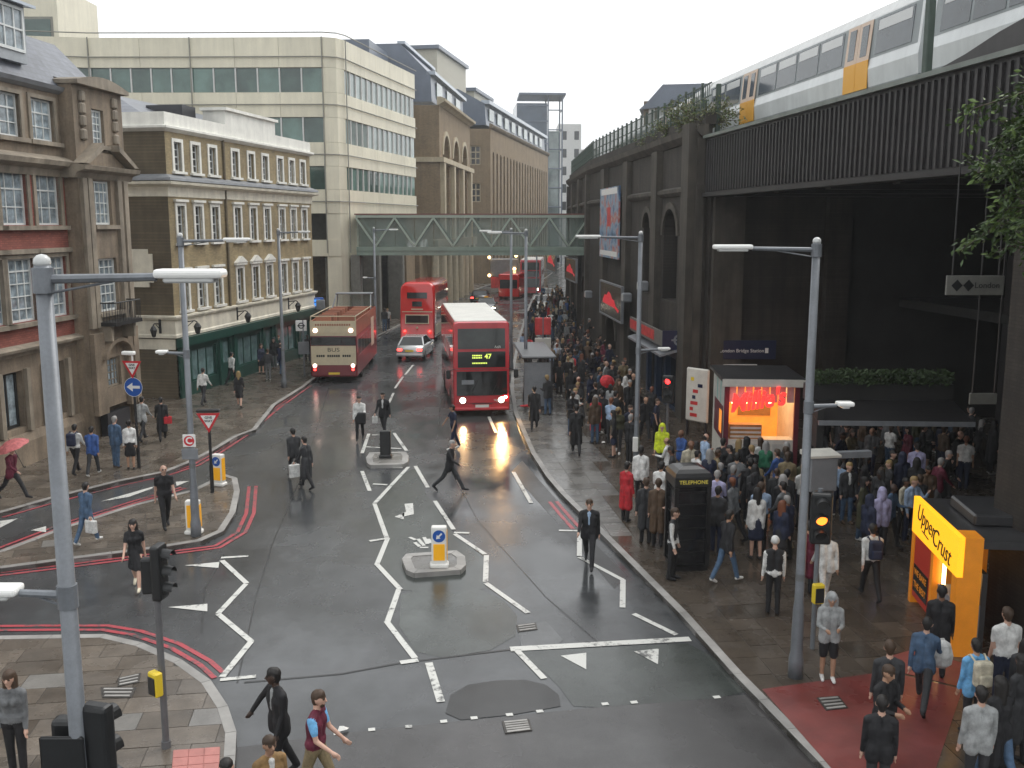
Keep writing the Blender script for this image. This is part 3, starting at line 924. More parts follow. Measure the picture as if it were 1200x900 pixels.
# green shopfront
shop_ops = [(1.3, 3.9, 0.75, 2.35), (4.6, 5.6, 0.15, 2.5), (6.4, 9.3, 0.75, 2.35), (10.0, 11.0, 0.15, 2.5), (11.8, 14.6, 0.75, 2.35), (15.3, 16.9, 0.75, 2.35)]
MB().wall(0, BW, 0, 3.05, shop_ops, -0.08, 0.25).build('shopfront', M['pub_green'], B)
for a, b2, c, d in shop_ops:
    if c > 0.5:
        window(B, (a + b2) / 2, c, b2 - a, d - c, 0.05, 'pub_green', 'green_glass', 3 if b2 - a > 2 else 2, 1, 0.07, 0.08, 'shop_window')
    else:
        dd = MB().box(a + 0.02, b2 - 0.02, 0.06, 0.12, 0.16, 2.48).build('door', M['pub_green'], B)
        MB().box(a + 0.15, b2 - 0.15, 0.048, 0.056, 1.2, 2.3).build('door_pane', M['green_glass'], dd)
for x in (0.12, 4.25, 5.95, 9.65, 11.4, 14.95, 17.6):
    MB().box(x - 0.14, x + 0.14, -0.2, -0.081, 0.0, 3.04).build('pilaster', M['pub_green'], B)
MB().box(-0.1, BW + 0.05, -0.32, -0.08, 2.62, 3.04).build('shop_fascia', M['pub_green'], B)
MB().box(-0.02, 0.0, 0.02, BD, 2.5, 3.0).build('flank_band', M['pub_cream'], B)
MB().box(5.75, 5.88, -0.1, 0.02, 3.98, 13.0).build('downpipe', M['pub_brick_dark'], B)
def lantern(parent, x, y, z, out, name='wall_lantern'):
    e = obj(name, MB().path([(0, 0, 0.35), (0, -0.5 * out, 0.42), (0, -0.62 * out, 0.35)], 0.03, 6).path([(0, 0, 0.05), (0, -0.4 * out, 0.38)], 0.02, 6).box(-0.06, 0.06, -0.04, 0.0, -0.1, 0.6).mesh('bracket', M['iron_black']), parent, (x, y, z))
    MB().lathe([(0.05, -0.22), (0.1, -0.18), (0.17, 0.1), (0.19, 0.12), (0.1, 0.28), (0.03, 0.34)], 6, (0, -0.62 * out, 0)).build('lantern', M['iron_black'], e)
    return e
for x in (0.6, 6.2, 13.2): lantern(B, x, -0.22, 3.45, 1.0)
e = lantern(B, -0.12, 0.7, 3.4, 1.0); e.rotation_euler = (0, 0, R(-90))
MB().rbox(17.5, 17.7, -0.9, -0.3, 2.9, 3.6, 0.08, 2).build('hanging_sign', M['lead_grey'], B)

# ------------------------------------------------------------------ cream office block
C = new_empty('office_block', (-12.7, 75.0, 0), 0, 'large cream panelled office block with bands of green glass behind the pub', 'building')
plan = [(-45, -9), (-34, -4.6), (-26, -1.2), (-18.5, 0.3), (-11, 0.25), (-1.2, 0.0), (-0.3, 0.35), (0.15, 1.2), (3.75, 18.5)]
bands = [(6.05, 7.3), (9.25, 11.05), (12.75, 14.5), (16.3, 18.1)]
tops = [(19.85, 20.6), (20.6, 22.0)]
def cband(z0, z1, m, name, inset=0.0, panel=None):
    for i in range(len(plan) - (2 if z0 < 7 else 1)):
        a, b = Vector(plan[i]), Vector(plan[i + 1])
        d = (b - a).normalized()
        n = Vector((d.y, -d.x))
        ln = (b - a).length
        k = max(1, round(ln / panel)) if panel else 1
        for q in range(k):
            p0, p1 = a.lerp(b, q / k), a.lerp(b, (q + 1) / k)
            g = 0.012 if panel else 0
            p0, p1 = p0 + d * g - n * inset, p1 - d * g - n * inset
            MB().prism([tuple(p0), tuple(p1), tuple(p1 - n * 0.3), tuple(p0 - n * 0.3)], z0 + g, z1 - g).build(name, M[m], C)
for z0, z1 in bands + tops:
    zm = (z0 + z1) / 2
    if z1 - z0 > 1.5 and z0 > 7:
        cband(z0, zm, 'office_cream', 'panel', 0, 3.7)
        cband(zm, z1, 'office_cream', 'panel', 0, 3.7)
    else:
        cband(z0, z1, 'office_cream', 'panel', 0, 3.7)
    cband(z0 + 0.02, z1 - 0.02, 'office_grey', 'panel_backing', 0.06)
for z0, z1 in [(11.05, 12.75), (14.5, 16.3), (18.1, 19.85)]:
    for i in range(len(plan) - 1):
        a, b = Vector(plan[i]), Vector(plan[i + 1])
        d = (b - a).normalized()
        n = Vector((d.y, -d.x))
        ln = (b - a).length
        if i in (5, 6):
            MB().prism([tuple(a), tuple(b), tuple(b - n * 0.3), tuple(a - n * 0.3)], z0 + 0.003, z1 - 0.003).build('corner_panel', M['office_cream'], C)
            continue
        k = max(1, round(ln / (1.53 if i < 5 else 1.25)))
        for q in range(k):
            p0, p1 = a.lerp(b, q / k) + d * 0.06 - n * 0.14, a.lerp(b, (q + 1) / k) - d * 0.06 - n * 0.14
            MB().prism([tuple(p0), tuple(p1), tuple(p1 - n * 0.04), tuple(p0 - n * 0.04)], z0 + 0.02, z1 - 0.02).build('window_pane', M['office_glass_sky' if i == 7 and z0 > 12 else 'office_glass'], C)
            c0 = a.lerp(b, q / k)
            MB().prism([tuple(c0 - d * 0.05 - n * 0.04), tuple(c0 + d * 0.05 - n * 0.04), tuple(c0 + d * 0.05 - n * 0.26), tuple(c0 - d * 0.05 - n * 0.26)], z0 + 0.005, z1 - 0.005).build('mullion', M['far_white'], C)
# horizontal and vertical metal rails
rl = MB()
for z in (10.15, 13.6, 17.2, 20.6, 22.3):
    pp = [(p[0] * 1.0 + 0, p[1], z) for p in plan]
    out = []
    for i, p_ in enumerate(plan):
        a, b = Vector(plan[max(0, i - 1)]), Vector(plan[min(len(plan) - 1, i + 1)])
        d = (b - a).normalized()
        out.append((p_[0] + d.y * 0.14, p_[1] - d.x * 0.14, z))
    rl.path(out, 0.045, 5)
for x, y in ((-26, -1.35), (-18.5, 0.14), (-11, 0.1), (-1.25, -0.14), (0.3, 1.1)): rl.tube((x, y, 6.3), (x, y, 22.0), 0.05, n=5)
rl.build('facade_rail', M['office_grey'], C)
core = MB()
ip = [(-45, -8.4), (-34, -4.0), (-26, -0.6), (-18.5, 0.9), (-11, 0.9), (-1.3, 0.7), (-0.5, 1.4), (3.1, 18.4), (3.1, 19), (-45, 19)]
core.prism(ip, 9.4, 21.6)
core.build('core', M['steel_dark'], C)
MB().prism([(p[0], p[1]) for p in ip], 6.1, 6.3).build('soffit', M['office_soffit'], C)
MB().prism([(-14, 6), (-3, 6), (1.6, 18), (-14, 18)], 0, 6.08).build('ground_floor', M['brown_brick_dark'], C)
for x, y in ((-0.9, 1.2), (-8.5, 1.2), (1.0, 7.5), (2.3, 13.5)):
    MB().rbox(x - 0.7, x + 0.7, y - 0.7, y + 0.7, 0, 6.09, 0.1, 1).build('column', M['office_cream' if y < 0 else 'office_soffit'], C)
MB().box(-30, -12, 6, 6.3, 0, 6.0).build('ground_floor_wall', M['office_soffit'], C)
# open gallery behind the lowest parapet with planting
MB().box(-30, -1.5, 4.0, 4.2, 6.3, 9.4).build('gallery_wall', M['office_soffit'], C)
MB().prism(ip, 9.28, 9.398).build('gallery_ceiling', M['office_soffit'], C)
for x in (-24, -18, -12, -6.5): MB().box(x - 0.3, x + 0.3, 0.75, 1.3, 7.3, 9.27).build('gallery_post', M['office_cream'], C)
MB().prism([(-1.3, 0.05), (-0.3, 0.4), (0.15, 1.25), (0.6, 3.2), (0.0, 3.2), (-1.3, 1.2)], 0.0, 9.26).build('corner_pillar', M['office_cream'], C)
t = MB()
t.box(-36, -24, 8, 16, 21.6, 27.5)
tw = t.build('roof_tower', M['office_cream'], C)
for x in (-34.5, -31.5, -28.5, -25.7):
    MB().box(x - 1.1, x + 1.1, 7.93, 7.98, 22.6, 24.8).build('tower_pane', M['office_glass'], tw)
    MB().box(x - 1.3, x + 1.3, 7.96, 7.99, 22.4, 25).build('tower_frame', M['office_grey'], tw)
MB().tube((-23.6, 0.5, 22), (-23.6, 0.5, 23.4), 0.15, 0.1).build('roof_pipe', M['steel_dark'], C)
# ------------------------------------------------------------------ arched brick building beyond the office
D = new_empty('arched_warehouse', (-7.5, 104.0, 0), R(84.5), 'brown brick warehouse with cream arches under a blue slate roof', 'building')
DW, DH = 23.0, 20.5
ops = [(2.2 + i * 6.8, 6.4 + i * 6.8, 1.0, 17.8) for i in range(3)]
w_ = MB().wall(0, DW, 0, DH, ops, 0, 0.9)
for a, b, c, d in ops: arch_fill(w_, a, b, d, d - 2.1, 0.0, 0.9)
w_.build('street_wall', M['brown_brick'], D)
for a, b, c, d in ops:
    arch_ring(a, b, d - 2.1, 0.45, -0.12, 0.05).build('arch', M['stone_cream'], D)
    for z in (2, 5.5, 9, 12.2): window(D, (a + b) / 2, z, 2.6, 2.4, 0.7, 'stone_cream', 'glass_pub', 3, 2, 0.1, 0.12)
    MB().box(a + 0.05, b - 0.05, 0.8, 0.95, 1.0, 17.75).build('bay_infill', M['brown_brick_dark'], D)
for i in range(4): MB().box(0.9 + i * 6.8 - 0.5, 0.9 + i * 6.8 + 0.5, -0.45, 0.0, 0, 14.8).build('buttress', M['stone_cream'], D)
MB().box(-0.3, DW + 0.2, -0.5, 0.03, 14.8, 15.3).build('string_course', M['stone_cream'], D)
# gable end that faces the camera, seen past the office
fw = MB()
e1 = new_empty('gable_frame', (0, 0, 0), R(-84.5 - 0.0)); e1.parent = D
bpy.data.objects.remove(e1)
gop = [(2.0, 8.2, 1.0, 18.3)]
g = MB().wall(-12, 0, 0, DH, [(-9.7, -3.6, 1.0, 18.3)], 0, 0.9)
arch_fill(g, -9.7, -3.6, 18.3, 15.2, 0.0, 0.9)
g.build('gable_wall', M['brown_brick'], D, rot=(0, 0, R(-84.5)))
arch_ring(-9.7, -3.6, 15.2, 0.5, -0.15, 0.05).build('arch', M['stone_cream'], D, rot=(0, 0, R(-84.5)))
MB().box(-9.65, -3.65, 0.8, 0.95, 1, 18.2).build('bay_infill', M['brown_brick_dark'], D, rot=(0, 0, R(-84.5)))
MB().box(-3.4, 0.2, -0.25, -0.01, 14.8, 15.3).build('string_course', M['stone_cream'], D, rot=(0, 0, R(-84.5)))
moulding(D, -0.5, DW + 0.2, DH, [(0.1, 0), (0.35, 0.2), (0.7, 0.35), (0.75, 0.6), (0.3, 0.8)], 'stone_cream')
r = MB()
r.xprism([(0.8, DH + 0.4), (0.9, DH + 3.0), (1.0, DH + 3.2), (4.0, DH + 6.2), (11, DH + 6.2), (11, DH + 0.4)], 0.3, DW)
r.build('roof', M['roof_blue'], D)
MB().obox((0.3, 0.85, DH + 3.25), (DW, 0.85, DH + 3.25), 0.9, 0.35).build('roof_edge', M['roof_rim'], D)
MB().obox((0.3, 3.9, DH + 6.3), (DW * 0.8, 3.9, DH + 6.3), 0.8, 0.3).build('roof_ridge', M['roof_rim'], D)
for i in range(3): MB().box(3.2 + i * 6.6, 6.6 + i * 6.6, 0.72, 0.8, DH + 1.0, DH + 2.7).build('roof_light', M['office_glass_sky'], D)
MB().box(-9, -1, 5, 9, DH, DH + 5).build('roof_plant', M['roof_blue'], D)

# ------------------------------------------------------------------ long brick building with piers
E_ = new_empty('brick_block', (-3.0, 140.0, 0), R(80.0), 'long plain brick building with tall narrow piers and slate roof, further down', 'building')
EW, EH = 58.0, 21.5
w_ = MB().wall(0, EW, 0, EH, [(1.5 + i * 2.8, 2.9 + i * 2.8, 2, 18.5) for i in range(20)], 0, 0.5)
for i in range(20): arch_fill(w_, 1.5 + i * 2.8, 2.9 + i * 2.8, 18.5, 17.8, 0, 0.5, 6)
w_.build('street_wall', M['brown_brick'], E_)
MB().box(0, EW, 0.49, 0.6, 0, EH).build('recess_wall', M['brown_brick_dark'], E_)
for i in range(20):
    for z in (3.5, 7.4, 11.4, 15.2):
        MB().box(1.75 + i * 2.8, 2.65 + i * 2.8, 0.44, 0.48, z, z + 2.0).build('window_pane', M['glass_pub'], E_)
gw_ = MB().wall(-4.6, 0, 0, EH, [(-3.4, -1.4, z, z + 2.6) for z in (7.0, 11.5, 16.6)], 0, 0.4)
gw_.build('end_wall', M['brown_brick'], E_, rot=(0, 0, R(-80)))
for z in (7.0, 11.5, 16.6):
    ww = window(E_, 0, z, 2.0, 2.6, 0.2, 'stone_cream', 'glass_pub', 3, 3, 0.16, 0.12)
    ww.rotation_euler = (0, 0, R(-80)); ww.location = (-2.4 * math.cos(R(-80)) - 0.2 * math.sin(R(-80)) * 1, -2.4 * math.sin(R(-80)) + 0.2 * math.cos(R(-80)), z)
MB().box(-4.6, -0.02, 0.5, 12, 0, EH).build('end_mass', M['brown_brick_dark'], E_, rot=(0, 0, R(-80)))
moulding(E_, -0.2, EW, EH, [(0.1, 0), (0.3, 0.2), (0.4, 0.5), (0.1, 0.7)], 'brown_brick_dark')
r = MB().xprism([(0.6, EH + 0.5), (0.8, EH + 3.4), (4.5, EH + 5.4), (14, EH + 5.4), (14, EH + 0.5)], 0, EW)
r.build('roof', M['roof_blue'], E_)
MB().obox((0, 0.7, EH + 3.6), (EW, 0.7, EH + 3.6), 1.2, 0.5).build('roof_edge', M['roof_rim'], E_)
for i in range(9): MB().box(2.0 + i * 6, 5.2 + i * 6, 0.5, 0.62, EH + 1.3, EH + 2.9).build('roof_light', M['office_glass_sky'], E_)
MB().box(-2, 16, 7, 14, EH + 4, EH + 10.5).build('plant_room', M['plant_cream'], E_)
MB().box(-2.4, 16.4, 6.6, 14.4, EH + 10.5, EH + 11).build('plant_room_roof', M['roof_blue'], E_)
MB().box(22, 36, 7, 14, EH + 4, EH + 8.0).build('plant_room', M['plant_cream'], E_)
MB().box(21.6, 36.4, 6.6, 14.4, EH + 8.0, EH + 8.5).build('plant_room_roof', M['roof_blue'], E_)

# ------------------------------------------------------------------ glass tower and pale blocks at the end of the street
Fh = 34.0
F_ = new_empty('glass_tower', (2.0, 212.0, 0), R(4), 'dark blue glass tower with open steel frame at the street end', 'building')
MB().box(-1.0, 5.4, 0, 12, 0, 33.4).build('tower_wall', M['tower_blue'], F_)
for z in (5, 10, 15, 20, 25, 29.6, 32.8): MB().box(-1.06, 5.46, -0.1, -0.01, z, z + 0.3).build('floor_band', M['roof_blue'], F_)
st = MB()
for x in (5.6, 8.6):
    for y in (0, 5): st.tube((x, y, 0), (x, y, Fh + 1), 0.16, n=6)
for z in range(4, 35, 4):
    st.tube((5.6, 0, z), (8.6, 0, z), 0.12, n=5).tube((8.6, 0, z), (8.6, 5, z), 0.12, n=5)
st.build('steel_frame', M['roof_blue'], F_)
MB().xprism([(-1, Fh + 1), (5.5, Fh + 0.4), (5.5, Fh + 0.8), (-1, Fh + 1.4)], -0.6, 9.2).build('canopy_roof', M['roof_blue'], F_)
MB().box(6.0, 8.3, 3, 4, 0, 28).build('lift_shaft', M['office_glass_sky'], F_)
W1 = new_empty('white_tower_block', (12.0, 262.0, 0), 0, 'distant white tower block with dark windows right of the glass tower', 'building')
MB().box(0, 6.0, 0, 12, 0, 34).build('wall', M['far_white'], W1)
for z in (12, 16.5, 21, 25.5, 30):
    for x in (1.0, 4.2): MB().box(x, x + 1.2, -0.05, -0.01, z, z + 2.2).build('window_pane', M['glass_dark'], W1)
W2 = new_empty('low_white_block', (18.5, 268.0, 0), 0, 'lower distant white block behind the viaduct railing', 'building')
MB().box(0, 5.0, 0, 12, 0, 28).build('wall', M['far_white'], W2)
for z in (16, 20, 24): MB().box(1, 2.4, -0.05, -0.01, z, z + 1.6).build('window_pane', M['glass_dark'], W2)
W3 = new_empty('dark_roof_house', (15.6, 120.0, 0), R(-10), 'dark building with sloping roof showing above the viaduct', 'building')
MB().box(0, 7.5, 0, 8, 0, 22.8).build('wall', M['brown_brick_dark'], W3)
MB().vprism([(-0.5, 21.8), (0.4, 22.6), (2.2, 24.6), (8, 24.6), (8, 22.6)], -0.5, 8.5).build('roof', M['roof_blue'], W3)
for x in (0.6, 1.7): MB().box(x, x + 0.7, -0.06, -0.01, 20, 22.0).build('window_pane', M['far_white'], W3)
W4 = new_empty('far_terrace', (-2, 300, 0), 0, 'pale buildings closing the far end of the street', 'building')
MB().box(-40, 60, 0, 10, 0, 17).build('wall', M['plant_cream'], W4)
for i in range(20): MB().box(-38 + i * 4.8, -36 + i * 4.8, -0.06, -0.01, 9, 12).build('window_pane', M['glass_dark'], W4)

# ------------------------------------------------------------------ glazed footbridge
mat('bridge_green', (0.21, 0.27, 0.225), 0.45, var=0.15, vs=1)
mat('bridge_truss', (0.34, 0.40, 0.34), 0.45, var=0.1, vs=1)
mat('bridge_red', (0.20, 0.09, 0.075), 0.5, var=0.2)
mat('bridge_glass', (0.28, 0.36, 0.32), 0.08, alpha=0.26, spec=0.5)
FB = new_empty('covered_footbridge', (-11.9, 76.0, 0), 0, 'green steel and glass footbridge crossing over the street', 'footbridge')
LB = 17.7
MB().box(0, LB, -0.2, 2.4, 6.1, 6.45).build('deck', M['bridge_green'], FB)
MB().box(0, LB, -0.26, -0.14, 6.45, 6.75).build('bottom_chord', M['bridge_green'], FB)
MB().box(0, LB, -0.26, -0.1, 8.95, 9.15).build('top_chord', M['bridge_truss'], FB)
MB().box(-0.1, LB, -0.3, 2.5, 9.16, 9.26).build('roof', M['bridge_red'], FB)
MB().box(0, LB, 2.3, 2.42, 6.45, 9.1).build('back_glazing', M['bridge_glass'], FB)
n = 12
for i in range(n):
    a, b = i * LB / n, (i + 1) * LB / n
    z0, z1 = (6.8, 8.95) if i % 2 else (8.95, 6.8)
    MB().obox((a, -0.2, z0), (b, -0.2, z1), 0.12, 0.13).build('truss_diagonal', M['bridge_truss'], FB)
    MB().obox((a, 2.5, z0), (b, 2.5, z1), 0.12, 0.13).build('truss_diagonal', M['bridge_truss'], FB)
for i in range(12):
    MB().box(i * LB / 12 + 0.03, (i + 1) * LB / 12 - 0.03, 0.0, 0.03, 6.76, 8.94).build('glass_panel', M['bridge_glass'], FB)
MB().box(-0.5, 0.2, 0, 1.2, 0, 6.1).build('pier', M['office_soffit'], FB)

# ------------------------------------------------------------------ arcade of pale columns far along the left pavement
mat('arcade_cream', (0.50, 0.44, 0.32), 0.6, var=0.15, streak=0.15)
AR = new_empty('column_arcade', (-8.2, 98.0, 0), R(84.5), 'row of cream shopfront columns under the brick warehouse', 'arcade')
for i in range(7):
    MB().tube((i * 4.2, -0.6, 0), (i * 4.2, -0.6, 5.6), 0.42, 0.36, 12).build('column', M['arcade_cream'], AR)
    MB().box(i * 4.2 - 0.55, i * 4.2 + 0.55, -1.15, -0.05, 5.6, 6.0).build('capital', M['arcade_cream'], AR)
MB().box(-1, 28, -1.1, -0.1, 6.0, 6.9).build('lintel', M['brown_brick'], AR)
AG = new_empty('gabled_kiosks', (-10.4, 90.0, 0), R(82), 'pair of brick entrance bays with white gables below the footbridge', 'entrance')
for i in range(2):
    bb = MB().box(i * 5.2, i * 5.2 + 3.2, -0.8, 0.8, 0, 6.2).build('bay', M['brown_brick'], AG)
    for k in range(2):
        MB().vprism([(i * 5.2 + k * 1.6, 6.0), (i * 5.2 + k * 1.6 + 1.6, 6.0), (i * 5.2 + k * 1.6 + 0.8, 7.0)], -1.0, -0.8).build('white_gable', M['far_white'], AG)
        MB().vprism([(i * 5.2 + k * 1.6, 2.4), (i * 5.2 + k * 1.6 + 1.6, 2.4), (i * 5.2 + k * 1.6 + 0.8, 3.2)], -1.0, -0.8).build('white_gable', M['far_white'], AG)
    MB().box(i * 5.2 + 0.8, i * 5.2 + 2.4, -0.86, -0.8, 0, 2.3).build('doorway', M['steel_dark'], AG)
# ------------------------------------------------------------------ railway viaduct on the right
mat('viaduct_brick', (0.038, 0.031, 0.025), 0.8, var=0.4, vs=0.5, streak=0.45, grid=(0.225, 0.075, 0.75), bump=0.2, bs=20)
mat('viaduct_stone', (0.064, 0.055, 0.044), 0.75, var=0.35, vs=0.8, streak=0.4, bump=0.15, bs=15)
mat('girder', (0.026, 0.024, 0.025), 0.5, var=0.25, vs=0.5, streak=0.3)
mat('girder_rib', (0.034, 0.031, 0.032), 0.5, var=0.2, vs=0.8, streak=0.3, rnd=0.08)
mat('girder_edge', (0.17, 0.19, 0.17), 0.5, var=0.3, vs=1.0)
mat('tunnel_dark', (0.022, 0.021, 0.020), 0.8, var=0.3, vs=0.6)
mat('rail_green', (0.05, 0.075, 0.06), 0.55, var=0.2)
V0, V1 = Vector((10.6, 19.5)), Vector((8.0, 41.5))
VA = math.atan2(V1.y - V0.y, V1.x - V0.x)
# local frame: x runs away from the camera along the viaduct, outward (street) is +y here, so use mirrored depth
def vl(s, out, z=0):
    """point s metres along from V0, out metres towards the street"""
    d = (V1 - V0).normalized()
    n = Vector((-d.y, d.x))
    p = V0 + d * s + n * out
    return (p.x, p.y, z)
BR = new_empty('railway_bridge', (*V0, 0), VA, 'dark railway bridge with ribbed steel girder over the station forecourt', 'railway bridge')
# in this frame +x is along, +y is towards the street; the deck lies at -y
GZ0, GZ1 = 9.75, 11.95
gl = MB().box(-16, 22.1, -0.25, 0.0, GZ0, GZ1).build('girder', M['girder'], BR)
rib = MB().xprism([(0, GZ0 + 0.05), (0.07, GZ0 + 0.05), (0.07, GZ1 - 0.1), (0, GZ1 - 0.1)], -0.05, 0.05)
rm = rib.mesh('rib', M['girder_rib'])
for i in range(88): obj('rib', rm, BR, (-3.9 + i * 0.295, 0.002, 0))
MB().box(-16, 22.1, -0.3, 0.16, GZ1, GZ1 + 0.12).build('girder_edge', M['girder_edge'], BR)
MB().box(-16, 22.1, -0.45, 0.12, GZ0 - 0.15, GZ0).build('girder_flange', M['girder'], BR)
# raised curved end of the girder nearest the camera
MB().vprism([(-16, GZ1 + 0.12), (4.6, GZ1 + 0.12), (3.4, GZ1 + 0.3), (2.2, GZ1 + 0.55), (0.5, GZ1 + 0.8), (-16, GZ1 + 0.9)], -0.2, 0.05).build('raised_girder_end', M['girder_rib'], BR)
MB().box(-16, 22.1, -26, -0.3, GZ1 - 0.9, GZ1 - 0.5).build('deck', M['tunnel_dark'], BR)
for i in range(9): MB().box(-14 + i * 4.2, -13.6 + i * 4.2, -26, -0.5, GZ0 - 0.2, GZ1 - 0.9).build('cross_girder', M['girder'], BR)
# piers at both ends of the span
MB().box(-2.4, 0.2, -1.6, 0.62, 0, GZ0 - 0.16).build('pier', M['viaduct_brick'], BR)
MB().box(-2.2, -0.4, -26, -1.61, 0, GZ0 - 0.2).build('side_wall', M['viaduct_brick'], BR)
MB().box(8, 24, -27, -26, 0, GZ1).build('back_wall', M['tunnel_dark'], BR)
MB().box(-16, 8, -27, -26.0, 0, GZ1).build('back_wall', M['tunnel_dark'], BR)
# abutment wall closing the far side of the forecourt, facing the camera
MB().box(21.9, 23.2, -26, -0.2, 0, GZ1).build('abutment', M['viaduct_brick'], BR)
MB().box(21.6, 21.9, -1.6, -0.3, 0, GZ0 - 0.16).build('abutment_pier', M['viaduct_stone'], BR)
MB().box(21.5, 21.9, -6.2, -5.2, 0, GZ0 - 0.16).build('abutment_pier', M['viaduct_brick'], BR)
# dim gallery structure inside: concourse floor edge, hedge planters, beams
MB().box(12, 21.5, -24, -8.5, 5.0, 5.35).build('mezzanine_slab', M['tunnel_dark'], BR)
MB().box(12.0, 12.2, -24, -8.5, 5.35, 6.2).build('mezzanine_parapet', M['girder_rib'], BR)
MB().box(2.0, 2.3, -20, -6.5, 6.4, 7.4).build('sign_beam', M['girder_rib'], BR)
MB().box(2.0, 2.3, -20, -6.5, 4.6, 5.2).build('sign_beam', M['girder'], BR)
MB().box(5, 5.4, -9, -8.6, 0, GZ0).build('column', M['girder'], BR)
MB().box(14, 14.4, -9, -8.6, 0, GZ0).build('column', M['girder'], BR)
# station signs inside
mat('sign_pale', (0.15, 0.15, 0.135), 0.5, var=0.2)
mat('sign_navy', (0.010, 0.016, 0.055), 0.4)
def pixel_board(name, label, px0, px1, py0, py1, Y, m, thick=0.06, cat='sign', hang=None):
    """flat board standing in the plane y = Y"""
    def at(px, py):
        u, v = (px - 600) / FOC, -(py - 450) / FOC
        d = (u, _c + v * _s, -_s + v * _c)
        t = Y / d[1]
        return d[0] * t, CAM_H + d[2] * t
    x0, z1 = at(px0, py0)  # board corners taken from image pixels, cast from the camera to a chosen depth
    x1, z0 = at(px1, py1)
    e = new_empty(name, ((x0 + x1) / 2, Y, z0), 0, label, cat)
    MB().rbox(-(x1 - x0) / 2, (x1 - x0) / 2, 0, thick, 0, z1 - z0, 0.01, 1).build('board', M[m], e)
    if hang:
        for k in (-0.4, 0.4): MB().tube(((x1 - x0) * k, thick / 2, z1 - z0 - 0.01), ((x1 - x0) * k, thick / 2, hang - z0), 0.02, n=6).build('hanger', M['girder'], e)
    return e, x1 - x0, z1 - z0
e, w, h = pixel_board('station_sign', 'navy station sign board on the dark wall above the cookie kiosk', 845, 909, 399, 421, 41.05, 'sign_navy')
text_part('lettering', 'London Bridge Station', h * 0.26, M['sign_white'], e, (-w * 0.12, -0.012, h * 0.45), (R(90), 0, 0), 0.003)
MB().rbox(w * 0.30, w * 0.36, -0.012, -0.002, h * 0.33, h * 0.6, 0.002, 1).build('pictogram', M['sign_white'], e)
e, w, h = pixel_board('street_name_plate', 'small white street name plate below the navy station sign', 847, 887, 427, 434, 41.05, 'sign_white')
text_part('lettering', 'TOOLEY STREET', h * 0.75, M['black_plastic'], e, (0, -0.012, h * 0.5), (R(90), 0, 0), 0.003)
e, w, h = pixel_board('platform_sign', 'pale sign with two arrows hanging under the dark bridge', 1110, 1176, 323, 346, 21.6, 'sign_pale', hang=10.6)
text_part('lettering', 'London', h * 0.42, M['black_plastic'], e, (w * 0.2, -0.012, h * 0.5), (R(90), 0, 0), 0.003)
for k in (-0.32, -0.12):
    MB().vprism([(w * k - 0.12, h * 0.5), (w * k, h * 0.8), (w * k + 0.12, h * 0.5), (w * k, h * 0.2)], -0.012, -0.002).build('arrow_mark', M['black_plastic'], e)
e, w, h = pixel_board('hanging_strip_sign', 'short pale strip sign beside the right hand pier', 1137, 1168, 461, 474, 22.5, 'sign_pale', hang=10.6)

# long dark shopfront under the bridge with pale awning edge and a box hedge on top
SH = new_empty('cafe_front', (10.5, 30.6, 0), R(-3), 'dark cafe front under the bridge with pale awning edge and hedge on its roof', 'shopfront')
mat('hedge', (0.035, 0.06, 0.02), 0.8, rnd=0.3)
MB().box(-1.2, 3.4, 0.0, 0.3, 3.0, 3.5).build('fascia', M['tunnel_dark'], SH)
MB().xprism([(0, 3.0), (-1.7, 2.62), (-1.7, 2.56), (0, 2.9)], -1.2, 3.4).build('awning', M['girder'], SH)
MB().box(-1.2, 3.4, -1.78, -1.705, 2.52, 2.66).build('awning_edge', M['lead_grey'], SH)
MB().box(-1.2, -1.0, -1.6, 0.0, 0, 3.0).build('side_post', M['tunnel_dark'], SH)
hb = MB()
rg = random.Random(3)
for i in range(1800):
    c = Vector((rg.uniform(-1.1, 3.3), rg.uniform(-0.25, 0.5), 3.5 + 0.42 * rg.random() ** 0.8))
    a = Vector((rg.uniform(-1, 1), rg.uniform(-1, 1), rg.uniform(-0.4, 1))).normalized() * 0.09
    b = a.cross(Vector((rg.uniform(-1, 1), rg.uniform(-1, 1), rg.uniform(-1, 1)))).normalized() * 0.04
    hb.quad(tuple(c - a), tuple(c + b), tuple(c + a), tuple(c - b))
kind(hb.build('hedge_leaves', M['hedge'], SH), 'stuff')

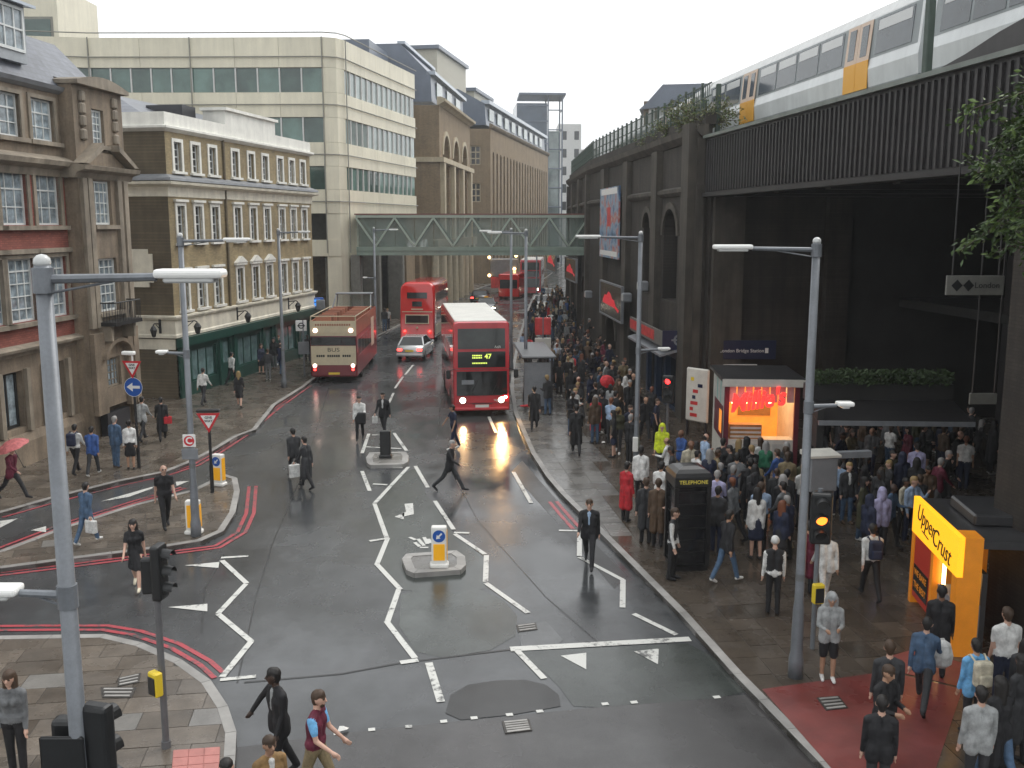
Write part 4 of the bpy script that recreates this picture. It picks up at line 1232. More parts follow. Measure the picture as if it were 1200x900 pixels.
# brick viaduct beyond the bridge: straight runs of wall with arches, parapet, railing
VW = new_empty('viaduct_wall', (*V1, 0), 0, 'tall dark brick railway viaduct wall lining the right pavement', 'viaduct')
segs = [((8.0, 41.5), (5.65, 72.0)), ((5.65, 72.0), (5.5, 95.0)), ((5.5, 95.0), (11.0, 150.0)), ((11.0, 150.0), (24, 230))]
TZ = 12.0
for k, (a, b) in enumerate(segs):
    a, b = Vector(a), Vector(b)
    ln = (b - a).length
    ang = math.atan2(b.y - a.y, b.x - a.x)
    loc = (a.x - V1.x, a.y - V1.y, 0)
    # wall() faces -y; the street is at +y here, so mirror x by walking the run backwards
    rot = ang + math.pi
    loc = (b.x - V1.x, b.y - V1.y, 0)
    def at_s(s): return ln - s              # s metres from the near end
    if k == 0:
        A_ = [(at_s(7.2), at_s(4.4), 4.85, 9.2), (at_s(11.9), at_s(10.1), 4.85, 9.1), (at_s(15.5), at_s(12.6), 0.3, 2.9), (at_s(23), at_s(19.6), 0.3, 2.8)]
    elif k == 1:
        A_ = [(at_s(6 + i * 7), at_s(3 + i * 7), 0.3, 4.5) for i in range(3)]
    else: A_ = []
    w_ = MB().wall(0, ln, 0, TZ, A_, 0, 1.2)
    for q in A_:
        arch_fill(w_, q[0], q[1], q[3], q[3] - (q[1] - q[0]) / 2 * 0.9, 0.001, 1.2)
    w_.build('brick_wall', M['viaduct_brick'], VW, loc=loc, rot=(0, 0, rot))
    for q in A_:
        arch_ring(q[0], q[1], q[3] - (q[1] - q[0]) / 2 * 0.9, 0.35, -0.1, 0.02, rise=(q[1] - q[0]) / 2 * 0.9).build('arch_ring', M['viaduct_stone'], VW, loc=loc, rot=(0, 0, rot))
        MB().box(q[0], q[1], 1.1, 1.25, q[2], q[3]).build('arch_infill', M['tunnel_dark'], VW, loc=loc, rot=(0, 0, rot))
    # stone string, cornice, parapet blocks
    def run(prof, z, m, name, x0=0.0, x1=None):
        x1 = ln if x1 is None else x1
        pts = [(0.1, z)] + [(-o, z + u) for o, u in prof] + [(0.1, z + prof[-1][1])]
        MB().xprism(pts, x0, x1).build(name, M[m], VW, loc=loc, rot=(0, 0, rot))
    run([(0.1, 0), (0.25, 0.15), (0.25, 0.3), (0.02, 0.4)], 9.75, 'viaduct_stone', 'string_course')
    run([(0.1, 0), (0.35, 0.25), (0.4, 0.5), (0.05, 0.55)], TZ, 'viaduct_stone', 'cornice')
    MB().box(0, ln, -0.05, 0.4, TZ + 0.55, TZ + 1.0).build('parapet', M['viaduct_brick'], VW, loc=loc, rot=(0, 0, rot))
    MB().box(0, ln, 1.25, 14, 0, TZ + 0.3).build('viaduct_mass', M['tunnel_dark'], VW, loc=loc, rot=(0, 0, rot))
    npil = max(2, int(ln / 6.5))
    for i in range(npil):
        s = at_s(0.7 + i * ln / npil)
        MB().box(s - 0.6, s + 0.6, -0.32, 0.02, 0, TZ - 0.01).build('pilaster', M['viaduct_stone'], VW, loc=loc, rot=(0, 0, rot))
    # railing: posts and rails on the parapet, mesh panels between
    npst = int(ln / 1.35)
    for i in range(npst):
        s = ln * i / npst
        MB().box(s - 0.05, s + 0.05, 0.1, 0.2, TZ + 1.0, TZ + 2.35).build('railing_post', M['rail_green'], VW, loc=loc, rot=(0, 0, rot))
    rl = MB()
    for z in (1.25, 1.7, 2.2): rl.box(0, ln, 0.13, 0.17, TZ + z - 0.025, TZ + z + 0.025)
    if k < 2:
        for i in range(int(ln / 0.28)): rl.box(i * 0.28, i * 0.28 + 0.025, 0.135, 0.165, TZ + 1.0, TZ + 2.2)
    rl.build('railing', M['rail_green'], VW, loc=loc, rot=(0, 0, rot))
MB().box(-0.1, 0.9, -0.6, 0.4, 0, TZ + 0.6).build('end_pier', M['viaduct_stone'], VW, loc=(-0.3, 0.3, 0), rot=(0, 0, VA))

def wall_pt(s, out, z):
    """point on the first run of viaduct wall, s metres beyond the bridge"""
    a, b = Vector(segs[0][0]), Vector(segs[0][1])
    d = (b - a).normalized()
    n = Vector((-d.y, d.x))
    p = a + d * s + n * out
    return (p.x, p.y, z)
WA = math.atan2(segs[0][1][1] - segs[0][0][1], segs[0][1][0] - segs[0][0][0])
# boards on the wall: local x runs towards the camera, local -y towards the street
def wall_board(name, label, s0, s1, z0, z1, m, frame=None, out=0.45, cat='sign'):
    p = wall_pt((s0 + s1) / 2, out, z0)
    e = new_empty(name, p, WA + math.pi, label, cat)
    w = abs(s1 - s0)
    MB().box(-w / 2, w / 2, 0, 0.1, 0, z1 - z0).build('board', M[m], e)
    if frame:
        for a, b, c, d in ((-w / 2 - 0.1, -w / 2, -0.1, z1 - z0 + 0.1), (w / 2, w / 2 + 0.1, -0.1, z1 - z0 + 0.1), (-w / 2, w / 2, -0.1, 0), (-w / 2, w / 2, z1 - z0, z1 - z0 + 0.1)):
            MB().box(a, b, -0.04, 0.12, c, d).build('frame', M[frame], e)
    return e, w, z1 - z0
mat('poster_print', (0.17, 0.22, 0.28), 0.35, var=0.75, vs=1.3)
mat('poster_red', (0.55, 0.05, 0.05), 0.4, var=0.3)
mat('screen_red', (0.35, 0.02, 0.03), 0.4, emit=(0.75, 0.03, 0.05), es=0.35)
mat('screen_black', (0.01, 0.01, 0.012), 0.2)
# ------------------------------------------------------------------ boards on the viaduct wall
def poster_mat(name, cols, sc):
    m = mat(name, (0.2, 0.2, 0.2), 0.35)
    N, L = m.node_tree.nodes, m.node_tree.links
    n = N.new('ShaderNodeTexNoise'); n.inputs['Scale'].default_value = sc; n.inputs['Detail'].default_value = 6
    cr = N.new('ShaderNodeValToRGB')
    cr.color_ramp.elements[0].position = 0.32; cr.color_ramp.elements[1].position = 0.68
    cr.color_ramp.elements[0].color = (*cols[0], 1); cr.color_ramp.elements[1].color = (*cols[-1], 1)
    for k, c in enumerate(cols[1:-1]):
        el = cr.color_ramp.elements.new(0.32 + 0.36 * (k + 1) / (len(cols) - 1)); el.color = (*c, 1)
    tc = [q for q in N if q.type == 'TEX_COORD'][0]
    L.new(tc.outputs['Object'], n.inputs['Vector']); L.new(n.outputs['Fac'], cr.inputs[0]); L.new(cr.outputs[0], N['Principled BSDF'].inputs['Base Color'])
poster_mat('poster_print', [(0.03, 0.05, 0.09), (0.10, 0.20, 0.36), (0.30, 0.42, 0.52), (0.45, 0.10, 0.08), (0.5, 0.45, 0.40)], 1.1)
poster_mat('bus_advert', [(0.05, 0.05, 0.06), (0.45, 0.05, 0.07), (0.55, 0.5, 0.48), (0.25, 0.3, 0.35)], 1.4)
e, w, h = wall_board('tall_poster', 'tall film poster in blue and red high on the viaduct wall', 17.0, 23.6, 6.4, 10.7, 'poster_print')
rg = random.Random(5)
for k, (a, b, c, d, m) in enumerate([(0.08, 0.92, 0.90, 0.985, 'sign_white'), (0.42, 0.60, 0.45, 0.72, 'poster_red'), (0.05, 0.95, 0.03, 0.1, 'sign_white')]):
    MB().box(-w / 2 + a * w, -w / 2 + b * w, -0.012 - 0.001 * k, -0.001, c * h, d * h).build('printed_field', M[m], e)
for (s0, s1, z0, z1, nm) in ((14.0, 21.2, 3.0, 4.9, 'nearest'), (32.3, 38.5, 4.2, 5.8, 'middle'), (45.0, 52.0, 4.3, 6.2, 'farthest')):
    e, w, h = wall_board('advert_screen', '%s of the black advert screens with red picture on the viaduct wall' % nm, s0, s1, z0, z1, 'screen_black', 'lead_grey', 0.75)
    pts = [(-w * 0.36, h * 0.35)]
    for i in range(9): pts.append((-w * 0.36 + w * 0.72 * i / 8, h * (0.45 + 0.28 * math.sin(i * 0.5) + 0.06 * math.sin(i * 2.3))))
    pts.append((w * 0.4, h * 0.3))
    MB().vprism(pts, -0.01, -0.002).build('red_picture', M['screen_red'], e)
    MB().box(-0.1, 0.1, 0.1, 0.8, h * 0.4, h * 0.6).build('bracket', M['iron_black'], e)
# projecting shop fascia with round emblem and its dark blue shopfront
e = new_empty('tube_shopfront', wall_pt(5.0, 0.36, 0.0), WA + math.pi, 'dark blue station entrance shopfront with pale slanting canopy', 'shopfront')
mat('shop_blue', (0.018, 0.035, 0.075), 0.35, var=0.2)
MB().wall(-3.2, 3.6, 0.12, 3.0, [(-2.8, -1.3, 0.15, 2.5), (-0.9, 0.6, 0.15, 2.5), (1.0, 3.0, 0.15, 2.5)], -0.15, 0.3).build('front', M['shop_blue'], e)
for a, b in ((-2.8, -1.3), (-0.9, 0.6), (1.0, 3.0)): MB().box(a, b, 0.1, 0.14, 0.15, 2.5).build('pane', M['glass_dark'], e)
MB().xprism([(-0.15, 3.0), (-1.1, 2.75), (-1.1, 2.85), (-0.15, 3.12)], -3.4, 3.9).build('canopy', M['lead_grey'], e)
MB().box(-3.4, 3.8, -0.95, -0.2, 3.15, 3.2).build('fascia_base', M['lead_grey'], e)
f = MB().box(-3.4, 3.8, -1.0, -0.92, 3.2, 3.85).build('fascia', M['sign_pale'], e)
MB().box(-3.3, 2.2, -1.012, -1.001, 3.3, 3.75).build('fascia_panel', M['poster_red'], f)
bx = MB().box(3.81, 3.86, -1.0, 0.5, 3.05, 3.9).build('end_sign', M['sign_navy'], e)
rng = MB()
for i in range(20):
    a, b = 2 * math.pi * i / 20, 2 * math.pi * (i + 1) / 20
    rng.xprism([(-0.25 + q * math.cos(t_), 3.48 + q * math.sin(t_)) for q, t_ in ((0.17, a), (0.17, b), (0.26, b), (0.26, a))], 3.862, 3.872)
rng.box(3.864, 3.874, -0.6, 0.1, 3.44, 3.52)
rng.build('round_emblem', M['lead_grey'], bx)
# small wall lamps and ledges high on the arch piers
for s, z in ((9.0, 5.1), (13.2, 4.2), (27, 3.4)):
    o = new_empty('wall_light', wall_pt(s, 0.36, z), WA + math.pi, {9.0: 'pale floodlight box fixed between the two tall wall arches', 13.2: 'small wall lamp left of the framed advert screen', 27: 'round lamp low on the far viaduct wall'}[s], 'wall lamp')
    MB().rbox(-0.3, 0.3, -0.5, 0, 0, 0.5, 0.06, 1).build('housing', M['lead_grey'], o)
    MB().box(-0.22, 0.22, -0.52, -0.502, 0.08, 0.42).build('lens', M['lamp_glass'], o)

# ------------------------------------------------------------------ commuter train on the bridge
mat('train_white', (0.66, 0.69, 0.69), 0.3, var=0.08, vs=1, coat=0.4, streak=0.1)
mat('train_grey', (0.23, 0.26, 0.265), 0.35, var=0.15, vs=1, streak=0.2)
mat('train_roof', (0.62, 0.63, 0.62), 0.5, var=0.1)
mat('train_window', (0.05, 0.065, 0.075), 0.05, spec=0.9, var=0.3, vs=0.6)
mat('train_orange', (0.82, 0.40, 0.03), 0.4, coat=0.3)
mat('train_orange_pale', (0.62, 0.47, 0.36), 0.4)
d_ = (V1 - V0).normalized()
def carriage(s0, s1, a0=None, label='', p0=None, p1=None):
    p0 = Vector(vl(s0, -2.2)[:2]) if p0 is None else Vector(p0)
    p1 = Vector(vl(s1, -2.2)[:2]) if p1 is None else Vector(p1)
    ln = (p1 - p0).length
    ang = math.atan2(p1.y - p0.y, p1.x - p0.x)
    e = new_empty('train_carriage', (p1.x, p1.y, 11.42), ang + math.pi, label, 'train', 'coaches of the train on the viaduct')
    prof = [(0.0, 1.35), (-0.05, 1.9), (0.0, 2.2), (0.1, 3.45), (0.35, 3.8), (0.9, 4.0), (1.9, 4.0), (2.45, 3.8), (2.7, 3.45), (2.8, 2.2), (2.8, 1.35)]
    MB().xprism([(0.02, 0.35), (0.0, 1.35), (2.8, 1.35), (2.78, 0.35)], 0.15, ln - 0.15).build('underframe', M['train_grey'], e)
    MB().xprism(prof[0:4] + [(2.7, 3.45), (2.8, 2.2), (2.8, 1.35)], 0.15, ln - 0.15).build('body', M['train_white'], e)
    MB().xprism([(0.1, 3.452), (0.35, 3.8), (0.9, 4.0), (1.9, 4.0), (2.45, 3.8), (2.7, 3.452)], 0.2, ln - 0.2).build('roof', M['train_roof'], e)
    def sidequad(x0, x1, za, zb, off, m, name, par=e):
        ya = 0.0 + (za - 2.2) * 0.08 if za > 2.2 else -0.02
        yb = (zb - 2.2) * 0.08 if zb > 2.2 else -0.02
        return MB().xprism([(ya - off, za), (ya - off + 0.02, za), (yb - off + 0.02, zb), (yb - off, zb)], x0, x1).build(name, M[m], par)
    # dark band, windows, doors
    doors = [ln - 14.93, ln - 24.9, ln - 4.9] if a0 == 0 else [ln * 0.32, ln * 0.70]
    doors = [x for x in doors if 1 < x < ln - 2.5]
    sidequad(0.3, ln - 0.3, 2.22, 3.42, 0.004, 'train_grey', 'window_band')
    x = 0.7
    edges = sorted(doors)
    spans, cur = [], 0.6
    for dx in edges:
        spans.append((cur, dx - 0.25)); cur = dx + 1.95
    spans.append((cur, ln - 0.6))
    for a, b in spans:
        k = max(1, round((b - a) / 1.75))
        for i in range(k):
            wx0, wx1 = a + (b - a) * i / k + 0.07, a + (b - a) * (i + 1) / k - 0.07
            if wx1 - wx0 < 0.4: continue
            wdw = sidequad(wx0, wx1, 2.3, 3.36, 0.018, 'train_window', 'window')
            sidequad(wx0 + 0.1, wx1 - 0.1, 3.0, 3.31, 0.03, 'lamp_glass', 'hopper_pane', wdw)  # pale hopper pane: a white reflection put into its colour
    for dx in edges:
        for q in (0, 0.86):
            dr = sidequad(dx + q, dx + q + 0.84, 1.32, 2.2, 0.045, 'train_orange', 'door')
            sidequad(dx + q, dx + q + 0.84, 2.2, 3.42, 0.03, 'train_orange_pale', 'door_upper', dr)
            sidequad(dx + q + 0.2, dx + q + 0.64, 2.35, 3.3, 0.055, 'train_window', 'door_pane', dr)
    sidequad(ln * 0.5 - 0.5, ln * 0.5 + 0.5, 1.75, 1.9, 0.012, 'train_grey', 'number_plate')
    return e
carriage(-8.0, 9.2, 1, 'nearest grey and white train coach on the bridge, cut off at right')
carriage(9.4, 29.2, 0, 'white commuter train coach with orange doors on the bridge')
q0 = Vector(vl(29.4, -2.2)[:2])
carriage(0, 0, 1, 'train coach beyond the bridge, behind the bushes on the viaduct', p0=q0, p1=(9.0, 68.0))
carriage(0, 0, 1, 'farthest train coach, just showing over the viaduct railing', p0=(9.0, 68.3), p1=(8.6, 88))
# posts and overhead equipment along the bridge edge
for s, hh, nm in ((6.2, 2.9, 'dark post on the bridge edge in front of the nearest coach'), (22.6, 2.0, 'dark post on the viaduct at the far end of the bridge'), (24.4, 1.6, 'short post beside the viaduct bushes')):
    o = new_empty('track_post', vl(s, -0.6, 11.2), VA, nm, 'post')
    MB().rbox(-0.11, 0.11, -0.09, 0.09, 0, hh + 1.0, 0.02, 1).build('post', M['rail_green'], o)
    MB().box(-0.2, 0.2, -0.15, 0.15, 0, 0.9).build('base', M['rail_green'], o)

# ------------------------------------------------------------------ foliage
mat('leaf_dark', (0.045, 0.085, 0.018), 0.55, rnd=0.2, var=0.4, vs=1.5)
mat('leaf_mid', (0.085, 0.135, 0.028), 0.55, rnd=0.2, var=0.4, vs=1.5)
mat('leaf_dry', (0.13, 0.135, 0.055), 0.6, var=0.4, vs=1.5)
mat('bark', (0.07, 0.055, 0.04), 0.85, var=0.3, vs=4)
def leaf_sprays(rg, branches, per, ll, lw, m_names, parent, spread=0.1):
    """branches: polylines; leaves in pairs along them"""
    mbs = [MB() for _ in m_names]
    for br in branches:
        for i in range(len(br) - 1):
            a, b = Vector(br[i]), Vector(br[i + 1])
            ln = (b - a).length
            d = (b - a).normalized()
            for _ in range(max(1, int(ln * per))):
                p = a.lerp(b, rg.random()) + Vector((rg.gauss(0, spread), rg.gauss(0, spread), rg.gauss(0, spread)))
                t = (d * 0.8 + Vector((rg.uniform(-1, 1), rg.uniform(-1, 1), rg.uniform(-0.9, 0.7)))).normalized()
                sd2 = t.cross(Vector((rg.uniform(-1, 1), rg.uniform(-1, 1), rg.uniform(-1, 1)))).normalized()
                L_ = ll * rg.uniform(0.6, 1.25)
                W_ = lw * rg.uniform(0.7, 1.2)
                mb = mbs[rg.randrange(len(mbs))]
                nz = t.cross(sd2) * (W_ * 0.3)
                mb.add([tuple(p), tuple(p + t * L_ * 0.5 + sd2 * W_ + nz), tuple(p + t * L_), tuple(p + t * L_ * 0.5 - sd2 * W_ + nz)], [(0, 1, 2), (0, 2, 3)])
    for mb, mn in zip(mbs, m_names):
        if mb.v: kind(mb.build('leaves', M[mn], parent), 'stuff')
def grow(rg, start, d, length, n, bend, up=0.0):
    pts = [Vector(start)]
    d = Vector(d).normalized()
    for i in range(n):
        d = (d + Vector((rg.gauss(0, bend), rg.gauss(0, bend), rg.gauss(0, bend) + up))).normalized()
        pts.append(pts[-1] + d * (length / n))
    return pts
def bush(name, label, loc, cat, rg, stems, length, dirf, per, ll, lw, mats_, twigs=5, r0=0.05, up=0.05):
    e = new_empty(name, loc, 0, label, cat)
    tr = MB()
    brs = []
    for i in range(stems):
        st = grow(rg, (0, 0, 0), dirf(rg), length * rg.uniform(0.7, 1.1), 7, 0.16, up)
        for a in range(len(st) - 1): tr.tube(st[a], st[a + 1], r0 * (1 - a / 8), r0 * (1 - (a + 1) / 8), 5, False)
        brs.append(st[2:])
        for k in range(twigs):
            j = rg.randrange(1, len(st) - 1)
            d0 = (st[j + 1] - st[j]).normalized() + Vector((rg.uniform(-1, 1), rg.uniform(-1, 1), rg.uniform(-0.5, 0.8)))
            tw = grow(rg, st[j], d0, length * rg.uniform(0.25, 0.5), 4, 0.2, -0.05)
            for a in range(len(tw) - 1): tr.tube(tw[a], tw[a + 1], r0 * 0.25, r0 * 0.12, 4, False)
            brs.append(tw)
    tr.build('trunk', M['bark'], e)
    leaf_sprays(rg, brs, per, ll, lw, mats_, e)
    return e
rg = random.Random(12)
# street tree: trunk on the pavement just outside the frame, crown leaning in
ST = new_empty('overhanging_tree', (8.45, 14.0, KERB), 0, 'leafy tree reaching in from the right edge below the girder', 'tree')
tr = MB()
tr.path([(0, 0, 0), (0.05, 0.05, 2.5), (-0.05, 0.1, 5.0), (0.1, 0.1, 7.2), (0.0, 0.2, 10.9)], 0.16, 8, 0.07)
brs = []
for i in range(64):
    z = rg.uniform(8.35, 10.9)
    a_ = rg.uniform(0, 2 * math.pi)
    L_ = rg.uniform(1.0, 2.1) * (1.15 if math.cos(a_) < 0 else 0.9)
    br = grow(rg, (0.0, 0.12, z), (math.cos(a_), math.sin(a_), rg.uniform(-0.15, 0.5)), L_, 6, 0.2, -0.05)
    for q in range(6): tr.tube(br[q], br[q + 1], 0.035 * (1 - q / 7), 0.035 * (1 - (q + 1) / 7), 4, False)
    brs.append(br[1:])
    for k in range(5):
        j = rg.randrange(1, 6)
        tw = grow(rg, br[j], (br[j + 1] - br[j]).normalized() + Vector((rg.uniform(-1, 1), rg.uniform(-1, 1), rg.uniform(-0.6, 0.6))), rg.uniform(0.35, 0.8), 4, 0.2, -0.08)
        for q in range(4): tr.tube(tw[q], tw[q + 1], 0.008, 0.005, 4, False)
        brs.append(tw)
tr.build('trunk', M['bark'], ST)
leaf_sprays(rg, brs, 85, 0.13, 0.027, ['leaf_dark', 'leaf_mid', 'leaf_dark'], ST, 0.06)
rg = random.Random(4)
for i, s in enumerate((0.6, 2.4, 4.4, 6.6, 9.0, 12.0)):
    bush('buddleia', ['%s bush along the viaduct railing from the bridge' % q for q in ('nearest green', 'second', 'third', 'fourth', 'fifth', 'last small')][i], wall_pt(s, -0.35, 12.4), 'bush', rg, 8, (1.5, 1.5, 1.6, 1.5, 1.3, 1.0)[i],
         lambda r: (r.uniform(-0.9, 0.9), r.uniform(-0.9, 0.9), r.uniform(0.3, 0.9)), 34, 0.16, 0.035, ['leaf_mid', 'leaf_dry', 'leaf_dry'], 5, 0.03)

mat('uc_roof', (0.035, 0.035, 0.037), 0.35, var=0.3, vs=2)
# ------------------------------------------------------------------ cookie kiosk under the bridge
mat('kiosk_white', (0.62, 0.60, 0.54), 0.45, var=0.12)
mat('kiosk_stripe', (0.50, 0.50, 0.47), 0.5, var=0.15)
mat('kiosk_teal', (0.20, 0.45, 0.42), 0.5)
mat('kiosk_maroon', (0.13, 0.02, 0.035), 0.4)
mat('kiosk_orange', (0.80, 0.28, 0.04), 0.5, var=0.3, vs=2, emit=(1.0, 0.33, 0.05), es=0.55)
mat('neon_red', (0.9, 0.04, 0.03), 0.4, emit=(1.0, 0.035, 0.03), es=1.5)
mat('warm_lamp', (1, 0.8, 0.5), 0.4, emit=(1.0, 0.62, 0.25), es=6.0)
mat('wood_warm', (0.42, 0.20, 0.06), 0.5, var=0.2)
KZ = 3.05
K = new_empty('cookie_kiosk', (7.35, 33.3, KERB), R(-4), 'small white food kiosk with red neon sign and glowing orange counter', 'kiosk')
KWd, KDp = 2.5, 3.0
MB().box(0, 0.12, 0.12, KDp, 0, KZ).build('side_wall', M['kiosk_white'], K)
for i in range(10):
    MB().box(-0.012, -0.001, 0.16 + i * 0.28, 0.30 + i * 0.28, 1.6, KZ).build('stripe', M['kiosk_teal' if i in (3, 6) else 'kiosk_stripe'], K)
pw = MB().box(-0.03, -0.013, 0.35, 2.4, 0.9, 2.1).build('side_poster', M['kiosk_maroon'], K)
MB().box(-0.036, -0.031, 0.5, 1.1, 1.1, 1.9).build('poster_print', M['kiosk_orange'], pw)
MB().box(KWd - 0.12, KWd, 0.12, KDp, 0, KZ).build('side_wall', M['kiosk_white'], K)
MB().box(0.12, KWd - 0.12, KDp - 0.1, KDp, 0, KZ).build('back_wall', M['kiosk_orange'], K)
MB().box(-0.15, KWd + 0.15, -0.25, KDp + 0.05, KZ, KZ + 0.12).build('roof', M['uc_roof'], K)
MB().box(-0.15, KWd + 0.15, -0.27, -0.252, KZ - 0.16, KZ + 0.1).build('roof_edge', M['kiosk_white'], K)
for i in range(8): MB().box(0.14 + i * 0.28, 0.38 + i * 0.28, 0.05, 0.1, 2.3, KZ - 0.002).build('fascia_stripe', M['kiosk_stripe' if i % 2 else 'kiosk_white'], K)
for x in (-0.02, KWd - 0.14): MB().box(x, x + 0.16, -0.02, 0.11, 0, KZ).build('corner_post', M['kiosk_maroon'], K)
ct = MB().box(0.14, KWd - 0.14, 0.0, 0.6, 0, 1.0).build('counter', M['kiosk_white'], K)
for i in range(3): MB().box(0.3 + i * 0.68, 0.9 + i * 0.68, -0.012, -0.001, 0.15, 0.85).build('counter_panel', M['kiosk_stripe'], ct)
gc = MB().box(0.2, 1.3, 0.1, 0.5, 1.0, 1.5).build('display_case', M['wood_warm'], K)
for i in range(3): MB().box(0.22, 1.28, 0.08, 0.099, 1.05 + i * 0.15, 1.12 + i * 0.15).build('shelf', M['kiosk_white'], gc)
mb_ = MB().box(0.9, 2.1, KDp - 0.16, KDp - 0.101, 1.3, 2.1).build('menu_board', M['wood_warm'], K)
for i in range(5): MB().rbox(0.3 + i * 0.42, 0.42 + i * 0.42, 0.5, 0.62, 2.16, 2.26, 0.02, 1).build('spot_lamp', M['warm_lamp'], K)
text_part('neon_sign', "Millie's", 0.86, M['neon_red'], K, (1.02, -0.3, 2.42), (R(90), R(-9), 0), 0.05, 0.35, sx=0.80, bold=0.022)
kl = bpy.data.lights.new('kiosk_light', 'AREA')
kl.energy = 70; kl.size = 1.8; kl.color = (1.0, 0.6, 0.28)
ko = bpy.data.objects.new('kiosk_light', kl); COL.objects.link(ko); ko.parent = K; ko.location = (1.25, 1.3, KZ - 0.08)
# notice board left of the kiosk
nb = new_empty('notice_board', (7.35, 38.3, KERB), R(-48), 'white curved poster board standing left of the cookie kiosk', 'notice board')
MB().rbox(-0.55, 0.55, -0.06, 0.06, 0.6, 2.75, 0.05, 1).build('board', M['kiosk_white'], nb)
for x in (-0.5, 0.42): MB().box(x, x + 0.08, -0.04, 0.04, 0, 0.62).build('leg', M['steel_dark'], nb)
rg = random.Random(8)
for i in range(7): 
    a, c = rg.uniform(-0.42, 0.1), 0.8 + i * 0.24
    MB().box(a, a + rg.uniform(0.15, 0.35), -0.068, -0.061, c, c + 0.14).build('notice', M[rg.choice(['screen_black', 'poster_red', 'yellow_box', 'sign_navy', 'kiosk_teal'])], nb)

# ------------------------------------------------------------------ sandwich kiosk, lit yellow fascia
mat('uc_yellow', (0.95, 0.50, 0.02), 0.4, emit=(1.0, 0.47, 0.015), es=0.80)
mat('uc_orange', (0.72, 0.25, 0.015), 0.4, var=0.1, emit=(1.0, 0.32, 0.02), es=0.10)
mat('uc_red', (0.35, 0.03, 0.02), 0.4, emit=(0.6, 0.05, 0.02), es=0.08)
U0, U1 = Vector((8.60, 18.15)), Vector((8.93, 21.1))
UA = math.atan2(U0.y - U1.y, U0.x - U1.x)
UL = (U1 - U0).length
U = new_empty('sandwich_kiosk', (*U1, KERB), UA, 'bright orange sandwich kiosk with lit yellow fascia by the right pier', 'kiosk')
MB().box(0, UL, 0.0, 0.12, 1.62, 2.42).build('fascia', M['uc_yellow'], U)
text_part('lettering', 'Upper', 0.52, M['black_plastic'], U, (0.95, -0.012, 2.12), (R(90), R(6), 0), 0.006, 0.25, sx=0.9, bold=-0.004)
text_part('lettering', 'Crust', 0.56, M['black_plastic'], U, (2.02, -0.012, 1.93), (R(90), R(6), 0), 0.006, 0.25, sx=0.9, bold=-0.004)
MB().obox((0.75, -0.012, 1.85), (1.2, -0.012, 1.8), 0.01, 0.025).build('underline', M['black_plastic'], U)
MB().box(UL - 0.001 - 0.5, UL + 0.02, 0.121, 0.46, 0, 2.42).build('end_pillar', M['uc_orange'], U)
MB().box(UL - 0.28, UL + 0.018, 0.01, 0.12, 0, 1.62).build('front_pillar', M['uc_orange'], U)
MB().box(0.0, 0.16, 0.01, 1.6, 0, 1.62).build('front_pillar', M['uc_orange'], U)
MB().box(1.35, 1.5, 0.02, 0.2, 0, 1.62).build('post', M['uc_orange'], U)
fp = MB().box(0.2, 1.3, 0.03, 0.09, 0.2, 1.58).build('front_panel', M['uc_red'], U)
MB().box(0.25, 1.25, 0.018, 0.029, 0.35, 0.95).build('panel_print', M['screen_black'], fp)
text_part('panel_lettering', 'WE BAKE', 0.2, M['uc_orange'], fp, (0.75, 0.012, 0.80), (R(90), 0, 0), 0.003)
text_part('panel_lettering', 'THE BEST', 0.2, M['uc_orange'], fp, (0.75, 0.012, 0.52), (R(90), 0, 0), 0.003)
MB().box(1.5, UL - 0.3, 0.6, 0.7, 0, 1.6).build('counter_wall', M['uc_roof'], U)
MB().box(1.5, UL - 0.3, 0.15, 0.6, 0, 0.95).build('counter', M['lead_grey'], U)
MB().box(1.55, 1.62, 0.2, 0.26, 0.95, 1.6).build('lamp_tube', M['warm_lamp'], U)
MB().box(-0.05, UL - 0.02, 0.13, 1.9, 2.2, 2.36).build('roof', M['uc_roof'], U)
MB().rbox(0.5, 2.0, 0.6, 1.6, 2.36, 2.6, 0.04, 1).build('roof_unit', M['uc_roof'], U)
MB().box(0.1, UL - 0.6, 1.8, 1.9, 0, 2.2).build('back_wall', M['uc_roof'], U)
mat('lemon', (0.7, 0.6, 0.1), 0.5)
MB().rbox(-0.75, -0.03, 0.3, 0.7, 1.7, 2.1, 0.02, 1).build('side_sign', M['uc_orange'], U)
MB().box(-0.45, -0.35, 0.45, 0.55, 0, 1.7).build('sign_post', M['steel_dark'], U)
# white stand with slanted top beyond the pole
PS = new_empty('ticket_stand', (8.0, 24.6, KERB), R(10), 'pale grey box stand on a post amid the forecourt crowd', 'stand')
MB().rbox(-0.45, 0.3, -0.25, 0.25, 1.6, 2.5, 0.03, 1).build('box', M['lead_grey'], PS)
MB().xprism([(-0.3, 2.5), (0.3, 2.5), (0.3, 2.62), (-0.3, 2.56)], -0.5, 0.35).build('top', M['kiosk_white'], PS)
MB().box(0.3, 1.3, -0.1, 0.1, 2.42, 2.58).build('arm', M['lead_grey'], PS)
MB().box(0.2, 0.32, -0.06, 0.06, 0, 1.6).build('post', M['lead_grey'], PS)

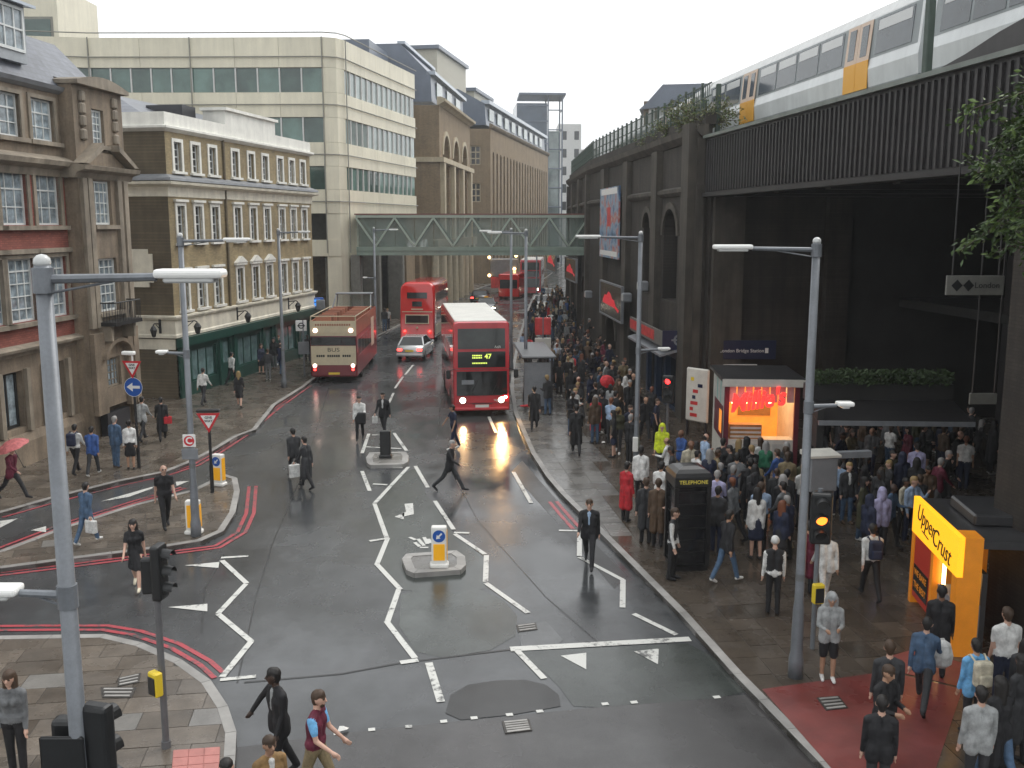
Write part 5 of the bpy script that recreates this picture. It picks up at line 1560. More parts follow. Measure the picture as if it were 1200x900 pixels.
# ------------------------------------------------------------------ black telephone kiosk
mat('kiosk_black', (0.012, 0.012, 0.013), 0.3, var=0.3)
T_ = new_empty('telephone_kiosk', (4.32, 23.35, KERB), R(6), 'glossy black telephone box with domed roof amid the waiting people', 'telephone box')
MB().box(-0.42, 0.42, -0.42, 0.42, 0, 0.12).build('plinth', M['kiosk_black'], T_)
for x in (-0.40, 0.40):
    for y in (-0.40, 0.40): MB().box(x - 0.05, x + 0.05, y - 0.05, y + 0.05, 0.12, 2.1).build('corner_post', M['kiosk_black'], T_)
for rz in range(4):
    pn = MB().box(-0.35, 0.35, -0.38, -0.36, 0.14, 2.08)
    o = pn.build('glazed_side', M['black_gloss'], T_, rot=(0, 0, rz * math.pi / 2))
    fr = MB()
    for z in (0.14, 0.45, 0.75, 1.05, 1.35, 1.65, 1.95): fr.box(-0.35, 0.35, -0.395, -0.381, z, z + 0.035)
    fr.build('glazing_bar', M['kiosk_black'], o)
fasc = MB().rbox(-0.46, 0.46, -0.46, 0.46, 2.1, 2.36, 0.02, 1).build('fascia', M['kiosk_black'], T_)
text_part('lettering', 'TELEPHONE', 0.13, M['lemon'], fasc, (0, -0.466, 2.24), (R(90), 0, 0), 0.003, bold=0.002)
dm = MB()
ring = []
for k in range(5):
    t = k / 4 * math.pi / 2
    ring.append((0.46 * math.cos(t) + 0.0001, 2.36 + 0.24 * math.sin(t)))
pv = []
dm2 = MB()
for (ra, za), (rb, zb) in zip(ring[:-1], ring[1:]):
    for i in range(4):
        c0 = [(-1, -1), (1, -1), (1, 1), (-1, 1)][i]; c1 = [(-1, -1), (1, -1), (1, 1), (-1, 1)][(i + 1) % 4]
        dm2.quad((c0[0] * ra, c0[1] * ra, za), (c1[0] * ra, c1[1] * ra, za), (c1[0] * rb, c1[1] * rb, zb), (c0[0] * rb, c0[1] * rb, zb))
dm2.build('domed_roof', M['kiosk_black'], T_)
# ------------------------------------------------------------------ lamp posts
def lamp_post(label, loc, rz, arm, low=None, h=8.05, d=0.15, name='street_lamp'):
    """arm: length of the upper arm along local +x; low: (length, height) of a second arm (signed)"""
    e = new_empty(name, loc, rz, label, 'street lamp', 'grey street lamps')
    MB().lathe([(0.14, 0), (0.14, 0.35), (0.115, 0.5), (0.105, 1.3), (0.085, 1.5), (0.070, h)], 14).build('column', M['steel_grey'], e, True)
    MB().lathe([(0.07, h), (0.075, h + 0.02), (0.07, h + 0.06), (0.04, h + 0.09), (0.0, h + 0.1)], 12).build('finial', M['lamp_glass'], e, True)
    dr = MB().rbox(-0.05, 0.05, -0.118, -0.095, 0.62, 1.12, 0.006, 1).build('access_door', M['steel_grey'], e)
    MB().tube((0, 0, 1.9), (0, 0, 2.02), 0.088, n=12).build('number_band', M['sign_back'], e)
    def arm_at(L, z):
        s = 1 if L > 0 else -1
        MB().tube((0, 0, z), (L * 0.66, 0, z + 0.02), 0.042, 0.036, 8).tube((0, 0, z - 0.13), (L * 0.4, 0, z - 0.02), 0.012, n=5).build('arm', M['steel_grey'], e)
        MB().tube((0, 0, z - 0.12), (0, 0, z + 0.1), 0.092, n=12).build('collar', M['steel_grey'], e)
        x0, x1 = sorted((L * 0.66, L * 1.06))
        hd = MB().rbox(x0, x1, -0.11, 0.11, z + 0.01, z + 0.09, 0.03, 2).build('lantern', M['lamp_white'], e)
        MB().rbox(x0 + 0.08, x1 - 0.08, -0.09, 0.09, z - 0.03, z + 0.02, 0.015, 1).build('glass_cover', M['lamp_glass'], hd)
    arm_at(arm, h - 0.12)
    if low: arm_at(*low)
    return e
lamp_post('near left grey street lamp cutting down the left of the picture', (-4.1, 8.62, KERB), R(0), 1.5, (-0.66, 5.0), h=8.02)
lamp_post('street lamp on the paved island with yellow bollard at its foot', (*G(230, 628, KERB), KERB), R(0), 1.7, (-0.75, 5.0))
lamp_post('street lamp before the green pub front', (*G(333, 454, KERB), KERB), R(4), 1.5)
lamp_post('street lamp at the left kerb behind the open top bus', (*G(441, 402, KERB), KERB), R(4), 1.6, (-0.8, 4.6))
lamp_post('thin street lamp right of the red bus, farther of the pair', (*G(599, 434, KERB), KERB), R(180), 1.7)
lamp_post('thin street lamp right of the red bus, nearer of the pair', (*G(616, 470, KERB), KERB), R(180), 1.7)
lamp_post('street lamp in the right pavement beside the dense crowd', (*G(745, 557, KERB), KERB), R(184), 2.0, (-1.0, 4.25))
lamp_post('street lamp in front of the dark station forecourt', (*G(932, 793, KERB), KERB), R(180), 1.7, (-0.75, 5.15))
lamp_post('distant street lamp under the footbridge', (2.5, 100.0, KERB), R(180), 1.8)

# ------------------------------------------------------------------ traffic signals
mat('signal_amber', (0.9, 0.3, 0.02), 0.4, emit=(1.0, 0.20, 0.02), es=2.6)
mat('signal_off', (0.03, 0.03, 0.03), 0.15)
mat('signal_pole', (0.12, 0.12, 0.125), 0.5, var=0.15)
def signal_head(parent, loc, rz, lit=None, n=3, hh=0.32):
    """black head, lamps facing local -y"""
    H_ = hh * n + 0.1
    o = MB().rbox(-0.2, 0.2, 0, 0.2, 0, H_, 0.05, 2).build('signal_head', M['black_plastic'], parent, loc=loc, rot=(0, 0, rz))
    for i in range(n):
        z = 0.05 + hh * (i + 0.5)
        MB().disc((0, z), 0.11, -0.006, 20).build('lens', M['signal_amber' if lit == i else 'signal_off'], o)
        v = MB()
        for q in range(10):
            a, b = math.pi * (0.0 + q / 10 * 1.0), math.pi * (0.0 + (q + 1) / 10)
            v.quad((0.13 * math.cos(a), 0, z + 0.13 * math.sin(a)), (0.13 * math.cos(b), 0, z + 0.13 * math.sin(b)), (0.13 * math.cos(b), -0.2, z + 0.13 * math.sin(b) - 0.02), (0.13 * math.cos(a), -0.2, z + 0.13 * math.sin(a) - 0.02))
        v.build('hood', M['black_plastic'], o)
    return o
def push_box(parent, z, y=-0.1, rz=0):
    o = MB().rbox(-0.11, 0.11, y - 0.14, y, z, z + 0.4, 0.02, 1).build('push_button_box', M['yellow_box'], parent, rot=(0, 0, rz))
    MB().rbox(-0.09, 0.09, y - 0.155, y - 0.139, z + 0.03, z + 0.33, 0.006, 1).build('front_panel', M['black_plastic'], o)
    return o
# crossing signal on the near left corner
g = G(195, 876, KERB)
TS = new_empty('traffic_signal', (*g, KERB), R(12), 'slim grey crossing signal pole with yellow push button box on near left corner', 'traffic light')
MB().tube((0, 0, 0), (0, 0, 3.3), 0.055, n=12).tube((0, 0, 0), (0, 0, 0.12), 0.075, n=12).build('pole', M['signal_pole'], TS)
signal_head(TS, (0.12, 0.05, 2.5), R(70), None, 3).scale = (0.8, 0.8, 0.85)
signal_head(TS, (-0.08, 0.16, 2.6), R(180), None, 2, 0.3).scale = (0.75, 0.75, 0.85)
push_box(TS, 0.95, -0.05, R(-50))
# heads seen from behind, clamped to the near lamp post
NS = new_empty('near_signal_heads', (-4.1, 8.62, KERB + 2.95), 0, 'two black signal heads seen from behind at the bottom left corner', 'traffic light')
signal_head(NS, (-0.15, 0.30, -0.25), R(180), None, 3, 0.33).scale = (0.9, 0.9, 0.9)
signal_head(NS, (0.2, 0.1, -0.1), R(165), None, 3, 0.34).scale = (0.72, 0.8, 0.95)
MB().rbox(-0.34, 0.08, -0.08, -0.05, -0.5, 0.68, 0.02, 1).build('backing_board', M['black_plastic'], NS)
MB().tube((0, 0, 0.3), (-0.2, 0.2, 0.3), 0.03).tube((0, 0, 0.8), (0.2, 0.1, 0.8), 0.03).build('bracket', M['black_plastic'], NS)
# amber signal on the forecourt pole
g = G(946, 760, KERB)
AS = new_empty('amber_signal', (g[0] + 0.1, g[1], KERB), R(0), 'black traffic signal showing amber beside the forecourt lamp post', 'traffic light')
MB().tube((0, 0, 0), (0, 0, 3.3), 0.05, n=12).build('pole', M['steel_grey'], AS)
signal_head(AS, (0.0, -0.15, 2.2), R(-10), 1, 3, 0.31)
push_box(AS, 1.0, -0.05, R(10))
o = new_empty('red_signal', (*G(781, 540, KERB), KERB), R(-20), 'far small traffic signal showing red before the blue shopfront', 'traffic light')
mat('signal_red', (0.9, 0.02, 0.02), 0.4, emit=(1.0, 0.03, 0.03), es=4.0)
MB().tube((0, 0, 0), (0, 0, 3.0), 0.05).build('pole', M['signal_pole'], o)
hd = signal_head(o, (0, -0.12, 2.1), 0, None, 3, 0.3)
MB().disc((0, 0.80), 0.1, -0.012).build('lit_lens', M['signal_red'], hd)

# ------------------------------------------------------------------ bollards and traffic islands
def arrow_pts(s, ang):
    P = [(-0.5, -0.1), (0.05, -0.1), (0.05, -0.32), (0.5, 0), (0.05, 0.32), (0.05, 0.1), (-0.5, 0.1)]
    return [(s * (x * math.cos(ang) - y * math.sin(ang)), s * (x * math.sin(ang) + y * math.cos(ang))) for x, y in P]
def bollard(label, loc, rz, sign=True, h=1.05, dark=False):
    e = new_empty('bollard', loc, rz, label, 'bollard')
    body = 'black_plastic' if dark else 'white_plastic'
    MB().rbox(-0.23, 0.23, -0.15, 0.15, 0, 0.12, 0.03, 1).build('base', M[body], e)
    MB().rbox(-0.19, 0.19, -0.11, 0.11, 0.1, h, 0.035, 2).build('shell', M[body], e)
    if not dark:
        MB().rbox(-0.14, 0.14, -0.122, -0.105, 0.2, 0.62 if sign else h - 0.12, 0.005, 1).build('yellow_panel', M['yellow_paint'], e)
        MB().box(0.191, 0.2, -0.085, 0.085, 0.2, h - 0.12).build('yellow_panel', M['yellow_paint'], e)
    if sign:
        MB().disc((0, 0.82), 0.155, -0.114, 24).build('blue_disc', M['sign_blue'], e)
        MB().vprism([(x, 0.82 + z) for x, z in arrow_pts(0.2, R(225))], -0.119, -0.115).build('arrow', M['sign_white'], e)
    return e
def island(label, L, h=0.13):
    P = pxs(L, 0.1)
    c = (sum(p[0] for p in P) / len(P), sum(p[1] for p in P) / len(P))
    e = new_empty('traffic_island', (*c, 0), 0, label, 'traffic island')
    Q = [(p[0] - c[0], p[1] - c[1]) for p in P]
    Q2 = offset_in(Q, 0.22)
    MB().prism(Q2, 0.0, h - 0.015).build('infill', M['slab_grey'], e)
    n = len(Q)
    ar = sum(Q[i][0] * Q[(i + 1) % n][1] - Q[(i + 1) % n][0] * Q[i][1] for i in range(n))
    Q = Q[::-1] if ar < 0 else Q
    for i in range(n):
        j = (i + 1) % n
        MB().prism([lerp2(Q[i], Q[j], 0.01), lerp2(Q[i], Q[j], 0.99), lerp2(Q2[i], Q2[j], 0.99), lerp2(Q2[i], Q2[j], 0.01)], 0, h).build('kerb_stone', M['kerb_stone'], e)
island('small kerbed traffic island holding the lit keep left bollard', [(471, 656), (476, 650), (535, 646), (545, 653), (546, 663), (540, 669), (485, 673), (476, 669)])
island('far small traffic island beyond the turn arrow', [(429, 537), (433, 531), (475, 530), (479, 535), (478, 542), (472, 545), (434, 546), (430, 543)])
bollard('white and yellow bollard with blue arrow on the central island', (*G(515, 664, 0.12), 0.115), R(2), True)
bollard('dark bollard seen from behind on the far traffic island', (*G(452, 536, 0.12), 0.115), 0, False, 1.0, True)
bollard('yellow and white bollard at the tip of the paved island', (*G(257, 569, KERB), KERB), R(-20), True)
bollard('plain yellow bollard wrapped round the foot of the island lamp', (G(229, 624, KERB)[0], G(229, 624, KERB)[1] - 0.1, KERB), R(0), False, 0.95)
mat('post_black', (0.015, 0.015, 0.016), 0.45)
# ------------------------------------------------------------------ signs on posts
def tri(s, cz):  # point-down triangle
    return [(-s / 2, cz + s * 0.29), (s / 2, cz + s * 0.29), (0, cz - s * 0.58)]
def give_way(parent, z, s=0.75):
    o = MB().vprism(tri(s, z), -0.06, -0.045).build('triangle_plate', M['sign_red'], parent)
    MB().vprism(tri(s * 0.66, z), -0.066, -0.061).build('white_field', M['sign_white'], o)
    text_part('lettering', 'GIVE', s * 0.15, M['black_plastic'], o, (0, -0.068, z + s * 0.09), (R(90), 0, 0), 0.002, bold=0.003)
    text_part('lettering', 'WAY', s * 0.15, M['black_plastic'], o, (0, -0.068, z - s * 0.06), (R(90), 0, 0), 0.002, bold=0.003)
g = G(163, 548, KERB)
e = new_empty('give_way_post', (*g, KERB), R(-8), 'give way triangle over a blue arrow disc on a black post by the stone building', 'road sign')
MB().tube((0, 0, 0), (0, 0, 3.75), 0.045, n=10).tube((0, 0, 0), (0, 0, 1.2), 0.06, n=10).build('post', M['post_black'], e)
give_way(e, 3.55, 0.7)
MB().disc((0, 2.85), 0.32, -0.05, 28).build('blue_disc', M['sign_blue'], e)
MB().disc((0, 2.85), 0.335, -0.046, 28).build('white_rim', M['sign_white'], e)
MB().vprism([(x, 2.85 + z) for x, z in arrow_pts(0.48, R(180))], -0.057, -0.051).build('arrow', M['sign_white'], e)
MB().rbox(-0.35, 0.1, -0.1, 0.1, 3.95, 4.08, 0.03, 1).tube((0, 0, 3.7), (0, 0, 4.0), 0.03).build('sign_lamp', M['lamp_white'], e)
g = G(249, 577, KERB)
e = new_empty('give_way_post', (*g, KERB), R(5), 'give way triangle on a dark post beside the yellow bollard', 'road sign')
MB().tube((0, 0, 0), (0, 0, 2.55), 0.045, n=10).tube((0, 0, 0), (0, 0, 0.9), 0.06, n=10).build('post', M['post_black'], e)
give_way(e, 2.35, 0.72)
MB().rbox(-0.36, 0.36, -0.09, 0.07, 2.58, 2.68, 0.03, 1).build('sign_lamp', M['black_plastic'], e)
g = G(230, 628, KERB)
e = new_empty('charge_zone_sign', (g[0], g[1] - 0.14, 2.35), R(0), 'square sign with red letter C on the island lamp post', 'road sign')
MB().rbox(-0.17, 0.17, -0.03, 0.0, 0.28, 0.62, 0.01, 1).build('plate', M['sign_white'], e)
MB().disc((0, 0.45), 0.14, -0.034, 24).build('red_disc', M['sign_red'], e)
text_part('letter', 'C', 0.26, M['sign_white'], e, (0, -0.037, 0.45), (R(90), 0, 0), 0.002, bold=0.008)
MB().rbox(-0.22, 0.22, -0.03, 0.0, -0.06, 0.24, 0.01, 1).build('lower_plate', M['lead_grey'], e)
g = G(357, 440, KERB)
e = new_empty('bus_stop_flag', (*g, KERB), R(15), 'bus stop flag on a post before the pub end', 'bus stop')
MB().tube((0, 0, 0), (0, 0, 3.1), 0.05, n=10).build('post', M['steel_grey'], e)
MB().rbox(-0.4, 0.2, -0.04, 0.0, 2.5, 3.1, 0.02, 1).build('flag', M['sign_white'], e)
rr = MB()
for i in range(20):
    a, b = 2 * math.pi * i / 20, 2 * math.pi * (i + 1) / 20
    rr.vprism([(-0.1 + q * math.cos(t_), 2.8 + q * math.sin(t_)) for q, t_ in ((0.11, a), (0.11, b), (0.17, b), (0.17, a))], -0.046, -0.041)
rr.box(-0.3, 0.1, -0.048, -0.042, 2.77, 2.83)
rr.build('round_emblem', M['black_plastic'], e)
MB().rbox(-0.3, 0.3, -0.07, 0.0, 1.2, 1.9, 0.02, 1).build('timetable', M['lead_grey'], e)
mat('blue_lit', (0.03, 0.2, 0.6), 0.4, emit=(0.05, 0.3, 0.9), es=0.8)
e = new_empty('lit_blue_sign', (-13.0, 64.6, 3.0), R(25), 'small glowing blue sign at the far corner of the pub', 'sign')
MB().rbox(-0.6, 0.6, -0.1, 0.1, 0, 0.7, 0.05, 1).build('sign_box', M['sign_blue'], e)
MB().box(-0.15, 0.5, -0.112, -0.101, 0.15, 0.35).build('glow_bar', M['blue_lit'], e)
MB().box(-0.05, 0.35, -0.112, -0.101, 0.42, 0.58).build('glow_bar', M['blue_lit'], e)
MB().box(-0.05, 0.05, 0.1, 0.9, 0.3, 0.4).build('bracket', M['iron_black'], e)

# ------------------------------------------------------------------ bus shelter and roundel on the right pavement
mat('shelter_glass', (0.16, 0.17, 0.165), 0.08, alpha=0.45)
BS = new_empty('bus_shelter', (1.25, 43.8, KERB), R(94), 'grey glazed bus shelter in the crowd right of the red bus', 'bus shelter')
MB().rbox(-0.2, 5.2, -0.75, 0.85, 2.4, 2.52, 0.05, 1).build('roof', M['sign_back'], BS)
for x in (0, 1.65, 3.3, 4.95): MB().tube((x, -0.55, 0), (x, -0.55, 2.4), 0.05, n=8).build('post', M['steel_dark'], BS)
for i in range(3): MB().box(0.08 + i * 1.65, 1.57 + i * 1.65, -0.56, -0.54, 0.25, 2.2).build('glass_panel', M['shelter_glass'], BS)
MB().box(0.4, 4.5, -0.35, -0.05, 0.55, 0.62).build('bench', M['sign_red'], BS)
MB().box(0.0, 0.1, -0.5, 0.7, 0.2, 2.2).build('advert_panel', M['lead_grey'], BS)
e = new_empty('red_bus_stop', (1.6, 50.5, KERB), R(5), 'red bus stop roundel above a white timetable case, behind the shelter', 'bus stop')
MB().tube((0, 0, 0), (0, 0, 3.6), 0.06, n=10).build('post', M['steel_grey'], e)
MB().rbox(-0.42, 0.42, -0.05, 0.05, 2.7, 3.6, 0.05, 2).build('flag', M['poster_red'], e)
MB().rbox(-0.42, 0.42, -0.06, 0.06, 1.6, 2.55, 0.03, 1).build('timetable_case', M['kiosk_white'], e)
g = G(745, 557, KERB)
e = new_empty('grey_cabinet', (g[0] - 0.05, g[1] - 0.14, KERB + 0.85), 0, 'small white box fixed to the lamp post near the crowd', 'box')
MB().rbox(-0.09, 0.09, -0.06, 0.06, 0, 0.5, 0.02, 1).build('case', M['white_plastic'], e)
e = new_empty('string_light_frame', (-2.6, 122.0, 0), R(0), 'frame hung with round white bulbs over an orange stall down the street', 'stall')
MB().box(0.0, 3.2, 0, 2, 0.6, 2.0).build('stall_body', M['poster_red'], e)
MB().rbox(-0.1, 3.3, -0.1, 2.1, 2.0, 4.2, 0.1, 1).build('stall_hood', M['lead_grey'], e)
for x, z in ((-0.2, 4.4), (1.0, 4.9), (3.1, 4.6), (2.9, 3.0), (-0.2, 2.2)):
    MB().lathe([(0.0, -0.2), (0.14, -0.14), (0.2, 0), (0.14, 0.14), (0.0, 0.2)], 10, (x, -0.35, z)).build('bulb', M['warm_lamp'], e, True)
# litter
for k, (px, py, lab) in enumerate(((395, 860, 'scrap of white litter on the near road'), (705, 520, 'white scrap of paper on the pavement by the crowd'))):
    gx, gy = G(px, py, KERB if k else 0)
    tag(MB().add([(0, 0, 0.02), (0.16, 0.03, 0.05), (0.18, 0.14, 0.02), (0.02, 0.13, 0.06), (0.09, 0.08, 0.09)], [(0, 1, 4), (1, 2, 4), (2, 3, 4), (3, 0, 4)]).build('litter', M['white_plastic'], loc=(gx, gy, KERB if k else 0.012)), lab, 'litter')
# ------------------------------------------------------------------ vehicles
mat('bus_red', (0.50, 0.012, 0.022), 0.25, coat=0.7, var=0.1, vs=1.0, streak=0.12)
mat('bus_red_bright', (0.62, 0.014, 0.012), 0.25, coat=0.7, var=0.08, vs=1.0)
mat('bus_maroon', (0.16, 0.012, 0.018), 0.28, coat=0.6, var=0.15, vs=1.0)
mat('bus_cream', (0.58, 0.50, 0.34), 0.35, coat=0.4, var=0.08)
mat('bus_rust', (0.30, 0.075, 0.035), 0.35, coat=0.3, var=0.2, vs=1.2)
mat('bus_white', (0.72, 0.71, 0.66), 0.35, var=0.1, vs=1.2)
mat('bus_glass', (0.012, 0.014, 0.015), 0.05, spec=0.7)
mat('bus_glass_tint', (0.035, 0.04, 0.038), 0.06, spec=0.6, var=0.5, vs=1.0)
mat('tyre', (0.015, 0.015, 0.015), 0.7)
mat('hub', (0.18, 0.18, 0.18), 0.4, metal=0.5)
mat('headlight_on', (1, 0.95, 0.85), 0.3, emit=(1.0, 0.90, 0.68), es=22.0)
mat('tail_on', (0.9, 0.02, 0.02), 0.3, emit=(1.0, 0.05, 0.04), es=5.0)
mat('tail_white', (1, 0.8, 0.7), 0.3, emit=(1.0, 0.72, 0.62), es=6.0)
mat('led_text', (0.5, 0.6, 0.1), 0.4, emit=(0.62, 0.75, 0.12), es=1.1)
mat('car_silver', (0.50, 0.51, 0.51), 0.25, metal=0.4, coat=0.6)
mat('car_black', (0.012, 0.012, 0.013), 0.2, coat=0.6)
mat('car_white', (0.62, 0.62, 0.60), 0.3, coat=0.5)
mat('chrome', (0.5, 0.5, 0.5), 0.2, metal=0.8)
mat('plate_yellow', (0.75, 0.55, 0.05), 0.5)
mat('bus_seat', (0.36, 0.15, 0.09), 0.7, rnd=0.3)

def wheel(parent, x, y, r, w=0.26):
    """axle along x"""
    prof = [(r * 0.62, -w / 2), (r * 0.94, -w / 2), (r, -w * 0.3), (r, w * 0.3), (r * 0.94, w / 2), (r * 0.62, w / 2)]
    t = MB()
    n = 20
    for i in range(n):
        a, b = 2 * math.pi * i / n, 2 * math.pi * (i + 1) / n
        for (ra, xa), (rb, xb) in zip(prof[:-1], prof[1:]):
            t.quad((xa, ra * math.cos(a), ra * math.sin(a)), (xb, rb * math.cos(a), rb * math.sin(a)), (xb, rb * math.cos(b), rb * math.sin(b)), (xa, ra * math.cos(b), ra * math.sin(b)))
    wo = t.build('wheel', M['tyre'], parent, loc=(x, y, r))
    hb = MB().tube((-w * 0.42, 0, 0), (w * 0.42, 0, 0), r * 0.63, n=16)
    hb.build('rim', M['hub'], wo)
    return wo

def body_loft(rings):
    """rings of equal length along y, closed at the ends"""
    mb = MB()
    n = len(rings[0])
    vs = [p for r in rings for p in r]
    fs = []
    for k in range(len(rings) - 1):
        for i in range(n):
            j = (i + 1) % n
            fs.append((k * n + i, k * n + j, (k + 1) * n + j, (k + 1) * n + i))
    fs.append(tuple(range(n - 1, -1, -1)))
    fs.append(tuple((len(rings) - 1) * n + i for i in range(n)))
    return mb.add(vs, fs)
def bus_ring(y, hw, z0, z1, r, lean=0.0, seg=4):
    """rounded-top section; lean moves the upper part back in y"""
    pts = []
    pts += [(-hw, z0), (-hw, z0 + (z1 - z0) * 0.5)]
    for i in range(seg + 1):
        a = math.pi - math.pi / 2 * i / seg
        pts.append((-hw + r + r * math.cos(a), z1 - r + r * math.sin(a)))
    for i in range(seg + 1):
        a = math.pi / 2 - math.pi / 2 * i / seg
        pts.append((hw - r + r * math.cos(a), z1 - r + r * math.sin(a)))
    pts += [(hw, z0 + (z1 - z0) * 0.5), (hw, z0)]
    return [(x, y + lean * max(0, (z - 1.0) / 3.2), z) for x, z in pts]

def side_panes(parent, hw, y0, y1, z0, z1, n, m, gap=0.05, name='window'):
    for sx in (-1, 1):
        for i in range(n):
            a, b = y0 + (y1 - y0) * i / n + gap, y0 + (y1 - y0) * (i + 1) / n - gap
            x = sx * (hw + 0.006)
            MB().box(min(x, x - sx * 0.02), max(x, x - sx * 0.02), a, b, z0, z1).build(name, M[m], parent)

def modern_decker(label, loc, rz, detailed=True, group='red double deck buses'):
    """front faces local -y, rear at +y"""
    e = new_empty('double_decker_bus', loc, rz, label, 'bus', group)
    hw, L, H_ = 1.26, 10.6, 4.22
    R_ = [bus_ring(0.10, hw - 0.12, 0.34, H_ - 0.10, 0.22, 0.16), bus_ring(0.0, hw - 0.04, 0.30, H_ - 0.05, 0.2, 0.20), bus_ring(0.12, hw, 0.28, H_, 0.18, 0.24),
          bus_ring(0.6, hw, 0.28, H_, 0.16, 0.0), bus_ring(L - 0.3, hw, 0.30, H_, 0.16, 0), bus_ring(L, hw - 0.08, 0.36, H_ - 0.08, 0.2, 0)]
    R_ = R_[1:]
    body_loft(R_).build('body', M['bus_red'], e, False)
    MB().rbox(-hw + 0.10, hw - 0.10, 0.42, L - 0.3, H_ - 0.03, H_ + 0.035, 0.02, 1).build('roof', M['bus_white'], e)
    def fy(z): return 0.20 * max(0, (z - 1.0) / 3.2)
    def front(x0, x1, z0, z1, off, m, name, par=e):
        return MB().add([(x0, fy(z0) - off, z0), (x1, fy(z0) - off, z0), (x1, fy(z1) - off, z1), (x0, fy(z1) - off, z1), (x0, fy(z0) - off + 0.03, z0), (x1, fy(z0) - off + 0.03, z0), (x1, fy(z1) - off + 0.03, z1), (x0, fy(z1) - off + 0.03, z1)],
                         [(0, 1, 2, 3), (0, 4, 5, 1), (3, 2, 6, 7), (0, 3, 7, 4), (1, 5, 6, 2)]).build(name, M[m], par)
    front(-1.12, 1.12, 0.95, 2.02, 0.02, 'bus_glass', 'windscreen')
    front(-1.05, 1.05, 3.02, 3.92, 0.02, 'bus_glass_tint', 'upper_windscreen')
    blind = front(-1.06, 1.06, 2.20, 2.90, 0.022, 'bus_glass', 'destination_blind')
    if detailed:
        text_part('route_number', '47', 0.30, M['led_text'], blind, (0.28, fy(2.65) - 0.03, 2.68), (R(90), 0, 0), 0.002, bold=0.006)
        for x0, x1, z in ((-0.42, 0.08, 2.70), (-0.42, 0.08, 2.60), (-0.42, 0.32, 2.36)):
            k = int((x1 - x0) / 0.075)
            for i in range(k): MB().box(x0 + i * 0.075, x0 + i * 0.075 + 0.055, fy(z) - 0.034, fy(z) - 0.024, z, z + 0.06).build('led_character', M['led_text'], blind)
        dsh = front(-0.9, -0.35, 1.45, 1.65, 0.028, 'lead_grey', 'dash_reflection')
        text_part('advert_letters', 'AdA', 0.16, M['bus_white'], e, (0.72, fy(3.2) - 0.03, 3.10), (R(90), 0, 0), 0.002)
        front(-0.3, 0.3, 0.40, 0.53, 0.03, 'bus_white', 'number_plate')
        text_part('fleet_number', '983', 0.13, M['bus_white'], e, (0.62, -0.012, 0.72), (R(90), 0, 0), 0.002)
        for sx in (-1, 1):
            m_ = MB().rbox(sx * 1.5 - 0.1, sx * 1.5 + 0.1, -0.28, -0.12, 1.75, 2.15, 0.04, 1).build('mirror', M['black_plastic'], e)
            MB().tube((sx * 1.2, 0.1, 2.15), (sx * 1.45, -0.2, 2.1), 0.02).build('mirror_arm', M['black_plastic'], m_)
        for x in (-0.5, 0.45): MB().obox((x, -0.03, 1.0), (x + 0.35, 0.04, 1.75), 0.02, 0.02).build('wiper', M['black_plastic'], e)
    MB().rbox(-1.22, 1.22, -0.06, 0.12, 0.27, 0.42, 0.05, 2).build('bumper', M['bus_red'], e)
    for sx in (-1, 1):
        hl = MB().tube((sx * 0.86, -0.035, 0.74), (sx * 0.86, 0.02, 0.74), 0.145, n=18).build('headlight_rim', M['bus_white'], e)
        MB().tube((sx * 0.86, -0.05, 0.74), (sx * 0.86, -0.036, 0.74), 0.115, n=18).build('headlight', M['headlight_on'], hl)
    if detailed: MB().tube((1.05, -0.05, 0.86), (1.05, 0.0, 0.86), 0.06, n=12).build('side_light', M['headlight_on'], e)
    for z in (0.6, 2.12): MB().box(-1.2, 1.2, -0.004, 0.03, z, z + 0.012).build('panel_seam', M['black_plastic'], e)
    MB().box(-0.45, 0.45, -0.012, 0.03, 0.56, 0.585).build('grille', M['black_plastic'], e)
    for sx in (-1, 1):
        for y in (1.75, 4.4, 6.8, 9.2): MB().box(min(sx * 1.263, sx * 1.25), max(sx * 1.263, sx * 1.25), y, y + 0.012, 0.4, 2.25).build('panel_seam', M['black_plastic'], e)
        for y in (2.3, 7.6): MB().tube((sx * 1.2, y, 0.5), (sx * 1.266, y, 0.5), 0.6, n=20).build('wheel_arch', M['black_plastic'], e)
    side_panes(e, hw, 0.9, L - 0.5, 3.02, 3.82, 6, 'bus_glass_tint')
    side_panes(e, hw, 2.2, L - 0.5, 1.35, 2.15, 5, 'bus_glass_tint')
    for sx in (-1, 1): MB().box(min(sx * 1.267, sx * 1.25), max(sx * 1.267, sx * 1.25), 2.4, 8.0, 2.3, 2.85).build('side_advert', M['bus_advert'], e)
    for sx in (-1, 1):
        for y in (2.3, 7.6): wheel(e, sx * 1.16, y, 0.48)
    return e
# heading follows the curve of the right kerb
def ride(px, py): return (*G(px, py), 0.005)
b47 = modern_decker('red double decker bus with lit headlights and number 47 facing the camera', (G(565, 488)[0], G(565, 488)[1], 0.005), R(7))
for sx, pw_ in ((-1, 60), (1, 520)):
    hl_ = bpy.data.lights.new('headlight_beam', 'SPOT')
    hl_.energy = pw_; hl_.spot_size = R(75); hl_.spot_blend = 0.8; hl_.shadow_soft_size = 0.11; hl_.color = (1.0, 0.55, 0.2)
    ho_ = bpy.data.objects.new('headlight_beam', hl_); COL.objects.link(ho_); ho_.parent = b47
    ho_.location = (sx * 0.86, -0.12, 0.74); ho_.rotation_euler = (R(86), 0, R(180))
modern_decker('distant red double decker with white roof beneath the footbridge', (2.2, 118.0, 0.005), R(-4), False)
sd3 = new_empty('single_decker_bus', (-0.4, 112.0, 0.005), R(-8), 'small red single deck bus or van beyond the big red bus', 'bus', 'red double deck buses')
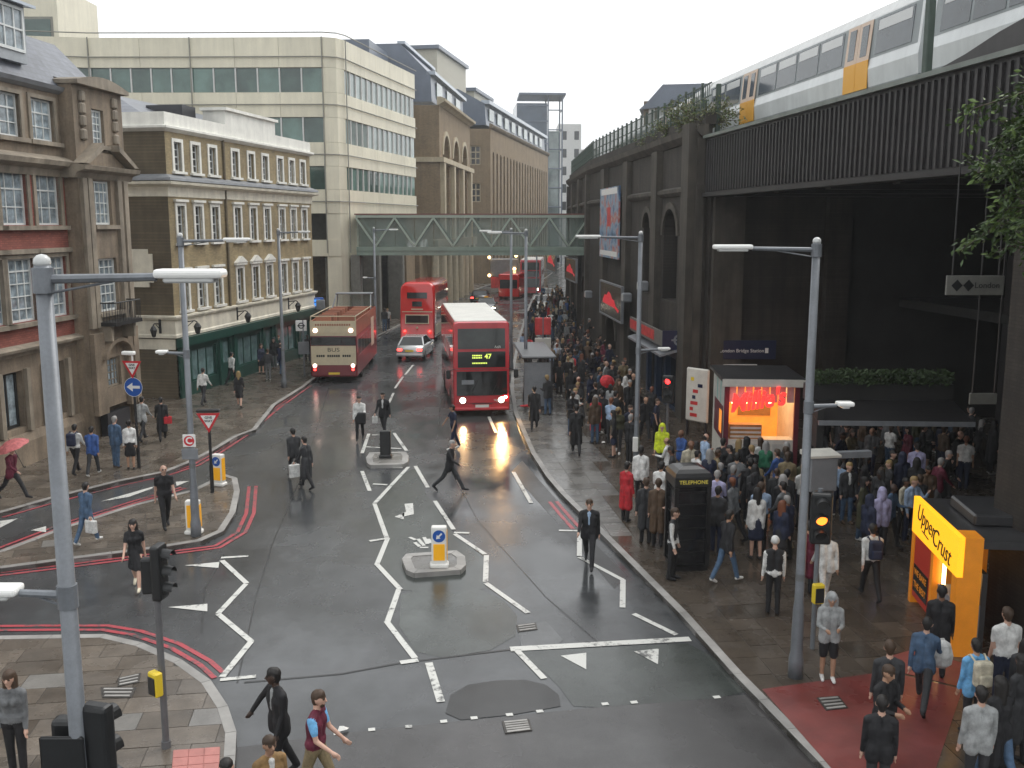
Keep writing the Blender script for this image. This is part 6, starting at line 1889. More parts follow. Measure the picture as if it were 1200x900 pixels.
body_loft([bus_ring(0, 1.1, 0.3, 2.75, 0.2), bus_ring(0.2, 1.2, 0.28, 2.85, 0.2), bus_ring(6.2, 1.2, 0.28, 2.85, 0.2), bus_ring(6.4, 1.1, 0.3, 2.75, 0.2)]).build('body', M['bus_red_bright'], sd3)
MB().box(-1.0, 1.0, -0.012, 0.0, 1.2, 2.2).build('windscreen', M['bus_glass'], sd3)
for sx in (-1, 1):
    for y in (1.2, 5.0): wheel(sd3, sx * 1.05, y, 0.4)

# classic rounded red double decker, seen from behind (rear at local -y)
rmx, rmy = G(489, 402)
Q = new_empty('classic_decker_bus', (rmx, rmy, 0.005), R(-4), 'old rounded red double decker seen from behind, ahead of the silver car', 'bus', 'red double deck buses')
L, hw, H_ = 8.4, 1.22, 4.35
rings = [bus_ring(0.28, hw - 0.22, 0.4, H_ - 0.35, 0.5, 0.12, 6), bus_ring(0.06, hw - 0.08, 0.36, H_ - 0.16, 0.5, 0.25, 6), bus_ring(0.0, hw, 0.34, H_ - 0.06, 0.5, 0.42, 6), bus_ring(0.5, hw, 0.34, H_, 0.5, 0.25, 6),
         bus_ring(1.2, hw, 0.34, H_, 0.48, 0, 6), bus_ring(L - 1, hw, 0.36, H_, 0.48, 0, 6), bus_ring(L, hw - 0.1, 0.4, H_ - 0.1, 0.5, -0.3, 6)]
body_loft(rings[1:]).build('body', M['bus_red_bright'], Q, True)
def qy(z): return 0.0 + 0.33 * max(0, (z - 1.0) / 3.2) 
def qr(x0, x1, z0, z1, off, m, name, par=Q):
    return MB().add([(x0, qy(z0) - off, z0), (x1, qy(z0) - off, z0), (x1, qy(z1) - off, z1), (x0, qy(z1) - off, z1), (x0, qy(z0) + 0.2, z0), (x1, qy(z0) + 0.2, z0), (x1, qy(z1) + 0.2, z1), (x0, qy(z1) + 0.2, z1)],
                     [(0, 1, 2, 3), (0, 4, 5, 1), (3, 2, 6, 7), (0, 3, 7, 4), (1, 5, 6, 2)]).build(name, M[m], par)
qr(-0.72, 0.72, 3.20, 3.62, 0.07, 'bus_glass', 'upper_rear_window')
qr(-0.35, 0.35, 2.62, 2.98, 0.06, 'bus_glass', 'number_blind')
qr(-1.1, 1.1, 2.22, 2.27, 0.05, 'bus_cream', 'cream_line')
rw = qr(-0.8, 0.8, 1.45, 1.98, 0.04, 'bus_glass', 'lower_rear_window')
for a in ((-0.86, -0.8, 1.39, 2.04), (0.8, 0.86, 1.39, 2.04), (-0.8, 0.8, 1.39, 1.45), (-0.8, 0.8, 1.98, 2.04)): qr(*a, 0.045, 'bus_cream', 'window_rim', rw)
qr(-0.42, 0.42, 2.38, 2.46, 0.05, 'bus_cream', 'destination_strip')
for sx in (-1, 1): MB().tube((sx * 0.9, -0.05, 0.85), (sx * 0.9, 0.2, 0.85), 0.07, n=12).build('tail_light', M['tail_on'], Q)
MB().tube((0, -0.05, 1.1), (0, 0.1, 1.1), 0.07, n=12).build('emblem', M['bus_cream'], Q)
side_panes(Q, hw, 1.2, L - 0.8, 2.85, 3.5, 5, 'bus_glass_tint')
side_panes(Q, hw, 1.2, L - 1.4, 1.45, 2.05, 5, 'bus_glass_tint')
for sx in (-1, 1): MB().box(min(sx * 1.228, sx * 1.2), max(sx * 1.228, sx * 1.2), 1.2, 7.4, 0.5, 1.2).build('side_skirt', M['bus_cream'], Q)
for sx in (-1, 1):
    for y in (1.9, L - 1.5): wheel(Q, sx * 1.05, y, 0.5)

# open top sightseeing bus from behind (rear at local -y)
otx, oty = G(392, 449)
O = new_empty('open_top_bus', (otx, oty, 0.005), R(1.5), 'cream and maroon open top sightseeing bus seen from behind at the left kerb', 'bus')
L, hw = 9.6, 1.25
ob = MB()
ob.rbox(-hw, hw, 0, L, 0.32, 2.55, 0.10, 2)
ob.build('lower_body', M['bus_maroon'], O)
# upper deck parapet: four walls round an open floor
for nm, m, q in (('rear_parapet', 'bus_cream', (-hw + 0.02, hw - 0.02, 0.03, 0.13)), ('front_parapet', 'bus_rust', (-hw + 0.02, hw - 0.02, L - 0.13, L - 0.03)), ('side_parapet', 'bus_rust', (-hw + 0.012, -hw + 0.1, 0.131, L - 0.131)), ('side_parapet', 'bus_rust', (hw - 0.1, hw - 0.012, 0.131, L - 0.131))):
    MB().box(*q, 2.552, 3.35).build(nm, M[m], O)
for i in range(7):
    for sx in (-0.62, 0.62):
        st = MB().rbox(sx - 0.42, sx + 0.42, 0.8 + i * 1.05, 1.2 + i * 1.05, 2.9, 3.05, 0.03, 1).build('seat', M['bus_seat'], O)
        MB().rbox(sx - 0.42, sx + 0.42, 0.7 + i * 1.05, 0.8 + i * 1.05, 2.95, 3.55, 0.03, 1).build('seat_back', M['bus_seat'], st)
# windscreen frame of the covered front part
for sx in (-1, 1):
    MB().obox((sx * (hw - 0.08), L - 2.2, 3.35), (sx * (hw - 0.2), L - 1.0, 4.2), 0.06, 0.07).build('frame_post', M['lead_grey'], O)
    MB().obox((sx * (hw - 0.06), L - 0.1, 3.35), (sx * (hw - 0.18), L - 0.35, 4.2), 0.06, 0.07).build('frame_post', M['lead_grey'], O)
MB().rbox(-hw + 0.12, hw - 0.12, L - 1.1, L - 0.25, 4.18, 4.26, 0.03, 1).build('frame_roof', M['lead_grey'], O)
MB().box(-hw + 0.18, hw - 0.18, L - 0.3, L - 0.27, 3.4, 4.17).build('upper_windscreen', M['bridge_glass'], O)
rail_ = MB().path([(-hw + 0.06, 0.1, 3.35), (-hw + 0.06, 0.1, 3.6), (hw - 0.06, 0.1, 3.6), (hw - 0.06, 0.1, 3.35)], 0.03, 6)
rail_.path([(hw - 0.06, 0.1, 3.6), (hw - 0.06, L - 2.2, 3.55)], 0.03, 6).path([(-hw + 0.06, 0.1, 3.6), (-hw + 0.06, L - 2.2, 3.55)], 0.03, 6)
rail_.build('hand_rail', M['bus_cream'], O)
def orr(x0, x1, z0, z1, off, m, name, par=O): return MB().box(x0, x1, -off, 0.04, z0, z1).build(name, M[m], par)
orr(-1.2, 1.2, 2.05, 2.5, 0.012, 'bus_glass', 'rear_window')
pn = orr(-1.2, 1.2, 0.98, 2.02, 0.014, 'bus_cream', 'rear_panel')
text_part('lettering', 'BUS', 0.30, M['black_plastic'], pn, (0.0, -0.017, 1.80), (R(90), 0, 0), 0.002, sx=1.3)
for k in range(16): 
    if k in (4, 11): continue
    MB().box(-0.92 + k * 0.116, -0.83 + k * 0.116, -0.02, -0.015, 1.42, 1.54).build('small_letter', M['black_plastic'], pn)
up = MB().box(-1.2, 1.2, 0.012, 0.029, 2.7, 3.3).build('upper_rear_panel', M['bus_cream'], O)
for k in range(15): MB().box(-0.95 + k * 0.128, -0.87 + k * 0.128, 0.006, 0.0115, 3.1, 3.2).build('small_letter', M['bus_rust'], up)
for sx in (-1, 1):
    MB().tube((sx * 1.02, -0.03, 0.95), (sx * 1.02, 0.05, 0.95), 0.1, n=14).build('tail_light', M['tail_white'], O)
    MB().tube((sx * 1.02, -0.03, 0.74), (sx * 1.02, 0.05, 0.74), 0.07, n=14).build('brake_light', M['tail_on'], O)
    MB().tube((sx * 0.95, -0.02, 2.85), (sx * 0.95, 0.05, 2.85), 0.11, n=14).build('upper_lamp', M['tail_white'], O)
MB().box(-0.3, 0.3, -0.012, 0.02, 0.46, 0.58).build('number_plate', M['plate_yellow'], O)
side_panes(O, hw, 0.6, L - 1.2, 1.45, 2.3, 6, 'bus_glass_tint')
MB().box(hw + 0.002, hw + 0.012, 6.6, 8.0, 1.2, 2.9).build('side_poster', M['train_orange_pale'], O)
for sx in (-1, 1):
    for y in (2.3, L - 1.8): wheel(O, sx * 1.1, y, 0.48)

def saloon(label, loc, rz, m, lights='tail_on', group='cars in the street', taxi=False):
    """rear at local -y; simple three box car built as a loft of cross sections"""
    e = new_empty('car', loc, rz, label, 'car', group)
    hw = 0.88
    # side profile stations: (y, floor, waist, half width)
    st = [(0.0, 0.38, 0.78, 0.74), (0.1, 0.3, 0.92, 0.84), (0.9, 0.22, 0.98, hw), (2.4, 0.2, 0.96, hw), (3.3, 0.2, 0.94, hw), (4.2, 0.24, 0.82, 0.85), (4.45, 0.36, 0.68, 0.72)]
    rings = []
    for y, z0, z1, w in st:
        rings.append([(-w * 0.92, y, z0), (-w, y, z0 + 0.15), (-w, y, (z0 + z1) / 2 + 0.1), (-w * 0.93, y, z1), (w * 0.93, y, z1), (w, y, (z0 + z1) / 2 + 0.1), (w, y, z0 + 0.15), (w * 0.92, y, z0)])
    body_loft(rings).build('body', M[m], e, True)
    cb = []
    for y, z, w in ((0.55, 0.95, 0.80), (1.15, 1.38, 0.66), (2.35, 1.42, 0.66), (3.25, 0.95, 0.80)):
        cb.append([(-w, y, z), (w, y, z)])
    cabin = MB()
    P0 = [(-0.80, 0.55, 0.95), (0.80, 0.55, 0.95), (0.82, 3.25, 0.93), (-0.82, 3.25, 0.93)]
    P1 = [(-0.62, 1.1, 1.41), (0.62, 1.1, 1.41), (0.62, 2.4, 1.42), (-0.62, 2.4, 1.42)]
    cabin.add(P0 + P1, [(0, 1, 5, 4), (1, 2, 6, 5), (2, 3, 7, 6), (3, 0, 4, 7), (4, 5, 6, 7)])
    cabin.build('glasshouse', M['bus_glass'], e)
    MB().rbox(-0.63, 0.63, 1.08, 2.42, 1.40, 1.45, 0.02, 1).build('roof', M[m], e)
    for a, b in ((P0[0], P1[0]), (P0[1], P1[1]), (P0[2], P1[2]), (P0[3], P1[3])): MB().obox(a, b, 0.09, 0.06).build('pillar', M[m], e)
    for sx in (-1, 1):
        MB().rbox(sx * 0.62 - 0.16, sx * 0.62 + 0.16, -0.02, 0.1, 0.66, 0.82, 0.03, 1).build('tail_light', M[lights], e)
        MB().rbox(sx * 0.6 - 0.16, sx * 0.6 + 0.16, 4.36, 4.47, 0.58, 0.7, 0.03, 1).build('headlight', M['headlight_on'], e)
        mm = MB().rbox(sx * 0.98 - 0.09, sx * 0.98 + 0.09, 2.85, 2.95, 0.92, 1.06, 0.03, 1).build('mirror', M[m], e)
    MB().rbox(-0.84, 0.84, -0.1, 0.1, 0.34, 0.52, 0.05, 2).build('rear_bumper', M[m], e)
    MB().rbox(-0.8, 0.8, 4.38, 4.55, 0.3, 0.48, 0.05, 2).build('front_bumper', M[m], e)
    MB().box(-0.26, 0.26, -0.03, 0.02, 0.62, 0.73).build('number_plate', M['plate_yellow'], e)
    if taxi: MB().rbox(-0.2, 0.2, 1.6, 1.75, 1.45, 1.56, 0.02, 1).build('roof_light', M['yellow_paint'], e)
    for sx in (-1, 1):
        for y in (0.85, 3.45): wheel(e, sx * 0.78, y, 0.31, 0.2)
    return e
saloon('silver saloon car driving away between the two buses on the left', (*G(480, 424), 0.005), R(-5), 'car_silver')
saloon('black taxi coming towards the camera behind the big red bus', (-2.6, 97.0, 0.005), R(183), 'car_black', taxi=True)
saloon('dark car further down the street under the footbridge', (-3.6, 104.0, 0.005), R(-5), 'car_black')
saloon('small white car with bright headlights down the right lane', (3.0, 100.0, 0.005), R(178), 'car_white')
saloon('white car at the far right lane behind the white car with headlights', (4.1, 110.0, 0.005), R(176), 'car_white')
# ------------------------------------------------------------------ people
def pmat(name, col, rough=0.75):
    return M.get(name) or mat(name, col, rough, var=0.38 if 'cloth' in name else 0.12, vs=7, bump=0.9 if 'cloth' in name else 0.2, bs=9 if 'cloth' in name else 30, fine=0.1, rnd=0.15)
CLOTH = dict(black=(0.012, 0.012, 0.014), charcoal=(0.03, 0.031, 0.034), navy=(0.014, 0.02, 0.048), grey=(0.13, 0.135, 0.14), paleGrey=(0.32, 0.33, 0.33), white=(0.66, 0.66, 0.64), cream=(0.48, 0.44, 0.34),
             red=(0.50, 0.02, 0.03), claret=(0.11, 0.012, 0.03), skyblue=(0.16, 0.42, 0.72), blue=(0.035, 0.09, 0.28), denim=(0.055, 0.10, 0.17), paleblue=(0.30, 0.40, 0.55), khaki=(0.20, 0.155, 0.085), tan=(0.30, 0.18, 0.07),
             brown=(0.085, 0.052, 0.03), green=(0.02, 0.16, 0.08), olive=(0.06, 0.06, 0.03), pink=(0.55, 0.10, 0.18), hivis=(0.62, 0.72, 0.03), turquoise=(0.03, 0.40, 0.45), purple=(0.10, 0.05, 0.16), lilac=(0.42, 0.40, 0.60), coral=(0.42, 0.12, 0.12))
COLNAME = dict(paleGrey='pale grey', skyblue='sky blue', paleblue='pale blue', hivis='bright yellow')
SKIN = dict(fair=(0.52, 0.32, 0.24), mid=(0.40, 0.23, 0.15), brown=(0.17, 0.085, 0.05), dark=(0.06, 0.035, 0.025))
HAIR = dict(dark=(0.012, 0.010, 0.009), brown=(0.05, 0.028, 0.015), blond=(0.28, 0.19, 0.08), grey=(0.28, 0.27, 0.26), white=(0.6, 0.6, 0.58), ginger=(0.16, 0.05, 0.02))
def cm(k): return pmat('cloth_' + k, CLOTH[k])
def skm(k): return pmat('skin_' + k, SKIN[k], 0.5)
def hm(k):
    return pmat('hair_' + k, HAIR[k], 0.6) if k in HAIR else cm(k)

def body_prims(pose, wear, hero):
    """round-cone skeleton of a posed, dressed figure facing -y; materials 0 skin 1 top 2 bottom 3 shoes 4 hair 5 extra"""
    P = []
    def C(a, b, ra, rb, m): P.append((Vector(a), Vector(b), ra, rb, m))
    lean = pose.get('lean', 0.04)
    up = Vector((0, -math.sin(lean), math.cos(lean)))
    fw = Vector((0, -math.cos(lean), -math.sin(lean)))
    bulk = wear.get('bulk', 1.0)
    bot = wear.get('bottom', 'trousers')
    top = wear.get('top', 'jacket')
    legs = pose.get('legs', ((0.05, 0.05), (-0.05, 0.05)))
    hip = Vector((0, 0, 0))
    feet = []
    for k, (a, b) in enumerate(legs):
        sx = 0.088 if k == 0 else -0.088
        h0 = hip + Vector((sx, 0, 0))
        d1 = Vector((sx * 0.12, -math.sin(a), -math.cos(a)))
        kn = h0 + d1 * 0.43
        d2 = Vector((0, -math.sin(a - b), -math.cos(a - b)))
        an = kn + d2 * 0.42
        pit = max(-0.9, min(0.2, (a - b) * 0.9)) if (a - b) < -0.1 else 0.0
        f2 = Vector((sx * 0.35, -math.cos(pit), math.sin(pit)))
        bare = bot in ('skirt', 'shorts', 'dress')
        lm = 2 if not bare else wear.get('legs', 0)
        rt, rk, rc, ra = (0.094, 0.068, 0.064, 0.056) if not bare else (0.085, 0.054, 0.054, 0.038)
        C(h0, kn, rt * bulk, rk, 2 if bot == 'shorts' else lm)
        if bot == 'shorts':
            C(h0, kn + d1 * -0.02, 0.1, 0.085, 2)
        C(kn, kn.lerp(an, 0.35), rk * 0.98, rc, lm)
        C(kn.lerp(an, 0.35), an, rc, ra, lm)
        C(an + Vector((0, 0.025, -0.03)), an + f2 * 0.09 + Vector((0, 0, -0.035)), 0.042, 0.042, 3)
        C(an + f2 * 0.08 + Vector((0, 0, -0.037)), an + f2 * 0.165 + Vector((0, 0, -0.045)), 0.043, 0.034, 3)
        feet.append((an, f2))
    low = min(min((an + Vector((0, 0, -0.075))).z, (an + f2 * 0.165).z - 0.079) for an, f2 in feet)
    # torso
    w = 1.0 if not wear.get('female') else 0.88
    waist = hip + up * 0.18
    chest = hip + up * 0.36
    sh = hip + up * 0.50
    tb = 1 if top != 'dress' else 1
    for sx in (-1, 1):
        X = Vector((sx, 0, 0))
        C(hip + X * 0.075, hip + X * 0.07 + up * 0.08, 0.108 * bulk, 0.105 * bulk, 2 if top in ('tshirt', 'shirt', 'top') else 1)
        C(hip + X * 0.07 + up * 0.08, waist + X * 0.06 * w, 0.105 * bulk, 0.10 * bulk * w, 1)
        C(waist + X * 0.06 * w, chest + X * 0.085 * w, 0.10 * bulk * w, 0.112 * bulk, 1)
        C(chest + X * 0.085 * w, sh + X * 0.075, 0.112 * bulk, 0.075, 1)
        C(sh + X * 0.02 + up * 0.02, sh + X * 0.165 * w - up * 0.025, 0.06, 0.066 * bulk, 1)
        if wear.get('female'): C(chest + X * 0.06 + fw * 0.075 + up * 0.0, chest + X * 0.06 + fw * 0.08 - up * 0.02, 0.065, 0.06, 1)
    if top in ('jacket', 'coat'):
        ln = 0.10 if top == 'jacket' else 0.48
        for sx in (-1, 1):
            X = Vector((sx, 0, 0))
            C(hip + X * 0.075 + up * 0.06, hip + X * 0.095 - Vector((0, 0, ln)), 0.118 * bulk, (0.115 if ln < 0.2 else 0.125) * bulk, 1)
        if wear.get('shirt'):
            C(sh + fw * 0.055 - up * 0.0, chest + fw * 0.085 - up * 0.12, 0.04, 0.03, 5)
    if top in ('tshirt', 'shirt', 'top'):
        C(hip + up * 0.075 + Vector((0.075, 0, 0)), hip + up * 0.075 - Vector((0.075, 0, 0)), 0.116 * bulk, 0.116 * bulk, 1)
    if top == 'vest':
        C(hip + up * 0.03 + Vector((0.06, 0, 0)), hip + up * 0.03 - Vector((0.06, 0, 0)), 0.118, 0.118, 5)
    if bot in ('skirt', 'dress'):
        ln = 0.42 if bot == 'skirt' else 0.40
        k0 = [hip + Vector((sx * 0.088, -math.sin(a) * 0.30, -0.36)) for sx, (a, b) in zip((1, -1), legs)]
        for q in k0: C(hip, q, 0.135, 0.115, 2 if bot == 'skirt' else 1)
        C(k0[0], k0[1], 0.11, 0.11, 2 if bot == 'skirt' else 1)
    # arms
    arms = pose.get('arms', ((0.1, 0.12, 0.25), (-0.05, 0.12, 0.25)))
    hands = []
    for k, am in enumerate(arms):
        sx = 1 if k == 0 else -1
        a, ab, el = am[:3]
        inw = am[3] if len(am) > 3 else 0.0
        s0 = sh + Vector((sx * 0.185 * w, 0, 0)) - up * 0.035
        d1 = Vector((sx * math.sin(ab), -math.sin(a) * math.cos(ab), -math.cos(a) * math.cos(ab)))
        e0 = s0 + d1 * 0.285
        a2 = a + el
        d2 = Vector((sx * (math.sin(ab) * 0.5 - inw), -math.sin(a2), -math.cos(a2))).normalized()
        w0 = e0 + d2 * 0.25
        slv = 1 if top != 'vest' else 5
        if wear.get('sleeve') is not None: slv = wear['sleeve']
        fore = slv
        if top in ('tshirt', 'dress') : fore = 0
        C(s0, s0.lerp(e0, 0.6), 0.062 * bulk, 0.054, slv)
        C(s0.lerp(e0, 0.6), e0, 0.052 if fore else 0.043, 0.045 if fore else 0.038, fore)
        C(e0, w0, 0.046 if fore else 0.039, 0.038 if fore else 0.028, fore)
        # hand
        side = d2.cross(Vector((0, -math.cos(a2), math.sin(a2)))).normalized()
        if side.length < 0.1: side = Vector((1, 0, 0))
        pal = w0 + d2 * 0.075
        C(w0, pal, 0.026, 0.036, 0)
        if hero:
            fwd = side.cross(d2).normalized()
            for i, (o, l) in enumerate(((-0.032, 0.07), (-0.011, 0.08), (0.011, 0.076), (0.032, 0.06))):
                f0 = pal + fwd * o + d2 * 0.015
                f1 = f0 + d2 * l * 0.55
                f2_ = f1 + (d2 * 0.75 - side * sx * 0.5).normalized() * l * 0.5
                C(f0, f1, 0.011, 0.0105, 0); C(f1, f2_, 0.0105, 0.009, 0)
            t0 = w0 + d2 * 0.03 - fwd * 0.028
            C(t0, t0 - fwd * 0.03 + d2 * 0.045, 0.014, 0.011, 0)
        else:
            C(pal, pal + d2 * 0.075, 0.032, 0.018, 0)
        hands.append(pal)
    # neck and head
    yaw, pit = pose.get('head', (0, 0))
    nk = sh + up * 0.05
    hc = nk + up * 0.165 + fw * (0.025 + 0.05 * pit)
    C(sh + up * 0.035, nk + up * 0.06, 0.052, 0.052, 0)
    Rm = Matrix.Rotation(yaw, 3, 'Z') @ Matrix.Rotation(lean * 0.4 + pit, 3, 'X')
    def hp(x, y, z): return hc + Rm @ Vector((x, y, z))
    C(hp(0, 0.012, 0.03), hp(0, -0.012, 0.0), 0.088, 0.084, 0)
    C(hp(0, -0.02, -0.03), hp(0, -0.042, -0.085), 0.070, 0.040, 0)
    C(hp(0, -0.092, 0.012), hp(0, -0.112, -0.022), 0.012, 0.017, 0)
    for sx in (-1, 1):
        C(hp(sx * 0.086, 0.008, 0.012), hp(sx * 0.08, 0.004, -0.03), 0.018, 0.012, 0)
        if hero:
            C(hp(sx * 0.034, -0.085, 0.012), hp(sx * 0.036, -0.084, 0.012), 0.0135, 0.0135, 4)
            C(hp(sx * 0.02, -0.091, 0.03), hp(sx * 0.05, -0.082, 0.032), 0.008, 0.007, 4)
    if hero: C(hp(-0.018, -0.088, -0.055), hp(0.018, -0.088, -0.055), 0.011, 0.011, 0)
    hair = wear.get('hair', 'short')
    if hair == 'short':
        C(hp(0, 0.02, 0.045), hp(0, -0.01, 0.06), 0.094, 0.082, 4)
        C(hp(0, 0.035, 0.01), hp(0, 0.045, -0.04), 0.083, 0.062, 4)
    elif hair == 'long':
        C(hp(0, 0.02, 0.045), hp(0, -0.01, 0.055), 0.099, 0.088, 4)
        for sx in (-1, 1): C(hp(sx * 0.05, 0.03, 0.0), hp(sx * 0.07, 0.03, -0.20), 0.065, 0.045, 4)
        C(hp(0, 0.05, 0.0), hp(0, 0.07, -0.24), 0.075, 0.055, 4)
    elif hair == 'bald':
        C(hp(0, 0.04, 0.0), hp(0, 0.045, -0.045), 0.076, 0.062, 4 if wear.get('fringe') else 0)
    elif hair == 'cap':
        C(hp(0, 0.02, 0.05), hp(0, -0.01, 0.062), 0.099, 0.088, 4)
        C(hp(-0.03, -0.10, 0.055), hp(0.03, -0.10, 0.055), 0.028, 0.028, 4)
    elif hair == 'hood':
        C(hp(0, 0.03, 0.035), hp(0, 0.0, 0.055), 0.108, 0.098, 1)
        for sx in (-1, 1): C(hp(sx * 0.065, 0.0, 0.02), hp(sx * 0.075, 0.01, -0.12), 0.055, 0.06, 1)
        C(hp(0, 0.05, 0.0), hp(0, 0.06, -0.14), 0.09, 0.08, 1)
    if wear.get('beard'): C(hp(0, -0.045, -0.075), hp(0, -0.05, -0.09), 0.045, 0.038, 4)
    sh_ = Vector((0, 0, -low))
    return [(a + sh_, b + sh_, r, s, m) for a, b, r, s, m in P], [h + sh_ for h in hands], sh_

def capsule(mb, a, b, ra, rb, n=9):
    d = b - a
    L = d.length
    if L < 1e-5: d = Vector((0, 0, 1e-4))
    d = d.normalized()
    up = Vector((0, 0, 1)) if abs(d.z) < 0.9 else Vector((1, 0, 0))
    x = d.cross(up).normalized()
    y = d.cross(x)
    vs, fs = [], []
    rings = [(a, ra, math.radians(t)) for t in (-60, -28, 0)] + [(b, rb, math.radians(t)) for t in (0, 28, 60)]
    vs.append(tuple(a - d * ra))
    for c, r, t in rings:
        for i in range(n):
            q = 2 * math.pi * i / n
            vs.append(tuple(c + d * (r * math.sin(t)) + (x * math.cos(q) + y * math.sin(q)) * (r * math.cos(t))))
    vs.append(tuple(b + d * rb))
    for i in range(n):
        j = (i + 1) % n
        fs.append((0, 1 + i, 1 + j))
        for k in range(len(rings) - 1):
            o = 1 + k * n
            fs.append((o + i, o + n + i, o + n + j, o + j))
        o = 1 + (len(rings) - 1) * n
        fs.append((o + j, o + i, len(vs) - 1))
    mb.add(vs, [f[::-1] for f in fs])

def body_mesh(name, pose, wear, hero=True, vox=None):
    P, hands, sh_ = body_prims(pose, wear, hero)
    mb = MB()
    for a, b, ra, rb, m in P: capsule(mb, a, b, ra, rb)
    me = mb.mesh(name, None)
    t = bpy.data.objects.new('tmp_body', me)
    COL.objects.link(t)
    r = t.modifiers.new('r', 'REMESH')
    r.mode = 'VOXEL'
    r.voxel_size = vox or (0.0115 if hero else 0.021)
    s = t.modifiers.new('s', 'SMOOTH')
    s.factor = 0.5
    s.iterations = 3 if hero else 2
    d = t.modifiers.new('d', 'DECIMATE')
    d.ratio = 0.30 if hero else 0.38
    dg = bpy.context.evaluated_depsgraph_get()
    out = bpy.data.meshes.new_from_object(t.evaluated_get(dg))
    bpy.data.objects.remove(t)
    bpy.data.meshes.remove(me)
    n = len(out.polygons)
    cen = np.empty(n * 3)
    out.polygons.foreach_get('center', cen)
    cen = cen.reshape(n, 3)
    best = np.full(n, 1e9)
    idx = np.zeros(n, dtype=np.int32)
    for a, b, ra, rb, m in P:
        A, B_ = np.array(a), np.array(b)
        ab = B_ - A
        l2 = max(1e-9, float(ab @ ab))
        u = np.clip(((cen - A) @ ab) / l2, 0, 1)
        dist = np.linalg.norm(cen - A - u[:, None] * ab, axis=1) - (ra + (rb - ra) * u)
        if m in (3, 4, 5): dist = dist - 0.002
        k = dist < best
        best[k] = dist[k]
        idx[k] = m
    out.materials.clear()
    for i in range(6): out.materials.append(M['skin_fair'])
    out.polygons.foreach_set('material_index', idx)
    out.polygons.foreach_set('use_smooth', [True] * n)
    out.name = name
    return out, hands
skm('fair')

def dress(o, skin, top, bottom, shoes, hair, extra):
    for i, m in enumerate((skm(skin), cm(top), cm(bottom), cm(shoes), hm(hair), cm(extra))):
        o.material_slots[i].link = 'OBJECT'
        o.material_slots[i].material = m

WALK = dict(legs=((0.42, 0.12), (-0.32, 0.30)), arms=((-0.35, 0.10, 0.25), (0.40, 0.10, 0.45)), lean=0.07)
WALK2 = dict(legs=((-0.28, 0.28), (0.38, 0.10)), arms=((0.35, 0.10, 0.4), (-0.30, 0.10, 0.25)), lean=0.06)
STRIDE = dict(legs=((0.58, 0.10), (-0.48, 0.35)), arms=((-0.35, 0.1, 0.3), (0.5, 0.1, 0.6)), lean=0.10)
STAND = dict(legs=((0.04, 0.04), (-0.04, 0.06)), arms=((0.05, 0.10, 0.2), (0.02, 0.10, 0.25)), lean=0.02)
STANDH = dict(legs=((0.06, 0.04), (-0.04, 0.08)), arms=((0.15, 0.12, 1.5, 0.5), (0.15, 0.12, 1.4, 0.5)), lean=0.03, head=(0, 0.2))
PHONE = dict(legs=((0.04, 0.04), (-0.06, 0.06)), arms=((0.5, 0.25, 2.0, 0.3), (0.02, 0.10, 0.3)), lean=0.02, head=(0.2, 0))
HOLD = dict(legs=((0.30, 0.10), (-0.22, 0.22)), arms=((0.35, 0.10, 1.3, 0.2), (-0.2, 0.1, 0.3)), lean=0.05)
OUT = dict(legs=((0.25, 0.08), (-0.25, 0.2)), arms=((0.1, 0.1, 0.3), (0.25, 0.75, 0.25)), lean=0.05, head=(-0.5, 0))

PEOPLE_AT = []
HANDS = {}
def person(label, px, py, rz, pose, wear, cols, z=KERB, s=1.0, key=None, group='people in the foreground'):
    gx, gy = G(px, py, z)
    me, hands = body_mesh('person', pose, wear, py > 600, 0.0115 if py > 780 else (0.013 if py > 600 else 0.016))
    o = obj('person', me, None, (gx, gy, z + 0.004), (0, 0, R(rz)), (s, s, s))
    dress(o, *cols)
    tag(o, label, 'person', group)
    PEOPLE_AT.append((gx, gy))
    if key:
        mw = Matrix.Translation(o.location) @ Matrix.Rotation(R(rz), 4, 'Z') @ Matrix.Scale(s, 4)
        HANDS[key] = [mw @ h for h in hands]
    return o
J = dict(top='jacket'); JS = dict(top='jacket', shirt=True); TS = dict(top='tshirt'); SH_ = dict(top='shirt')
FL = dict(top='shirt', female=True, hair='long'); CT = dict(top='coat'); HD = dict(top='jacket', hair='hood')
# order of colours: skin, top, bottom, shoes, hair, extra
person('man in black jacket and pale blue shirt striding along the right kerb', 690, 663, -8, STRIDE, dict(top='jacket', shirt=True, bulk=1.1), ('fair', 'black', 'black', 'black', 'brown', 'paleblue'), 0.0, 1.04)
person('woman in a bright red coat standing on the right pavement', 733, 611, 140, STAND, dict(top='coat', female=True, hair='short'), ('fair', 'red', 'black', 'black', 'dark', 'red'), KERB, 0.98)
person('man in black jacket striding across the road with folded umbrella', 527, 576, 75, STRIDE, dict(top='jacket', hair='short'), ('fair', 'black', 'charcoal', 'black', 'grey', 'white'), 0.0, 1.0, 'umb')
person('person in navy football shirt pointing, before the red bus', 532, 527, -60, OUT, TS, ('mid', 'navy', 'navy', 'white', 'dark', 'white'), 0.0, 0.98)
person('man in white shirt carrying a dark jacket over his arm in the road', 422, 516, 5, dict(WALK2, arms=((0.4, 0.1, 1.2, 0.3), (0, 0.1, 0.2))), SH_, ('fair', 'white', 'black', 'black', 'dark', 'black'), 0.0, 1.02, 'jacket')
person('man in dark suit and white shirt walking beside the far traffic island', 450, 511, -10, WALK, JS, ('fair', 'black', 'black', 'black', 'dark', 'white'), 0.0, 1.04, 'papers')
